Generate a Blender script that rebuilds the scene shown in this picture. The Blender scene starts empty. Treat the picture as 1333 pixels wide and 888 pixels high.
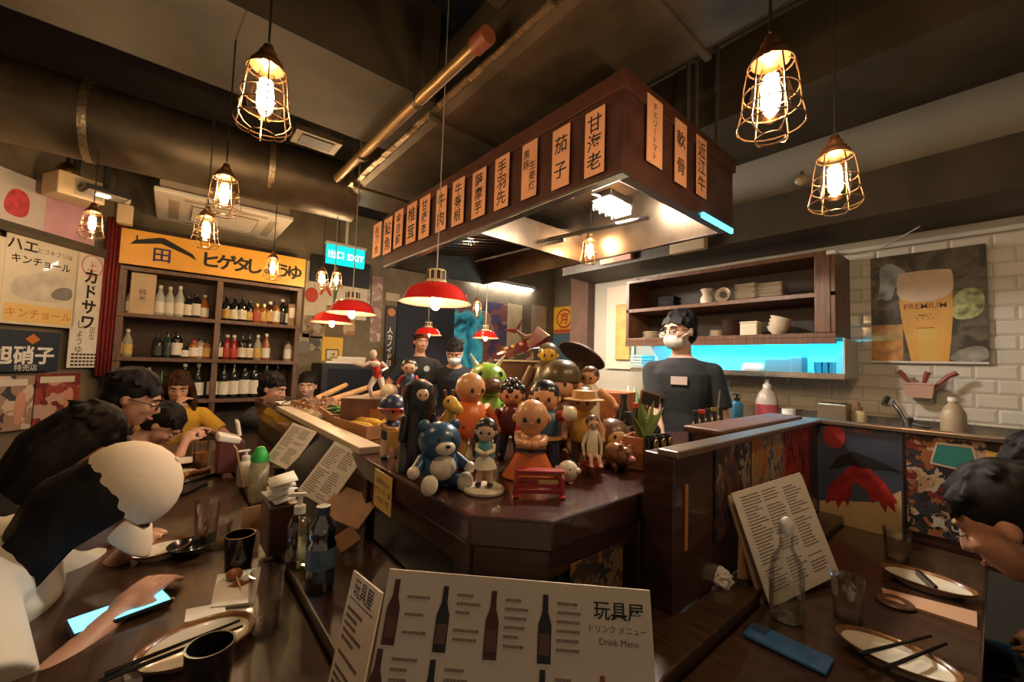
import bpy, bmesh, math, random
from mathutils import Vector, Matrix, Quaternion
R = math.radians
random.seed(7)
scene = bpy.context.scene
COL = scene.collection
V = Vector

# ------------------------------------------------------------------ camera
FPX, CAMZ = 530.0, 1.30
YAW, PITCH, ROLL = R(40), R(3.2), R(1.9)
fwd = V((math.sin(YAW)*math.cos(PITCH), math.cos(YAW)*math.cos(PITCH), math.sin(PITCH)))
rgt = V((math.cos(YAW), -math.sin(YAW), 0))
upv = rgt.cross(fwd)
rgt, upv = rgt*math.cos(ROLL)+upv*math.sin(ROLL), upv*math.cos(ROLL)-rgt*math.sin(ROLL)
CPOS = V((0, 0, CAMZ))
cd = bpy.data.cameras.new('camera')
cam = bpy.data.objects.new('camera', cd)
COL.objects.link(cam)
cd.sensor_width = 36.0
cd.lens = FPX/1333*36.0
cd.clip_start = 0.02
cam.matrix_world = Matrix(((rgt.x, upv.x, -fwd.x, 0), (rgt.y, upv.y, -fwd.y, 0), (rgt.z, upv.z, -fwd.z, CAMZ), (0, 0, 0, 1)))
scene.camera = cam

# ------------------------------------------------------------------ world and exposure
w = bpy.data.worlds.new('world'); scene.world = w; w.use_nodes = True
w.node_tree.nodes['Background'].inputs[0].default_value = (1.0, 0.74, 0.5, 1)
w.node_tree.nodes['Background'].inputs[1].default_value = 0.085
scene.view_settings.view_transform = 'Standard'
scene.view_settings.look = 'None'
scene.view_settings.gamma = 1.0
scene.view_settings.use_curve_mapping = False
scene.view_settings.exposure = 1.25
scene.cycles.sample_clamp_indirect = 3.0
scene.cycles.max_bounces = 6
scene.cycles.transparent_max_bounces = 16
scene.cycles.caustics_reflective = False
scene.cycles.caustics_refractive = False
scene.cycles.use_denoising = True
LAMP = 1.0      # common factor on every lamp of the room

def ray(x, y):
    return fwd + rgt*((x-666.5)/FPX) - upv*((y-444)/FPX)
def at(x, y, d):
    return CPOS + ray(x, y)*d
def hit(x, y, p, n):
    q = ray(x, y); p = V(p); n = V(n)
    return CPOS + q*((p-CPOS).dot(n)/q.dot(n))
def hz(x, y, z):
    return hit(x, y, (0, 0, z), (0, 0, 1))
def yaw_to_cam(p):
    return math.atan2(-p.y, -p.x)

# ------------------------------------------------------------------ materials
MATS = {}
def M(name, col, rough=0.5, metal=0.0, var=0.0, scale=12.0, bump=0.0, stretch=(1, 1, 1), emit=None, estr=0.0, coat=0.0, trans=0.0, alpha=1.0, sheen=0.0, sss=0.0):
    if name in MATS: return MATS[name]
    m = bpy.data.materials.new(name); m.use_nodes = True
    nt = m.node_tree; b = nt.nodes['Principled BSDF']
    c = (col[0], col[1], col[2], 1)
    b.inputs['Base Color'].default_value = c
    b.inputs['Roughness'].default_value = rough
    b.inputs['Metallic'].default_value = metal
    if name.startswith('hair'): b.inputs['Specular IOR Level'].default_value = 0.15
    if coat: b.inputs['Coat Weight'].default_value = coat
    if trans: b.inputs['Transmission Weight'].default_value = trans
    if sss:
        b.inputs['Subsurface Weight'].default_value = sss
        b.inputs['Subsurface Radius'].default_value = (0.02, 0.008, 0.004)
    if emit:
        b.inputs['Emission Color'].default_value = (*emit, 1)
        b.inputs['Emission Strength'].default_value = estr
    if var or bump:
        tc = nt.nodes.new('ShaderNodeTexCoord'); mp = nt.nodes.new('ShaderNodeMapping')
        mp.inputs['Scale'].default_value = stretch
        nt.links.new(tc.outputs['Object'], mp.inputs[0])
        nz = nt.nodes.new('ShaderNodeTexNoise'); nz.inputs['Scale'].default_value = scale; nz.inputs['Detail'].default_value = 5
        nt.links.new(mp.outputs[0], nz.inputs['Vector'])
        if var:
            mx = nt.nodes.new('ShaderNodeMixRGB'); rp = nt.nodes.new('ShaderNodeValToRGB')
            rp.color_ramp.elements[0].position = 0.32; rp.color_ramp.elements[1].position = 0.7
            nt.links.new(nz.outputs['Fac'], rp.inputs[0]); nt.links.new(rp.outputs[0], mx.inputs[0])
            mx.inputs[1].default_value = tuple(max(0, x*(1-var)) for x in col)+(1,)
            mx.inputs[2].default_value = tuple(min(1, x*(1+var)) for x in col)+(1,)
            nt.links.new(mx.outputs[0], b.inputs['Base Color'])
        if bump:
            bp = nt.nodes.new('ShaderNodeBump'); bp.inputs['Strength'].default_value = bump; bp.inputs['Distance'].default_value = 0.01
            nt.links.new(nz.outputs['Fac'], bp.inputs['Height']); nt.links.new(bp.outputs[0], b.inputs['Normal'])
    MATS[name] = m
    return m
def GLASS(name, col=(1, 1, 1), fac=0.12, rough=0.03):
    if name in MATS: return MATS[name]
    m = bpy.data.materials.new(name); m.use_nodes = True; nt = m.node_tree
    nt.nodes.remove(nt.nodes['Principled BSDF'])
    out = nt.nodes['Material Output']
    t = nt.nodes.new('ShaderNodeBsdfTransparent'); t.inputs[0].default_value = (*col, 1)
    g = nt.nodes.new('ShaderNodeBsdfGlossy'); g.inputs['Roughness'].default_value = rough
    lw = nt.nodes.new('ShaderNodeLayerWeight'); lw.inputs[0].default_value = 0.25
    ma = nt.nodes.new('ShaderNodeMath'); ma.operation = 'MULTIPLY_ADD'; ma.inputs[1].default_value = 0.5; ma.inputs[2].default_value = fac*0.35
    nt.links.new(lw.outputs['Fresnel'], ma.inputs[0])
    mx = nt.nodes.new('ShaderNodeMixShader')
    nt.links.new(ma.outputs[0], mx.inputs[0]); nt.links.new(t.outputs[0], mx.inputs[1]); nt.links.new(g.outputs[0], mx.inputs[2])
    nt.links.new(mx.outputs[0], out.inputs[0])
    MATS[name] = m
    return m
def EMIT(name, col, s):
    if name in MATS: return MATS[name]
    m = bpy.data.materials.new(name); m.use_nodes = True; nt = m.node_tree
    nt.nodes.remove(nt.nodes['Principled BSDF'])
    e = nt.nodes.new('ShaderNodeEmission'); e.inputs[0].default_value = (*col, 1); e.inputs[1].default_value = s*LAMP
    nt.links.new(e.outputs[0], nt.nodes['Material Output'].inputs[0])
    MATS[name] = m
    return m
def PRINT(name, cols, scale=6.0, rough=0.5, detail=3.0, stretch=(1, 1, 1), dist=1.0, seed=0.0):
    """blotches of several flat colours, for printed pictures"""
    if name in MATS: return MATS[name]
    m = bpy.data.materials.new(name); m.use_nodes = True; nt = m.node_tree; b = nt.nodes['Principled BSDF']
    b.inputs['Roughness'].default_value = rough
    tc = nt.nodes.new('ShaderNodeTexCoord'); mp = nt.nodes.new('ShaderNodeMapping')
    mp.inputs['Scale'].default_value = stretch; mp.inputs['Location'].default_value = (seed, seed*1.7, seed*0.3)
    nz = nt.nodes.new('ShaderNodeTexNoise'); nz.inputs['Scale'].default_value = scale; nz.inputs['Detail'].default_value = detail; nz.inputs['Distortion'].default_value = dist
    rp = nt.nodes.new('ShaderNodeValToRGB'); cr = rp.color_ramp
    n = len(cols)
    while len(cr.elements) < n: cr.elements.new(0.5)
    for i, c in enumerate(cols):
        cr.elements[i].position = 0.34+0.32*i/max(1, n-1); cr.elements[i].color = (*c, 1)
    nt.links.new(tc.outputs['Object'], mp.inputs[0]); nt.links.new(mp.outputs[0], nz.inputs['Vector'])
    nt.links.new(nz.outputs['Fac'], rp.inputs[0]); nt.links.new(rp.outputs[0], b.inputs['Base Color'])
    MATS[name] = m
    return m

# ------------------------------------------------------------------ mesh building
class MB:
    def __init__(s): s.v = []; s.f = []
    def add(s, vs, fs):
        k = len(s.v); s.v += [tuple(x) for x in vs]; s.f += [tuple(k+i for i in f) for f in fs]; return s
    def box(s, c, d, m=None):
        x, y, z = d[0]/2, d[1]/2, d[2]/2; c = V(c)
        vs = [V((i*x, j*y, k*z)) for i in (-1, 1) for j in (-1, 1) for k in (-1, 1)]
        if m is not None: vs = [m @ q for q in vs]
        return s.add([c+q for q in vs], [(0, 1, 3, 2), (4, 6, 7, 5), (0, 4, 5, 1), (2, 3, 7, 6), (0, 2, 6, 4), (1, 5, 7, 3)])
    def bar(s, a, b, w, h=None, up=(0, 0, 1)):
        a, b = V(a), V(b); d = b-a; L = d.length; d.normalize(); h = h or w
        u = V(up)
        if abs(d.dot(u)) > 0.95: u = V((1, 0, 0))
        r = d.cross(u).normalized(); u = r.cross(d)
        vs = [p+r*i*w/2+u*j*h/2 for p in (a, b) for i, j in ((-1, -1), (1, -1), (1, 1), (-1, 1))]
        return s.add(vs, [(3, 2, 1, 0), (4, 5, 6, 7), (0, 1, 5, 4), (1, 2, 6, 5), (2, 3, 7, 6), (3, 0, 4, 7)])
    def tube(s, pts, r, n=8, cap=True):
        pts = [V(p) for p in pts]; rs = r if isinstance(r, (list, tuple)) else [r]*len(pts)
        k = len(s.v); u = None
        for i, p in enumerate(pts):
            d = (pts[min(i+1, len(pts)-1)]-pts[max(i-1, 0)])
            if d.length < 1e-9: d = V((0, 0, 1))
            d.normalize()
            if u is None:
                u = V((0, 0, 1)) if abs(d.z) < 0.9 else V((1, 0, 0))
            u = (u-d*u.dot(d))
            if u.length < 1e-6: u = d.orthogonal()
            u.normalize(); q = d.cross(u)
            for j in range(n):
                t = 2*math.pi*j/n
                s.v.append(tuple(p+u*rs[i]*math.cos(t)+q*rs[i]*math.sin(t)))
        for i in range(len(pts)-1):
            for j in range(n):
                a = k+i*n+j; b = k+i*n+(j+1) % n
                s.f.append((a, b, b+n, a+n))
        if cap:
            s.f.append(tuple(k+j for j in range(n))[::-1]); s.f.append(tuple(k+(len(pts)-1)*n+j for j in range(n)))
        return s
    def lathe(s, prof, c=(0, 0, 0), n=20, m=None, sx=1.0, sy=1.0, cap=True):
        c = V(c); k = len(s.v)
        for r, z in prof:
            for j in range(n):
                t = 2*math.pi*j/n; q = V((r*math.cos(t)*sx, r*math.sin(t)*sy, z))
                if m is not None: q = m @ q
                s.v.append(tuple(c+q))
        for i in range(len(prof)-1):
            for j in range(n):
                a = k+i*n+j; b = k+i*n+(j+1) % n
                s.f.append((a, b, b+n, a+n))
        if cap:
            s.f.append(tuple(k+j for j in range(n))[::-1]); s.f.append(tuple(k+(len(prof)-1)*n+j for j in range(n)))
        return s
    def ell(s, c, r, m=None, n=14, k=9):
        if not isinstance(r, (list, tuple)): r = (r, r, r)
        prof = [(max(1e-5, math.sin(math.pi*i/k)), -math.cos(math.pi*i/k)) for i in range(k+1)]
        S = Matrix.Diagonal(V(r))
        mm = (m @ S) if m is not None else S
        return s.lathe(prof, c, n, mm)
    def caps(s, a, ra, b, rb, n=12):
        a, b = V(a), V(b); s.ell(a, ra, None, n, 8); s.ell(b, rb, None, n, 8); return s.tube([a, b], [ra, rb], n)
    def poly(s, pts, z0, z1):
        n = len(pts); vs = [(x, y, z0) for x, y in pts]+[(x, y, z1) for x, y in pts]
        return s.add(vs, [tuple(range(n))[::-1], tuple(range(n, 2*n))]+[(i, (i+1) % n, (i+1) % n+n, i+n) for i in range(n)])
    def quad(s, a, b, c, d): return s.add([a, b, c, d], [(0, 1, 2, 3)])
    def mesh(s, name, mat=None, smooth=False):
        me = bpy.data.meshes.new(name); me.from_pydata(s.v, [], s.f); me.update()
        bm = bmesh.new(); bm.from_mesh(me)
        bmesh.ops.recalc_face_normals(bm, faces=bm.faces); bm.to_mesh(me); bm.free()
        if mat: me.materials.append(mat)
        if smooth:
            me.polygons.foreach_set('use_smooth', [True]*len(me.polygons))
            try: me.set_sharp_from_angle(angle=R(42))
            except Exception: pass
        return me
    def build(s, name, mat, parent=None, smooth=False, bevel=0.0, label=None):
        o = bpy.data.objects.new(name, s.mesh(name, mat, smooth)); COL.objects.link(o)
        if parent is not None: o.parent = parent
        if bevel:
            b = o.modifiers.new('bevel', 'BEVEL'); b.width = bevel; b.segments = 2; b.limit_method = 'ANGLE'
        if label: o['label'] = label
        return o
def link(name, me, parent=None, mw=None):
    o = bpy.data.objects.new(name, me); COL.objects.link(o)
    if parent is not None: o.parent = parent
    if mw is not None: o.matrix_local = mw
    return o
def tag(o, label=None, cat=None, group=None, kind=None):
    if label: o['label'] = label
    if cat: o['category'] = cat
    if group: o['group'] = group
    if kind: o['kind'] = kind
    return o
def thing(name, label, cat, loc=(0, 0, 0), rz=0.0, group=None, mw=None):
    o = bpy.data.objects.new(name, None); COL.objects.link(o)
    o.empty_display_size = 0.05
    if mw is not None: o.matrix_world = mw
    else:
        o.location = loc; o.rotation_euler = (0, 0, rz)
    return tag(o, label, cat, group)
def struct(o):
    o['kind'] = 'structure'; return o
def copy_tree(o, parent=None):
    c = o.copy(); COL.objects.link(c); c.parent = parent
    for ch in list(o.children): copy_tree(ch, c)
    return c
def frame(c, u, v):
    u = V(u).normalized(); v = V(v); n = u.cross(v).normalized(); v = n.cross(u)
    c = V(c)
    return Matrix(((u.x, v.x, n.x, c.x), (u.y, v.y, n.y, c.y), (u.z, v.z, n.z, c.z), (0, 0, 0, 1)))
_txt = {}
def txt_mesh(body, size, mat, bold=0.0, line=1.0, align='CENTER', thick=0.0):
    k = (body, size, mat.name, bold, line, align)
    if k in _txt: return _txt[k]
    c = bpy.data.curves.new('t', 'FONT'); c.body = body; c.size = size; c.align_x = align; c.resolution_u = 2
    c.offset = bold*size; c.space_line = line
    o = bpy.data.objects.new('t', c)
    me = bpy.data.meshes.new_from_object(o)
    bpy.data.objects.remove(o); bpy.data.curves.remove(c)
    me.name = 'lettering'; me.materials.clear(); me.materials.append(mat)
    if len(me.vertices):
        ys = [q.co.y for q in me.vertices]; xs = [q.co.x for q in me.vertices]
        oy = (min(ys)+max(ys))/2; ox = (min(xs)+max(xs))/2 if align == 'CENTER' else 0
        for q in me.vertices: q.co.y -= oy; q.co.x -= ox
    _txt[k] = me
    return me
def letter(parent, body, size, mat, x=0, y=0, z=0.002, rot=0, **kw):
    return link('lettering', txt_mesh(body, size, mat, **kw), parent, Matrix.Translation((x, y, z)) @ Matrix.Rotation(rot, 4, 'Z'))
PLANES = {
    'left': ((-0.38, 4.6, 0), (0.6, 0.8, 0)), 'back': ((0, 4.85, 0), (1, 0, 0)), 'right': ((3.2, 0, 0), (0, -1, 0)),
    'hoodl': ((1.19, 0, 0), (0, -1, 0)), 'hoodr': ((0, 0.84, 0), (1, 0, 0)), 'panx': ((0, 0.47, 0), (1, 0, 0)), 'pany': ((2.0, 0, 0), (0, -1, 0)),
    'shelf': ((0, 4.5, 0), (1, 0, 0)), 'far': ((5.0, 0, 0), (0, -1, 0))}
def rect(plane, x0, y0, x1, y1):
    p, u = PLANES[plane]; p = V(p); u = V(u); n = u.cross(V((0, 0, 1)))
    cx, cy = (x0+x1)/2, (y0+y1)/2
    c = hit(cx, cy, p, n); a = hit(x0, cy, p, n); b = hit(x1, cy, p, n); t = hit(cx, y0, p, n); q = hit(cx, y1, p, n)
    return c, u, n, abs((b-a).dot(u)), abs(t.z-q.z)
def board(name, label, cat, plane, px, t, mat, group=None, off=0.0, bevel=0.0, structure=False):
    c, u, n, W, H = rect(plane, *px)
    o = MB().box((0, 0, t/2), (W, H, t)).build(name, mat, bevel=bevel)
    o.matrix_world = frame(c+n*off, u, (0, 0, 1))
    if structure: struct(o)
    else: tag(o, label, cat, group)
    o['w'] = W; o['h'] = H
    return o, W, H, t
def PATCH(name, cols, scale=10.0, rough=0.5, stretch=(1, 1, 1), seed=0.0):
    """irregular patches of flat colours, for crowded printed pictures"""
    if name in MATS: return MATS[name]
    m = bpy.data.materials.new(name); m.use_nodes = True; nt = m.node_tree; b = nt.nodes['Principled BSDF']
    b.inputs['Roughness'].default_value = rough
    tc = nt.nodes.new('ShaderNodeTexCoord'); mp = nt.nodes.new('ShaderNodeMapping')
    mp.inputs['Scale'].default_value = stretch; mp.inputs['Location'].default_value = (seed, seed*1.7, seed*0.3)
    nz = nt.nodes.new('ShaderNodeTexNoise'); nz.inputs['Scale'].default_value = scale*0.7; nz.inputs['Detail'].default_value = 3
    ad = nt.nodes.new('ShaderNodeMixRGB'); ad.blend_type = 'ADD'; ad.inputs[0].default_value = 0.16
    vo = nt.nodes.new('ShaderNodeTexVoronoi'); vo.inputs['Scale'].default_value = scale
    rp = nt.nodes.new('ShaderNodeValToRGB'); cr = rp.color_ramp; cr.interpolation = 'CONSTANT'
    while len(cr.elements) < len(cols): cr.elements.new(0.5)
    for i, c in enumerate(cols): cr.elements[i].position = i/len(cols); cr.elements[i].color = (*c, 1)
    L = nt.links.new
    L(tc.outputs['Object'], mp.inputs[0]); L(mp.outputs[0], nz.inputs['Vector']); L(mp.outputs[0], ad.inputs[1]); L(nz.outputs['Color'], ad.inputs[2])
    L(ad.outputs[0], vo.inputs['Vector']); L(vo.outputs['Color'], rp.inputs[0]); L(rp.outputs[0], b.inputs['Base Color'])
    MATS[name] = m
    return m
def chaikin(pts, n=2):
    for _ in range(n):
        q = []
        for i in range(len(pts)):
            a, b = pts[i], pts[(i+1) % len(pts)]
            q += [(a[0]*.75+b[0]*.25, a[1]*.75+b[1]*.25), (a[0]*.25+b[0]*.75, a[1]*.25+b[1]*.75)]
        pts = q
    return pts
def flat(parent, name, pts, z, mat, th=0.0008, rnd=True):
    """a flat printed or cut shape on a board, outline in the board's own plane"""
    if name in ('print_shape', 'print_steam', 'print_hops', 'print_cloth', 'print_foam', 'brush_mark'): pts = chaikin(pts)
    return MB().poly(pts, z, z+th).build(name, mat, parent)
def ring2d(cx, cy, rx, ry, n=24): return [(cx+rx*math.cos(2*math.pi*i/n), cy+ry*math.sin(2*math.pi*i/n)) for i in range(n)]
# ------------------------------------------------------------------ common materials
wood_dk = M('dark_wood', (0.045, 0.016, 0.010), 0.32, var=0.5, scale=7, stretch=(1, 1, 8), bump=0.05, coat=0.3)
wood_tb = M('table_wood', (0.058, 0.029, 0.016), 0.30, var=0.4, scale=9, stretch=(9, 1, 1), bump=0.04, coat=0.35)
wood_br = M('brown_wood', (0.13, 0.055, 0.028), 0.42, var=0.4, scale=8, stretch=(1, 8, 1), bump=0.05)
wood_sh = M('shelf_wood', (0.14, 0.075, 0.048), 0.45, var=0.35, scale=8, stretch=(6, 1, 1), bump=0.05)
hoodw = M('hood_wood', (0.075, 0.031, 0.025), 0.4, var=0.3, scale=10, stretch=(1, 1, 1), bump=0.03)
black = M('black_paint', (0.012, 0.012, 0.013), 0.45, var=0.3, scale=20)
ink = M('ink', (0.015, 0.013, 0.013), 0.7)
steel = M('steel', (0.55, 0.53, 0.50), 0.24, 0.95, var=0.15, scale=4, stretch=(1, 14, 1))
chrome = M('chrome', (0.75, 0.74, 0.72), 0.12, 1.0)
brass = M('brass', (0.55, 0.36, 0.16), 0.28, 1.0, var=0.2, scale=30)
white = M('white_paint', (0.78, 0.75, 0.70), 0.45)
paper = M('paper', (0.80, 0.72, 0.63), 0.75, var=0.04, scale=6)
cream = M('cream', (0.75, 0.62, 0.45), 0.6)
plaster = M('wall_plaster', (0.19, 0.15, 0.095), 0.75, var=0.2, scale=5, bump=0.08)
ceil_m = M('ceiling_paint', (0.016, 0.013, 0.011), 0.8, var=0.4, scale=3)
beam_m = M('beam_paint', (0.066, 0.051, 0.031), 0.6, var=0.3, scale=4, bump=0.05)
duct_m = M('duct_metal', (0.13, 0.10, 0.065), 0.42, 0.55, var=0.35, scale=5, bump=0.12)
glass = GLASS('clear_glass')

# ------------------------------------------------------------------ room shell
fl = MB().box((1.4, 2.0, -0.05), (8.0, 7.0, 0.1)).build('floor', M('floor_tile', (0.05, 0.04, 0.033), 0.4, var=0.4, scale=2)); struct(fl)
ce = MB().box((1.4, 2.0, 3.1), (8.0, 7.0, 0.1)).build('ceiling', ceil_m); struct(ce)
wl = MB().bar((-0.38+0.6*0.0+0.08*-0.5-0.0, 4.6+0.05, 1.5), (-0.38-0.6*5.0-0.04, 4.6-0.8*5.0+0.05, 1.5), 0.1, 3.0).build('wall_left', plaster); struct(wl)
wl.location = (-0.04, 0.02, 0)
wb = MB().box((2.2, 4.92, 1.5), (5.8, 0.12, 3.0)).build('wall_back', plaster); struct(wb)
grout = M('grout', (0.60, 0.56, 0.48), 0.8)
wr = MB().box((3.27, 0.75, 1.5), (0.12, 3.7, 3.0)).build('wall_right', M('tile_backing', (0.50, 0.45, 0.36), 0.8)); struct(wr)
wr2 = MB().box((5.06, 3.6, 1.5), (0.12, 2.6, 3.0)).build('wall_kitchen', plaster); struct(wr2)
wr3 = MB().box((4.15, 2.66, 1.5), (1.7, 0.08, 3.0)).build('wall_stub', plaster); struct(wr3)
# glazed wall tiles, each with its own bevel
tile_mats = [M('glazed_tile_%d' % i, c, 0.12, var=0.05, scale=3, coat=0.5) for i, c in enumerate([(0.82, 0.78, 0.70), (0.84, 0.81, 0.74), (0.78, 0.74, 0.66)])]
TW, TH = 0.150, 0.075
def tile_mesh(w, h, mat):
    b = MB(); x, y = w/2-0.0015, h/2-0.0015; e = 0.011
    vs = [(-x, -y, 0), (x, -y, 0), (x, y, 0), (-x, y, 0), (-x+e, -y+e, 0.007), (x-e, -y+e, 0.007), (x-e, y-e, 0.007), (-x+e, y-e, 0.007)]
    b.add(vs, [(4, 5, 6, 7), (0, 1, 5, 4), (1, 2, 6, 5), (2, 3, 7, 6), (3, 0, 4, 7)])
    return b.mesh('tile', mat)
tms = [tile_mesh(TW, TH, m) for m in tile_mats]
nrow = 14
for r in range(nrow):
    z = 1.0+TH*(r+0.5)
    for c in range(15):
        y = -0.75+TW*(c+(0.5 if r % 2 else 0.0))
        if y > 0.62 and r > 4: continue
        link('tile', tms[random.choice((0, 1, 1, 2))], wr, frame((3.21, y, z), (0, -1, 0), (0, 0, 1)))
tr = MB().box((3.185, -0.1, 2.062), (0.03, 1.5, 0.022)).build('trim_1', white); struct(tr)

# ------------------------------------------------------------------ ceiling services: beams and ducts
def rbox(name, x0, x1, y0, y1, z0, z1, mat, label, cat, bev=0.0):
    o = MB().box(((x0+x1)/2, (y0+y1)/2, (z0+z1)/2), (x1-x0, y1-y0, z1-z0)).build(name, mat, bevel=bev)
    if label: tag(o, label, cat)
    return o
b = rbox('trim_2', 2.72, 3.2, -1.0, 2.55, 2.12, 2.36, beam_m, None, None); struct(b)
b = rbox('trim_3', 2.15, 2.72, -1.2, 2.55, 2.62, 3.05, beam_m, None, None); struct(b)
b = rbox('trim_4', -1.9, 0.93, 1.74, 2.34, 2.56, 3.05, beam_m, None, None); struct(b)
b = rbox('trim_5', -1.6, 0.93, 1.02, 1.26, 2.72, 3.05, beam_m, None, None); struct(b)
b = rbox('trim_6', 3.10, 3.32, 2.56, 2.78, 0.0, 3.0, M('pillar_paint', (0.10, 0.05, 0.035), 0.5, var=0.2), None, None); struct(b)
# main rectangular duct above the hood
d = thing('ventilation_duct', 'large rectangular metal duct running over the range hood', 'duct', (0, 0, 0))
MB().box((1.235, 1.1, 2.70), (0.60, 4.4, 0.36)).build('duct_body', duct_m, d, bevel=0.05)
for y in (-0.4, 0.7, 1.8, 2.9):
    MB().box((1.235, y, 2.70), (0.625, 0.03, 0.385)).build('seam_flange', duct_m, d, bevel=0.008)
# foil tape seam
ft = MB()
for i in range(26):
    y = 1.0+i*0.085
    ft.box((0.945+random.uniform(-.006, .006), y, 2.548+random.uniform(-.004, .004)), (0.05, 0.09, 0.012), Matrix.Rotation(random.uniform(-.2, .2), 3, 'Y'))
ft.build('foil_tape', M('foil', (0.62, 0.50, 0.32), 0.3, 0.9, bump=0.6, scale=60, var=0.3), d)
# round spiral duct towards the left
d = thing('round_duct', 'big round insulated duct crossing above the bottle shelf', 'duct')
pr = [V((-2.0, 3.48, 2.63)), V((-1.0, 3.42, 2.63)), V((0.0, 3.36, 2.62)), V((1.05, 3.28, 2.61))]
MB().tube(pr, 0.22, 28).build('duct_body', duct_m, d, smooth=True)
for x, y in ((-1.4, 3.445), (-0.45, 3.39), (0.45, 3.325)):
    MB().tube([(x, y, 2.627), (x+0.035, y-0.002, 2.627)], 0.228, 28).build('joint_band', M('foil', (0, 0, 0)), d, smooth=True)
# copper pipe beside the duct
d = thing('service_pipe', 'long brass coloured pipe with red end cap beside the big duct', 'pipe')
MB().tube([(0.80, 2.86, 2.52), (0.82, 1.22, 2.50)], 0.026, 14).build('pipe_run', M('pipe_metal', (0.42, 0.27, 0.12), 0.35, 0.7, var=0.2), d, smooth=True)
MB().tube([(0.82, 1.25, 2.50), (0.822, 1.17, 2.50)], 0.034, 14).build('end_cap', M('rust_red', (0.25, 0.07, 0.035), 0.5), d, smooth=True)
for y in (1.7, 2.4): MB().tube([(0.815, y, 2.51), (0.815, y+0.03, 2.51)], 0.032, 14).build('clamp', duct_m, d, smooth=True)
# conduit lines on the ceiling at right
for i, (a, b2) in enumerate([((1.75, -0.6, 2.95), (1.95, 2.2, 2.9)), ((2.05, -0.9, 2.95), (2.05, 2.0, 2.95))]):
    tag(MB().tube([a, b2], 0.012, 8).build('conduit', beam_m, smooth=True), ['thin painted conduit under the ceiling nearest the big duct', 'thin painted conduit under the ceiling beside the right beam'][i], 'conduit', 'ceiling conduits')
# hanging rods of the hood
for i, (x, y) in enumerate(((1.72, 0.87), (1.80, 0.87), (2.02, 0.87), (2.08, 0.90))):
    tag(MB().tube([(x, y, 2.36), (x, y, 3.05)], 0.009, 8).build('hanger_rod', M('grey_metal', (0.22, 0.2, 0.17), 0.4, 0.7), smooth=True), ['steel rod above the hood, nearest its near corner', 'second steel rod above the hood', 'third steel rod above the hood', 'steel rod above the far right hood corner'][i], 'rod', 'hood hanger rods')
# ------------------------------------------------------------------ range hood over the island
HX0, HX1, HY0, HY1, HZ0, HZ1 = 1.19, 2.13, 0.84, 2.96, 2.0, 2.37
hd = thing('range_hood', 'large dark wood clad range hood hanging over the island kitchen', 'range hood')
MB().box((HX0+0.015, (HY0+HY1)/2, (HZ0+HZ1)/2), (0.03, HY1-HY0, HZ1-HZ0)).build('long_panel', hoodw, hd, bevel=0.003)
MB().box(((HX0+HX1)/2+0.015, HY0+0.015, (HZ0+HZ1)/2), (HX1-HX0-0.03, 0.03, HZ1-HZ0)).build('short_panel', hoodw, hd, bevel=0.003)
MB().box((HX1-0.015, (HY0+HY1)/2+0.015, (HZ0+HZ1)/2), (0.03, HY1-HY0-0.03, HZ1-HZ0)).build('long_panel', hoodw, hd, bevel=0.003)
MB().box(((HX0+HX1)/2, HY1-0.015, (HZ0+HZ1)/2), (HX1-HX0-0.06, 0.03, HZ1-HZ0)).build('short_panel', hoodw, hd, bevel=0.003)
for nm, c, dd in (('top_rail', (HX0-0.006, (HY0+HY1)/2, HZ1-0.035), (0.012, HY1-HY0+0.02, 0.07)), ('top_rail', ((HX0+HX1)/2, HY0-0.006, HZ1-0.035), (HX1-HX0+0.012, 0.012, 0.07))):
    MB().box(c, dd).build(nm, M('hood_rail', (0.085, 0.03, 0.02), 0.4, var=0.3), hd, bevel=0.002)
MB().box(((HX0+HX1)/2, (HY0+HY1)/2, HZ1-0.01), (HX1-HX0-0.06, HY1-HY0-0.06, 0.02)).build('top_plate', black, hd)
# steel liner: sloping inner faces
x0, x1, y0, y1 = HX0+0.03, HX1-0.03, HY0+0.03, HY1-0.03
ix0, ix1, iy0, iy1 = x0+0.20, x1-0.10, y0+0.12, y1-0.12
zb, zt = HZ0+0.004, HZ1-0.06
for a, b2, c, d2 in (((x0, y0, zb), (x0, y1, zb), (ix0, iy1, zt), (ix0, iy0, zt)), ((x1, y0, zb), (x1, y1, zb), (ix1, iy1, zt), (ix1, iy0, zt)),
                     ((x0, y0, zb), (x1, y0, zb), (ix1, iy0, zt), (ix0, iy0, zt)), ((x0, y1, zb), (x1, y1, zb), (ix1, iy1, zt), (ix0, iy1, zt))):
    MB().quad(a, b2, c, d2).build('liner_panel', M('liner_steel', (0.20, 0.145, 0.10), 0.30, 0.9, var=0.4, scale=5), hd)
MB().box(((ix0+ix1)/2, (iy0+iy1)/2, zt+0.005), (ix1-ix0, iy1-iy0, 0.01)).build('liner_top', M('liner_steel', (0, 0, 0)), hd)
# bright lip along the lower edges
MB().box((HX0+0.022, (HY0+HY1)/2, HZ0-0.005), (0.045, HY1-HY0, 0.012)).build('lower_lip', steel, hd, bevel=0.002)
MB().box(((HX0+HX1)/2, HY0+0.022, HZ0-0.005), (HX1-HX0-0.09, 0.045, 0.012)).build('lower_lip', M('lip_dark', (0.12, 0.07, 0.05), 0.4, 0.5), hd, bevel=0.002)
MB().box((1.95, HY0-0.004, HZ0-0.004), (0.32, 0.012, 0.022)).build('glow_strip', EMIT('cyan_led', (0.05, 0.72, 1.0), 3.0), hd, label='glowing cyan light strip')
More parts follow.
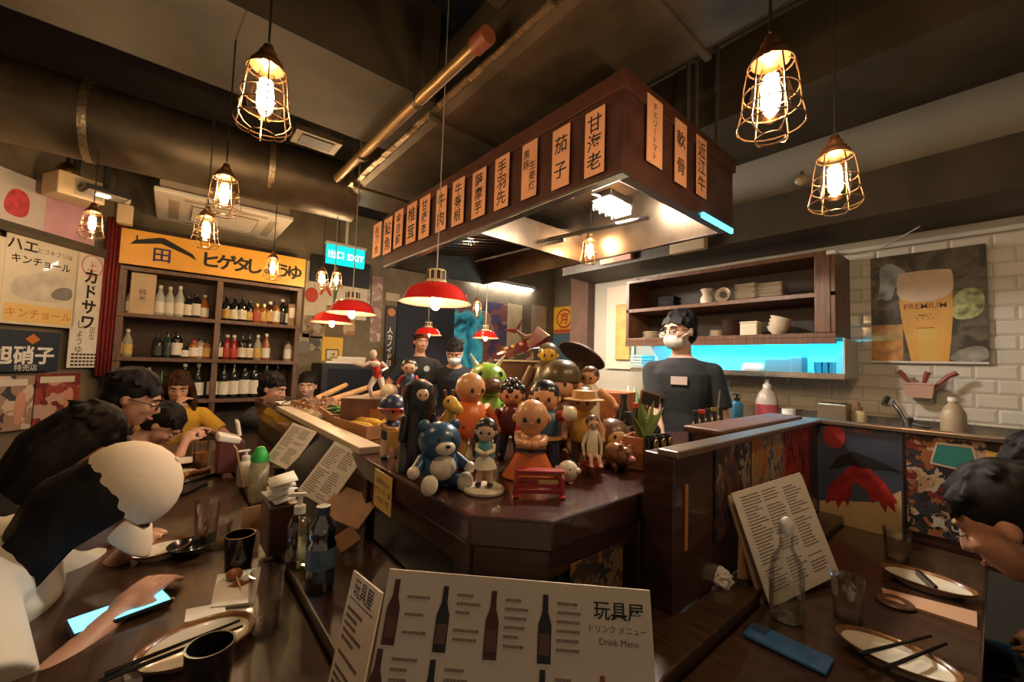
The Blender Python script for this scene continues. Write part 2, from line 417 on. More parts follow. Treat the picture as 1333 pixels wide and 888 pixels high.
# cross divider and baffle filters in the far half
MB().box(((HX0+HX1)/2, 1.78, HZ0+0.08), (HX1-HX0-0.1, 0.02, 0.17)).build('divider', M('liner_steel', (0, 0, 0)), hd)
fb = MB().box(((HX0+HX1)/2+0.05, 2.32, HZ0+0.165), (0.66, 0.92, 0.012), Matrix.Rotation(R(-10), 3, 'Y')).build('filter_bank', M('filter_dark', (0.12, 0.11, 0.10), 0.35, 0.9), hd)
sl = MB().box((0, 0, 0), (0.66, 0.035, 0.02)).mesh('slat', M('slat_steel', (0.5, 0.48, 0.45), 0.25, 1.0))
for i in range(11):
    s_ = link('slat', sl, fb); s_.location = ((HX0+HX1)/2+0.05, 1.90+i*0.084, HZ0+0.152); s_.rotation_euler = (0, R(-10), 0)
# paper strips on the hood
strip_m = M('strip_paper', (0.80, 0.40, 0.22), 0.65, var=0.08, scale=8)
strips = [('hoodl', 493, 292, 334, 10, '秋刀魚', 'leftmost'), ('hoodl', 507, 285, 330, 10, '鮎魚', 'second from the far end'), ('hoodl', 521, 275, 322, 11, '金目鯛', 'third from the far end'),
          ('hoodl', 538, 266, 316, 12, '椎茸', None), ('hoodl', 555, 257, 310, 13, '甘唐辛', None), ('hoodl', 577, 246, 301, 13, '牛肉', 'behind the red lamp cord'), ('hoodl', 599, 235, 293, 15, '牛蒡根', None),
          ('hoodl', 626, 223, 283, 17, '薩摩芋', None), ('hoodl', 656, 205, 272, 18, '手羽先', None), ('hoodl', 692, 187, 258, 19, '黒豚\n生姜焼', None), ('hoodl', 733, 168, 245, 22, '茄子', None), ('hoodl', 777, 145, 229, 25, '甘海老', 'nearest the corner'),
          ('hoodr', 848, 130, 217, 20, 'チェリートマト', None), ('hoodr', 882, 160, 242, 15, '軟骨', None), ('hoodr', 909, 181, 257, 13, '近江牛', None)]
for pl, cx, yt, yb, wpx, tx, where in strips:
    face = 'long' if pl == 'hoodl' else 'short right'
    ords = ['first', 'second', 'third', 'fourth', 'fifth', 'sixth', 'seventh', 'eighth', 'ninth', 'tenth', 'eleventh', 'twelfth']
    kk = [q for q in strips if q[0] == pl].index((pl, cx, yt, yb, wpx, tx, where))
    lab = 'orange paper strip lettered %s, %s from the %s' % (tx.replace('\n', ''), ords[kk], 'far left end of the long hood face' if pl == 'hoodl' else 'corner on the short hood face')
    o, W, H, t = board('menu_strip', lab, 'paper strip', pl, (cx-wpx/2, yt, cx+wpx/2, yb), 0.003, strip_m, 'paper strips on the hood', off=0.0125)
    cols = tx.split('\n')
    for ci, cc in enumerate(cols):
        n = len(cc)
        one = len(cols) == 1
        sz = min(W*(0.78 if one else 0.46), H*0.86/n); pitch = H*0.86/n if one else sz*1.05
        xo = 0 if one else (W*0.22 if ci == 1 else -W*0.2); yo = 0 if one else (-H*0.12 if ci == 1 else H*0.20)
        for k, ch in enumerate(cc):
            letter(o, ch, sz, ink, xo, yo+((n-1)/2-k)*pitch, 0.0035, rot=(R(-90) if ch == 'ー' else 0), bold=0.012)
# two caged bulkhead lights inside the hood
hl = EMIT('hood_lamp', (1.0, 0.90, 0.76), 240.0)
def bulkhead(label, p, rz, L):
    t = thing('bulkhead_light', label, 'light', p, rz, 'lights inside the hood')
    MB().box((0, 0, 0.035), (L, 0.12, 0.04)).build('housing', M('grey_metal', (0, 0, 0)), t, bevel=0.01)
    b = MB().box((0, 0, 0), (L*0.92, 0.09, 0.045)).build('diffuser', hl, t, bevel=0.015)
    for i in range(4): MB().tube([(-L*0.4+i*L*0.27, -0.06, 0.03), (-L*0.4+i*L*0.27, -0.055, -0.026), (-L*0.4+i*L*0.27, 0.055, -0.026), (-L*0.4+i*L*0.27, 0.06, 0.03)], 0.0025, 6).build('guard_wire', chrome, t)
    MB().tube([(-L*0.5, 0, 0.03), (-L*0.5-0.06, 0.0, 0.02), (-L*0.5-0.07, 0.0, 0.12)], 0.008, 8).build('conduit_elbow', chrome, t, smooth=True)
    return t
bulkhead('big bright bulkhead light under the near corner of hood', hz(797, 270, 2.10), R(2), 0.20)
bulkhead('bright bulkhead light deeper inside the range hood', hz(695, 345, 2.12), R(0), 0.24)
MB().tube([hz(845, 283, 2.04), hz(700, 315, 2.04)], 0.012, 8).build('crossbar', chrome, hd, smooth=True)
MB().tube([hz(620, 340, 2.05), hz(735, 312, 2.05)], 0.012, 8).build('crossbar', chrome, hd, smooth=True)
# ------------------------------------------------------------------ caged filament pendants
bulb_hot = EMIT('filament_glow', (1.0, 0.72, 0.45), 235.0)
bulb_warm = EMIT('lamp_glow', (1.0, 0.66, 0.34), 60.0)
cage_m = M('cage_bronze', (0.24, 0.14, 0.075), 0.3, 0.95, var=0.2, scale=30)
cord_m = M('cord_black', (0.01, 0.009, 0.008), 0.6)
envelope = GLASS('bulb_glass', (1.0, 0.90, 0.74), 0.3)
sock = MB().lathe([(0.004, 0.045), (0.010, 0.042), (0.013, 0.030), (0.018, 0.026), (0.018, 0.014), (0.026, 0.010), (0.028, 0.002), (0.034, -0.002), (0.034, -0.012), (0.020, -0.014)], n=16).mesh('socket', M('socket_copper', (0.28, 0.13, 0.06), 0.35, 0.8), True)
ring = lambda b, r, z, t=0.0017, n=20: b.tube([(r*math.cos(2*math.pi*i/n), r*math.sin(2*math.pi*i/n), z) for i in range(n+1)], t, 5, cap=False)
cg = MB()
prof = [(0.024, -0.008), (0.040, -0.018), (0.046, -0.05), (0.050, -0.10), (0.058, -0.138), (0.056, -0.148), (0.044, -0.160), (0.026, -0.166)]
for k in range(6):
    a = 2*math.pi*k/6
    cg.tube([(r*math.cos(a), r*math.sin(a), z) for r, z in prof], 0.0016, 5)
cage_ribs = cg.mesh('cage_ribs', cage_m, True)
cage_rings = [ring(MB(), r, z).mesh('cage_ring', cage_m, True) for r, z in ((0.040, -0.018), (0.048, -0.075), (0.050, -0.105), (0.058, -0.140), (0.026, -0.166))]
env = MB().lathe([(0.013, -0.012), (0.017, -0.028), (0.033, -0.060), (0.038, -0.088), (0.032, -0.114), (0.014, -0.130), (0.002, -0.133)], n=16).mesh('bulb', envelope, True)
core = MB().lathe([(0.002, -0.036), (0.013, -0.042), (0.017, -0.075), (0.013, -0.104), (0.002, -0.108)], n=8).mesh('filament', bulb_hot)
def pendant(label, p, s=1.0, top=3.02, tilt=0.0):
    """p is the middle of the cage"""
    t = thing('cage_pendant_lamp', label, 'pendant lamp', (p.x, p.y, p.z+0.085*s), group='caged bulb pendants')
    t.scale = (s, s, s); t.rotation_euler = (0, tilt, random.random())
    link('socket', sock, t); rb = link('cage', cage_ribs, t)
    for c in cage_rings: link('cage_ring', c, rb)
    bl = link('bulb', env, t); link('filament', core, bl)
    MB().tube([(0, 0, 0.05), (0, 0, (top-p.z)/s-0.085)], 0.0028/s, 6).build('cord', cord_m, t)
    return t
pendant('caged filament pendant nearest the camera, upper left under the beam', at(345, 130, 0.92), 1.0)
pendant('caged filament pendant at left, in front of the air conditioner', at(292, 255, 1.60), 1.0)
pendant('caged filament pendant just below the one by air conditioner', at(268, 302, 2.0), 1.0)
pendant('caged filament pendant by the pink poster on the left wall', at(120, 293, 2.3), 1.0, top=2.44)
pendant('caged filament pendant before the right end of yellow shop sign', at(355, 350, 2.9), 1.0, top=2.42)
pendant('caged filament pendant at upper right, the bigger of two', at(1003, 128, 0.80), 1.0)
pendant('caged filament pendant at upper right, the smaller lower one', at(1087, 238, 1.08), 1.0, top=2.53)
pendant('caged filament pendant hanging in the hood opening', at(768, 328, 2.55), 1.0, top=2.3)
pendant('tiny caged pendant left of the red lamps', at(419, 365, 3.6), 1.0)
pendant('tiny caged pendant behind the nearer red lamp', at(438, 366, 3.7), 1.0)
pendant('tiny caged pendant by the blue poster in the kitchen', at(621, 402, 4.4), 1.0, top=2.3)
# ------------------------------------------------------------------ red enamel shades
red_en = M('red_enamel', (0.62, 0.022, 0.018), 0.16, coat=0.7)
shade_in = M('shade_inside', (0.75, 0.42, 0.33), 0.4)
sh_o = MB().lathe([(0.050, 0.080), (0.072, 0.077), (0.100, 0.064), (0.124, 0.038), (0.137, 0.008), (0.150, 0.0)], n=32, cap=False).mesh('lamp_shade', red_en, True)
sh_i = MB().lathe([(0.048, 0.076), (0.071, 0.073), (0.098, 0.060), (0.121, 0.035), (0.134, 0.005), (0.149, -0.002)], n=32, cap=False).mesh('shade_lining', shade_in, True)
sh_n = MB().lathe([(0.052, 0.078), (0.046, 0.086), (0.040, 0.092), (0.040, 0.132), (0.034, 0.138), (0.010, 0.14)], n=20).mesh('neck', M('neck_bone', (0.55, 0.42, 0.24), 0.45), True)
sh_b = MB().lathe([(0.002, 0.05), (0.016, 0.048), (0.019, 0.02), (0.018, -0.02), (0.010, -0.03), (0.001, -0.032)], n=10).mesh('bulb', bulb_warm, True)
def red_lamp(label, px, py, d, s=1.0, top=3.0):
    p = at(px, py, d)
    t = thing('red_shade_lamp', label, 'pendant lamp', p, group='red enamel pendant lamps'); t.scale = (s, s, s)
    link('lamp_shade', sh_o, t); link('shade_lining', sh_i, t); n = link('neck', sh_n, t); link('bulb', sh_b, t)
    for k in range(10):
        a = 2*math.pi*k/10
        MB().box((0.041*math.cos(a), 0.041*math.sin(a), 0.112), (0.004, 0.012, 0.034), Matrix.Rotation(a, 3, 'Z')).build('vent_slot', ink, n)
    MB().tube([(0, 0, 0.135), (0, 0, (top-p.z)/s)], 0.003/s, 6).build('cord', M('grey_cord', (0.30, 0.27, 0.22), 0.5), t)
red_lamp('large red enamel pendant lamp hanging over the toy figures', 567, 394, 1.70)
red_lamp('red enamel lamp in front at left of staff doorway', 458, 408, 2.55)
red_lamp('red enamel lamp behind and below the left one', 432, 420, 3.1, top=2.42)
red_lamp('small red enamel lamp hanging before the dark curtain', 557, 436, 4.35)
red_lamp('small red enamel lamp beside the blue poster', 632, 440, 4.5)
# ------------------------------------------------------------------ tables, ledge, island bar
TZ, LZ, CZ = 0.74, 0.765, 1.0
def table(name, label, x0, x1, y0, y1, legs):
    t = thing(name, label, 'table')
    MB().box(((x0+x1)/2, (y0+y1)/2, TZ-0.02), (x1-x0, y1-y0, 0.04)).build('table_top', wood_tb, t, bevel=0.006)
    for x, y in legs: MB().box((x, y, (TZ-0.04)/2), (0.06, 0.06, TZ-0.04)).build('leg', wood_dk, t, bevel=0.004)
    MB().box(((x0+x1)/2, (y0+y1)/2, TZ-0.07), (x1-x0-0.08, y1-y0-0.08, 0.06)).build('apron', wood_dk, t)
    return t
table('dining_table', 'long dark wood table along the left with plates and cups', -0.33, 0.262, 0.55, 3.3, ((-0.27, 0.62), (0.2, 0.62), (-0.27, 3.2), (0.2, 3.2)))
table('dining_table', 'dark wood table at lower right with two oval plates', 0.70, 1.97, 0.03, 0.380, ((0.76, 0.09), (0.76, 0.33), (1.9, 0.09), (1.9, 0.33)))
isl = thing('bar_counter', 'dark lacquered island bar with chamfered corner under the toys', 'counter')
MB().poly([(0.470, 3.3), (0.470, 0.67), (0.580, 0.555), (1.92, 0.555), (1.92, 1.0), (1.3, 1.05), (1.02, 1.35), (1.0, 3.3)], CZ-0.06, CZ).build('counter_top', M('lacquer', (0.052, 0.018, 0.013), 0.24, var=0.35, scale=8, coat=0.5), isl, bevel=0.006)
MB().poly([(0.50, 3.28), (0.50, 0.69), (0.60, 0.585), (0.885, 0.585), (0.885, 0.98), (1.0, 1.3), (0.98, 3.28)], 0.0, CZ-0.06).build('bar_front', black, isl)
MB().poly([(0.485, 3.28), (0.485, 0.675), (0.588, 0.568), (0.88, 0.568), (0.88, 0.60), (0.61, 0.60), (0.51, 0.70), (0.51, 3.28)], CZ-0.115, CZ-0.06).build('fascia', wood_dk, isl)
for a, b2, wd in (((0.476, 1.22, 0), (0.50, 1.27, 0), 0), ((0.476, 0.68, 0), (0.50, 0.73, 0), 0), ((0.87, 0.548, 0), (0.905, 0.60, 0), 0)):
    MB().box(((a[0]+b2[0])/2, (a[1]+b2[1])/2, (LZ+CZ-0.06)/2), (abs(a[0]-b2[0]), abs(a[1]-b2[1]), CZ-0.06-LZ)).build('pilaster', wood_dk, isl, bevel=0.003)
# dark glossy panes between the pilasters
MB().box((0.494, 0.97, 0.86), (0.006, 0.44, 0.17)).build('front_pane', M('dark_pane', (0.012, 0.013, 0.016), 0.25), isl)
MB().box((0.74, 0.579, 0.86), (0.24, 0.006, 0.17)).build('front_pane', M('dark_pane', (0, 0, 0)), isl)
led = thing('bar_ledge', 'low dark wood ledge wrapped around the foot of the island bar', 'ledge')
MB().poly([(0.265, 3.3), (0.265, 0.37), (0.305, 0.325), (0.70, 0.384), (1.99, 0.384), (1.99, 0.46), (0.90, 0.46), (0.90, 0.58), (0.60, 0.58), (0.495, 0.69), (0.495, 3.3)], LZ-0.04, LZ).build('ledge_top', wood_tb, led, bevel=0.004)
MB().poly([(0.30, 3.28), (0.30, 0.40), (0.34, 0.36), (0.70, 0.41), (1.95, 0.41), (1.95, 0.45), (0.89, 0.45), (0.60, 0.56), (0.48, 0.68), (0.48, 3.28)], 0.0, LZ-0.04).build('ledge_base', black, led)
# the front panel right of the toys and the partition with posters
pp = thing('poster_partition', 'dark low partition with top rail behind the right table', 'partition')
MB().box((1.445, 0.475, 0.935), (1.09, 0.022, 0.34)).build('panel', wood_dk, pp)
MB().box((2.012, 0.10, 0.905), (0.024, 0.75, 0.40)).build('panel', wood_dk, pp)
MB().box((1.43, 0.475, 1.112), (1.14, 0.05, 0.016)).build('top_rail', M('steel_cap', (0.30, 0.22, 0.17), 0.3, 0.8), pp, bevel=0.003)
MB().box((2.012, 0.10, 1.112), (0.06, 0.80, 0.016)).build('top_rail', M('steel_cap', (0, 0, 0)), pp, bevel=0.003)
MB().box((0.892, 0.50, 0.935), (0.05, 0.075, 0.345)).build('corner_post', wood_dk, pp, bevel=0.003)
MB().box((0.92, 0.4625, 0.965), (0.012, 0.006, 0.145)).build('inlay', M('orange_wood', (0.55, 0.22, 0.06), 0.4), pp, label='thin orange wooden strip')
kb = thing('serving_board', 'brown wooden serving shelf above the partition by the cook', 'shelf')
MB().box((1.62, 0.575, 1.117), (0.76, 0.12, 0.018)).build('board', wood_br, kb, bevel=0.006)
for x in (1.35, 1.9): MB().box((x, 0.60, 1.053), (0.04, 0.08, 0.110)).build('bracket', wood_dk, kb)
# kitchen side: steel worktop along the right wall
ks = thing('kitchen_worktop', 'steel kitchen worktop along the tiled right wall', 'counter')
MB().box((2.94, 0.55, 0.98), (0.50, 2.7, 0.04)).build('worktop', steel, ks, bevel=0.004)
MB().box((2.96, 0.55, 0.48), (0.44, 2.6, 0.96)).build('cabinet_body', M('grey_metal', (0, 0, 0)), ks)
MB().box((3.185, 0.55, 1.03), (0.02, 2.7, 0.07)).build('upstand', steel, ks)
gr = thing('grill_station', 'low steel grill station inside the island kitchen', 'grill')
MB().box((1.62, 2.1, 0.42), (0.5, 1.5, 0.84)).build('grill_body', M('grey_metal', (0, 0, 0)), gr, bevel=0.01)
MB().box((1.62, 2.1, 0.86), (0.46, 1.44, 0.02)).build('grate', M('iron', (0.03, 0.03, 0.03), 0.5, 0.6), gr)

# ------------------------------------------------------------------ bottle shelf on the back wall
SY = 4.5
def sp(x, y): return hit(x, y, (0, SY, 0), (0, 1, 0))
xl, xm, xr = sp(152, 400).x, sp(282, 440).x, sp(391, 420).x
z1, z2 = (sp(155, 407).z+sp(388, 424).z)/2, (sp(148, 465).z+sp(384, 470).z)/2
zt = (sp(162, 346).z+sp(395, 376).z)/2
z3 = z2-(z1-z2)
bs = thing('bottle_shelf', 'tall dark wooden shelf full of sake bottles under yellow sign', 'shelf')
MB().box(((xl+xr)/2, 4.83, 1.2), (xr-xl, 0.02, 2.4)).build('back_board', M('shelf_back', (0.075, 0.043, 0.030), 0.6, var=0.2), bs)
for x in (xl+0.02, xm, xr-0.02): MB().box((x, 4.665, zt/2), (0.045, 0.33, zt)).build('upright', wood_sh, bs, bevel=0.003)
for z in (zt, z1, z2, z3, 0.12):
    MB().box(((xl+xr)/2, 4.66, z-0.015), (xr-xl, 0.34, 0.032)).build('shelf_board', wood_sh, bs, bevel=0.003)
MB().box(((xl+xr)/2, 4.66, zt+0.16), (xr-xl, 0.34, 0.29)).build('header', wood_sh, bs)
cu = MB()
zz = [2.35, 1.0]
for i in range(14):
    pass
n = 22
vs = []; fs = []
for k, z in enumerate((2.36, 1.8, 1.1)):
    for i in range(n):
        vs.append((xl-0.10+0.095*i/(n-1), 4.52+0.015*math.sin(i*1.3)+0.0*k, z))
for k in range(2):
    for i in range(n-1): fs.append((k*n+i, k*n+i+1, (k+1)*n+i+1, (k+1)*n+i))
c_ = MB().add(vs, fs).build('curtain', M('red_curtain', (0.22, 0.02, 0.02), 0.8), smooth=True)
sol = c_.modifiers.new('s', 'SOLIDIFY'); sol.thickness = 0.008
tag(c_, 'narrow dark red curtain beside the bottle shelf', 'curtain')
# bottles
lab_w = M('label_white', (0.72, 0.68, 0.58), 0.6, var=0.08, scale=40)
lab_y = M('label_gold', (0.55, 0.36, 0.10), 0.5, var=0.2, scale=40)
lab_r = M('label_red', (0.45, 0.06, 0.05), 0.5)
lab_k = M('label_black', (0.03, 0.03, 0.03), 0.5)
g_gr = M('bottle_green', (0.015, 0.045, 0.02), 0.08, coat=0.6)
g_br = M('bottle_brown', (0.045, 0.016, 0.006), 0.08, coat=0.6)
g_bk = M('bottle_black', (0.010, 0.010, 0.011), 0.1, coat=0.5)
g_fr = M('bottle_frost', (0.42, 0.44, 0.40), 0.3)
g_cl = M('bottle_clear', (0.32, 0.30, 0.24), 0.1, coat=0.5)
g_am = M('bottle_amber', (0.30, 0.10, 0.02), 0.1, coat=0.6)
g_rd = M('bottle_red', (0.22, 0.012, 0.015), 0.1, coat=0.5)
cap_g = M('cap_gold', (0.6, 0.42, 0.15), 0.3, 0.8); cap_k = M('cap_black', (0.02, 0.02, 0.02), 0.4); cap_w = M('cap_white', (0.75, 0.72, 0.65), 0.4); cap_r = M('cap_red', (0.5, 0.05, 0.04), 0.4)
_bm = {}
def bottle(label, p, h, r, g, lb, cp, shape='sake', group='bottles on the wall shelf'):
    sh = {'sake': [(0.92, 0), (1, 0.02), (1, 0.55), (0.93, 0.62), (0.5, 0.76), (0.34, 0.84), (0.33, 0.95)],
          'wine': [(0.92, 0), (1, 0.02), (1, 0.62), (0.85, 0.70), (0.42, 0.77), (0.36, 0.80), (0.36, 0.95)],
          'squat': [(0.92, 0), (1, 0.03), (1, 0.68), (0.80, 0.78), (0.42, 0.82), (0.38, 0.92)]}[shape]
    t = thing('bottle', label, 'bottle', p, random.random()*6, group)
    k = (round(h, 2), round(r, 3), shape)
    if (k, 'b', g.name) not in _bm:
        _bm[(k, 'b', g.name)] = MB().lathe([(a*r, b2*h) for a, b2 in sh], n=14).mesh('glass_body', g, True)
    if (k, 'l', lb.name) not in _bm:
        lo, hi = (0.10, 0.46) if shape != 'squat' else (0.12, 0.58)
        _bm[(k, 'l', lb.name)] = MB().lathe([(r*1.012, lo*h), (r*1.012, hi*h)], n=14, cap=False).mesh('label', lb, True)
    if (k, 'c', cp.name) not in _bm:
        q = sh[-1]
        _bm[(k, 'c', cp.name)] = MB().lathe([(q[0]*r*1.18, (q[1]-0.05)*h), (q[0]*r*1.18, h*0.99), (q[0]*r*0.9, h)], n=12).mesh('cap', cp, True)
    link('glass_body', _bm[(k, 'b', g.name)], t); link('label', _bm[(k, 'l', lb.name)], t); link('cap', _bm[(k, 'c', cp.name)], t)
    return t
gname = {g_gr.name: 'green', g_br.name: 'brown', g_bk.name: 'black', g_fr.name: 'frosted', g_cl.name: 'clear', g_am.name: 'amber', g_rd.name: 'red'}
lname = {lab_w.name: 'white', lab_y.name: 'gold', lab_r.name: 'red', lab_k.name: 'black'}
# (pixel x, pixel height, glass, label, cap, shape)
rows = {
 'top shelf, left bay': (z1, [(166, 34, g_cl, lab_w, cap_g, 'sake'), (204, 40, g_fr, lab_w, cap_w, 'sake'), (217, 40, g_fr, lab_w, cap_w, 'sake'), (230, 41, g_fr, lab_w, cap_w, 'sake'), (241, 30, g_bk, lab_w, cap_k, 'squat'), (252, 33, g_bk, lab_w, cap_k, 'squat'), (263, 32, g_am, lab_w, cap_w, 'sake')]),
 'top shelf, right bay': (z1, [(292, 33, g_bk, lab_y, cap_k, 'wine'), (303, 33, g_bk, lab_w, cap_k, 'wine'), (313, 34, g_bk, lab_w, cap_k, 'wine'), (322, 30, g_bk, lab_y, cap_k, 'wine'), (332, 26, g_am, lab_r, cap_g, 'squat'), (341, 26, g_am, lab_y, cap_g, 'squat'), (349, 30, g_br, lab_y, cap_w, 'squat'), (357, 30, g_am, lab_w, cap_k, 'squat'), (365, 34, g_bk, lab_k, cap_w, 'wine'), (373, 34, g_gr, lab_w, cap_k, 'wine')]),
 'second shelf, left bay': (z2, [(153, 33, g_br, lab_w, cap_r, 'squat'), (166, 36, g_cl, lab_y, cap_w, 'sake'), (206, 32, g_bk, lab_k, cap_k, 'sake'), (219, 34, g_gr, lab_k, cap_k, 'sake'), (231, 34, g_bk, lab_w, cap_k, 'squat'), (242, 18, g_bk, lab_w, cap_k, 'squat'), (253, 24, g_am, lab_w, cap_r, 'squat'), (262, 27, g_cl, lab_w, cap_k, 'squat'), (270, 24, g_am, lab_y, cap_k, 'squat')]),
 'second shelf, right bay': (z2, [(286, 34, g_bk, lab_w, cap_k, 'sake'), (296, 32, g_rd, lab_r, cap_w, 'wine'), (305, 32, g_rd, lab_r, cap_w, 'wine'), (316, 34, g_bk, lab_w, cap_k, 'wine'), (325, 34, g_bk, lab_w, cap_k, 'wine'), (336, 33, g_cl, lab_y, cap_w, 'sake'), (347, 34, g_am, lab_w, cap_w, 'sake'), (376, 26, g_cl, lab_w, cap_k, 'squat')]),
 'bottom shelf, left bay': (z3, [(170, 36, g_gr, lab_k, cap_k, 'sake'), (184, 40, g_cl, lab_k, cap_k, 'sake'), (198, 42, g_cl, lab_y, cap_g, 'sake'), (214, 40, g_gr, lab_k, cap_k, 'sake'), (244, 46, g_bk, lab_w, cap_w, 'sake'), (262, 46, g_bk, lab_w, cap_w, 'sake')]),
 'bottom shelf, right bay': (z3, [(281, 47, g_bk, lab_w, cap_k, 'sake'), (295, 47, g_bk, lab_w, cap_k, 'sake'), (308, 48, g_bk, lab_w, cap_k, 'sake'), (322, 50, g_bk, lab_w, cap_w, 'sake'), (335, 48, g_bk, lab_w, cap_w, 'sake'), (350, 46, g_gr, lab_w, cap_k, 'sake'), (364, 46, g_bk, lab_w, cap_k, 'sake')])}
ordn = ['first', 'second', 'third', 'fourth', 'fifth', 'sixth', 'seventh', 'eighth', 'ninth', 'tenth']
for rn, (z, lst) in rows.items():
    for i, (px, hp, g, lb, cp, shp) in enumerate(lst):
        yy = 4.585+0.02*random.random()
        q = hit(px, 440, (0, yy, 0), (0, 1, 0)); dep = (q-CPOS).dot(fwd)
        h = hp*dep/FPX; r = {'sake': 0.036, 'wine': 0.037, 'squat': 0.040}[shp]*(1.22 if hp > 45 else 1.0)
        bottle('%s glass bottle with %s label, %s from left on %s' % (gname[g.name], lname[lb.name], ordn[i], rn), V((q.x, yy, z+0.001)), h, r, g, lb, cp, shp, 'bottles on the '+rn)
# boxed sake
bx = sp(185, 386); t = thing('sake_box', 'tall pale cardboard gift box on the top bottle shelf', 'box', (bx.x, 4.6, z1+0.001))
MB().box((0, 0, 0.17), (0.155, 0.10, 0.34)).build('carton', M('carton', (0.60, 0.45, 0.28), 0.6, var=0.08), t, bevel=0.003)
link('lettering', txt_mesh('純\n米', 0.05, ink), t, frame((0, -0.0515, 0.16), (1, 0, 0), (0, 0, 1)))
bx = sp(381, 430); t = thing('sake_box', 'small brown box at the right end of top bottle shelf', 'box', (bx.x, 4.6, z1+0.001))
MB().box((0, 0, 0.11), (0.075, 0.08, 0.22)).build('carton', M('carton_br', (0.28, 0.17, 0.08), 0.6, var=0.1), t, bevel=0.003)
MB().box((0, -0.0405, 0.13), (0.055, 0.002, 0.1)).build('paper_label', lab_w, t)
# ------------------------------------------------------------------ shop signs and posters
navy = M('sign_navy', (0.02, 0.02, 0.10), 0.5); redink = M('red_ink', (0.55, 0.05, 0.03), 0.6)
yl = M('sign_yellow', (0.85, 0.42, 0.05), 0.35, var=0.08, scale=4)
# yellow header sign
p0 = (sp(163, 330)); cxw = (xl+xr)/2
o = MB().box((0, 0, 0.01), (xr-xl+0.02, 0.285, 0.02)).build('shop_sign', yl, bevel=0.003)
o.matrix_world = frame((cxw, SY-0.012, zt+0.155), (1, 0, 0), (0, 0, 1))
tag(o, 'long yellow enamel sign with black katakana above the bottle shelf', 'sign')
for i, ch in enumerate('ヒゲタしょうゆ'):
    letter(o, ch, 0.15 if ch != 'ょ' else 0.13, ink, -0.09+i*0.112, -0.01, 0.0215, bold=0.032)
letter(o, '田', 0.13, navy, -0.42, -0.035, 0.0215, bold=0.02)
flat(o, 'roof_mark', [(-0.62, 0.02), (-0.59, 0.06), (-0.44, 0.112), (-0.41, 0.112), (-0.22, 0.015), (-0.19, -0.035), (-0.25, -0.005), (-0.43, 0.062), (-0.58, 0.03)], 0.0205, ink)
flat(o, 'roof_mark', [(-0.585, 0.055), (-0.575, 0.055), (-0.575, 0.10), (-0.585, 0.10)], 0.0205, ink)
# left wall
tr = board('trim_7', None, None, 'left', (-140, 272, 158, 338), 0.04, beam_m, structure=True)[0]
tr.scale = (1, 0.20, 1); tr.location.z += 0.045
enam = M('enamel_cream', (0.74, 0.68, 0.54), 0.25, var=0.08, scale=4, coat=0.3)
o, W, H, t = board('enamel_sign', 'white and yellow enamel insecticide sign on the left wall', 'sign', 'left', (6, 312, 103, 425), 0.008, enam, bevel=0.003)
letter(o, 'ハエ', W*0.20, ink, -W*0.30, H*0.38, t+0.001, bold=0.02); letter(o, 'とゴキブリは', W*0.085, ink, W*0.14, H*0.365, t+0.001)
letter(o, 'キンチョール', W*0.135, ink, -W*0.03, H*0.225, t+0.001, bold=0.02)
flat(o, 'print_panel', [(-W*0.46, -H*0.47), (W*0.46, -H*0.47), (W*0.46, -H*0.27), (-W*0.46, -H*0.27)], t, M('panel_yellow', (0.80, 0.55, 0.20), 0.3))
letter(o, 'キンチョール', W*0.15, M('faded_red', (0.62, 0.24, 0.06), 0.5), 0, -H*0.37, t+0.002, bold=0.01)
flat(o, 'print_shape', [(-W*0.42, -H*0.22), (W*0.40, -H*0.22), (W*0.44, H*0.05), (W*0.30, H*0.13), (-W*0.10, H*0.12), (-W*0.38, H*0.02)], t, M('print_pale', (0.60, 0.56, 0.48), 0.3, var=0.2, scale=9))
flat(o, 'print_shape', [(W*0.08, -H*0.16), (W*0.42, -H*0.18), (W*0.44, 0.0), (W*0.20, -H*0.02)], t+0.001, M('print_grey', (0.22, 0.21, 0.20), 0.3, var=0.2, scale=9))
o, W, H, t = board('enamel_sign', 'plain white enamel sign with pink smudge at the left edge', 'sign', 'left', (-60, 300, 3, 425), 0.008, enam, bevel=0.003)
flat(o, 'print_shape', ring2d(W*0.28, -H*0.06, W*0.16, H*0.10), t, M('print_pink', (0.65, 0.18, 0.12), 0.4))
o, W, H, t = board('enamel_sign', 'tall narrow white enamel soy sauce sign on the left wall', 'sign', 'left', (93, 330, 134, 479), 0.008, M('enamel_white', (0.78, 0.74, 0.66), 0.25, var=0.06, coat=0.3), bevel=0.003)
ringm = M('sign_red', (0.60, 0.06, 0.03), 0.4)
MB().tube([(W*0.33*math.cos(a*math.pi/12), H*0.395+W*0.33*math.sin(a*math.pi/12), t+0.001) for a in range(25)], 0.003, 5, cap=False).build('ring_mark', ringm, o)
letter(o, '上', W*0.34, ringm, 0, H*0.395, t+0.001)
letter(o, 'カ\nド\nサ\nワ', W*0.48, ink, 0, H*0.10, t+0.001, bold=0.035, line=1.0)
letter(o, 'し\nょ\nう\nゆ', W*0.27, ink, -W*0.2, -H*0.235, t+0.001, line=0.95); letter(o, '正\nな', W*0.22, ink, W*0.18, -H*0.20, t+0.001)
pr = MB()
for r in range(4):
    for c in range(7): pr.box((-W*0.36+c*W*0.12, -H*0.385-r*H*0.03, t+0.0008), (W*0.09, H*0.016, 0.0008))
pr.build('small_print', ink, o)['kind'] = 'stuff'
o, W, H, t = board('enamel_sign', 'dark navy enamel sign with white kanji and orange diamond', 'sign', 'left', (-25, 430, 80, 484), 0.008, M('enamel_navy', (0.025, 0.035, 0.055), 0.3, coat=0.3), bevel=0.003)
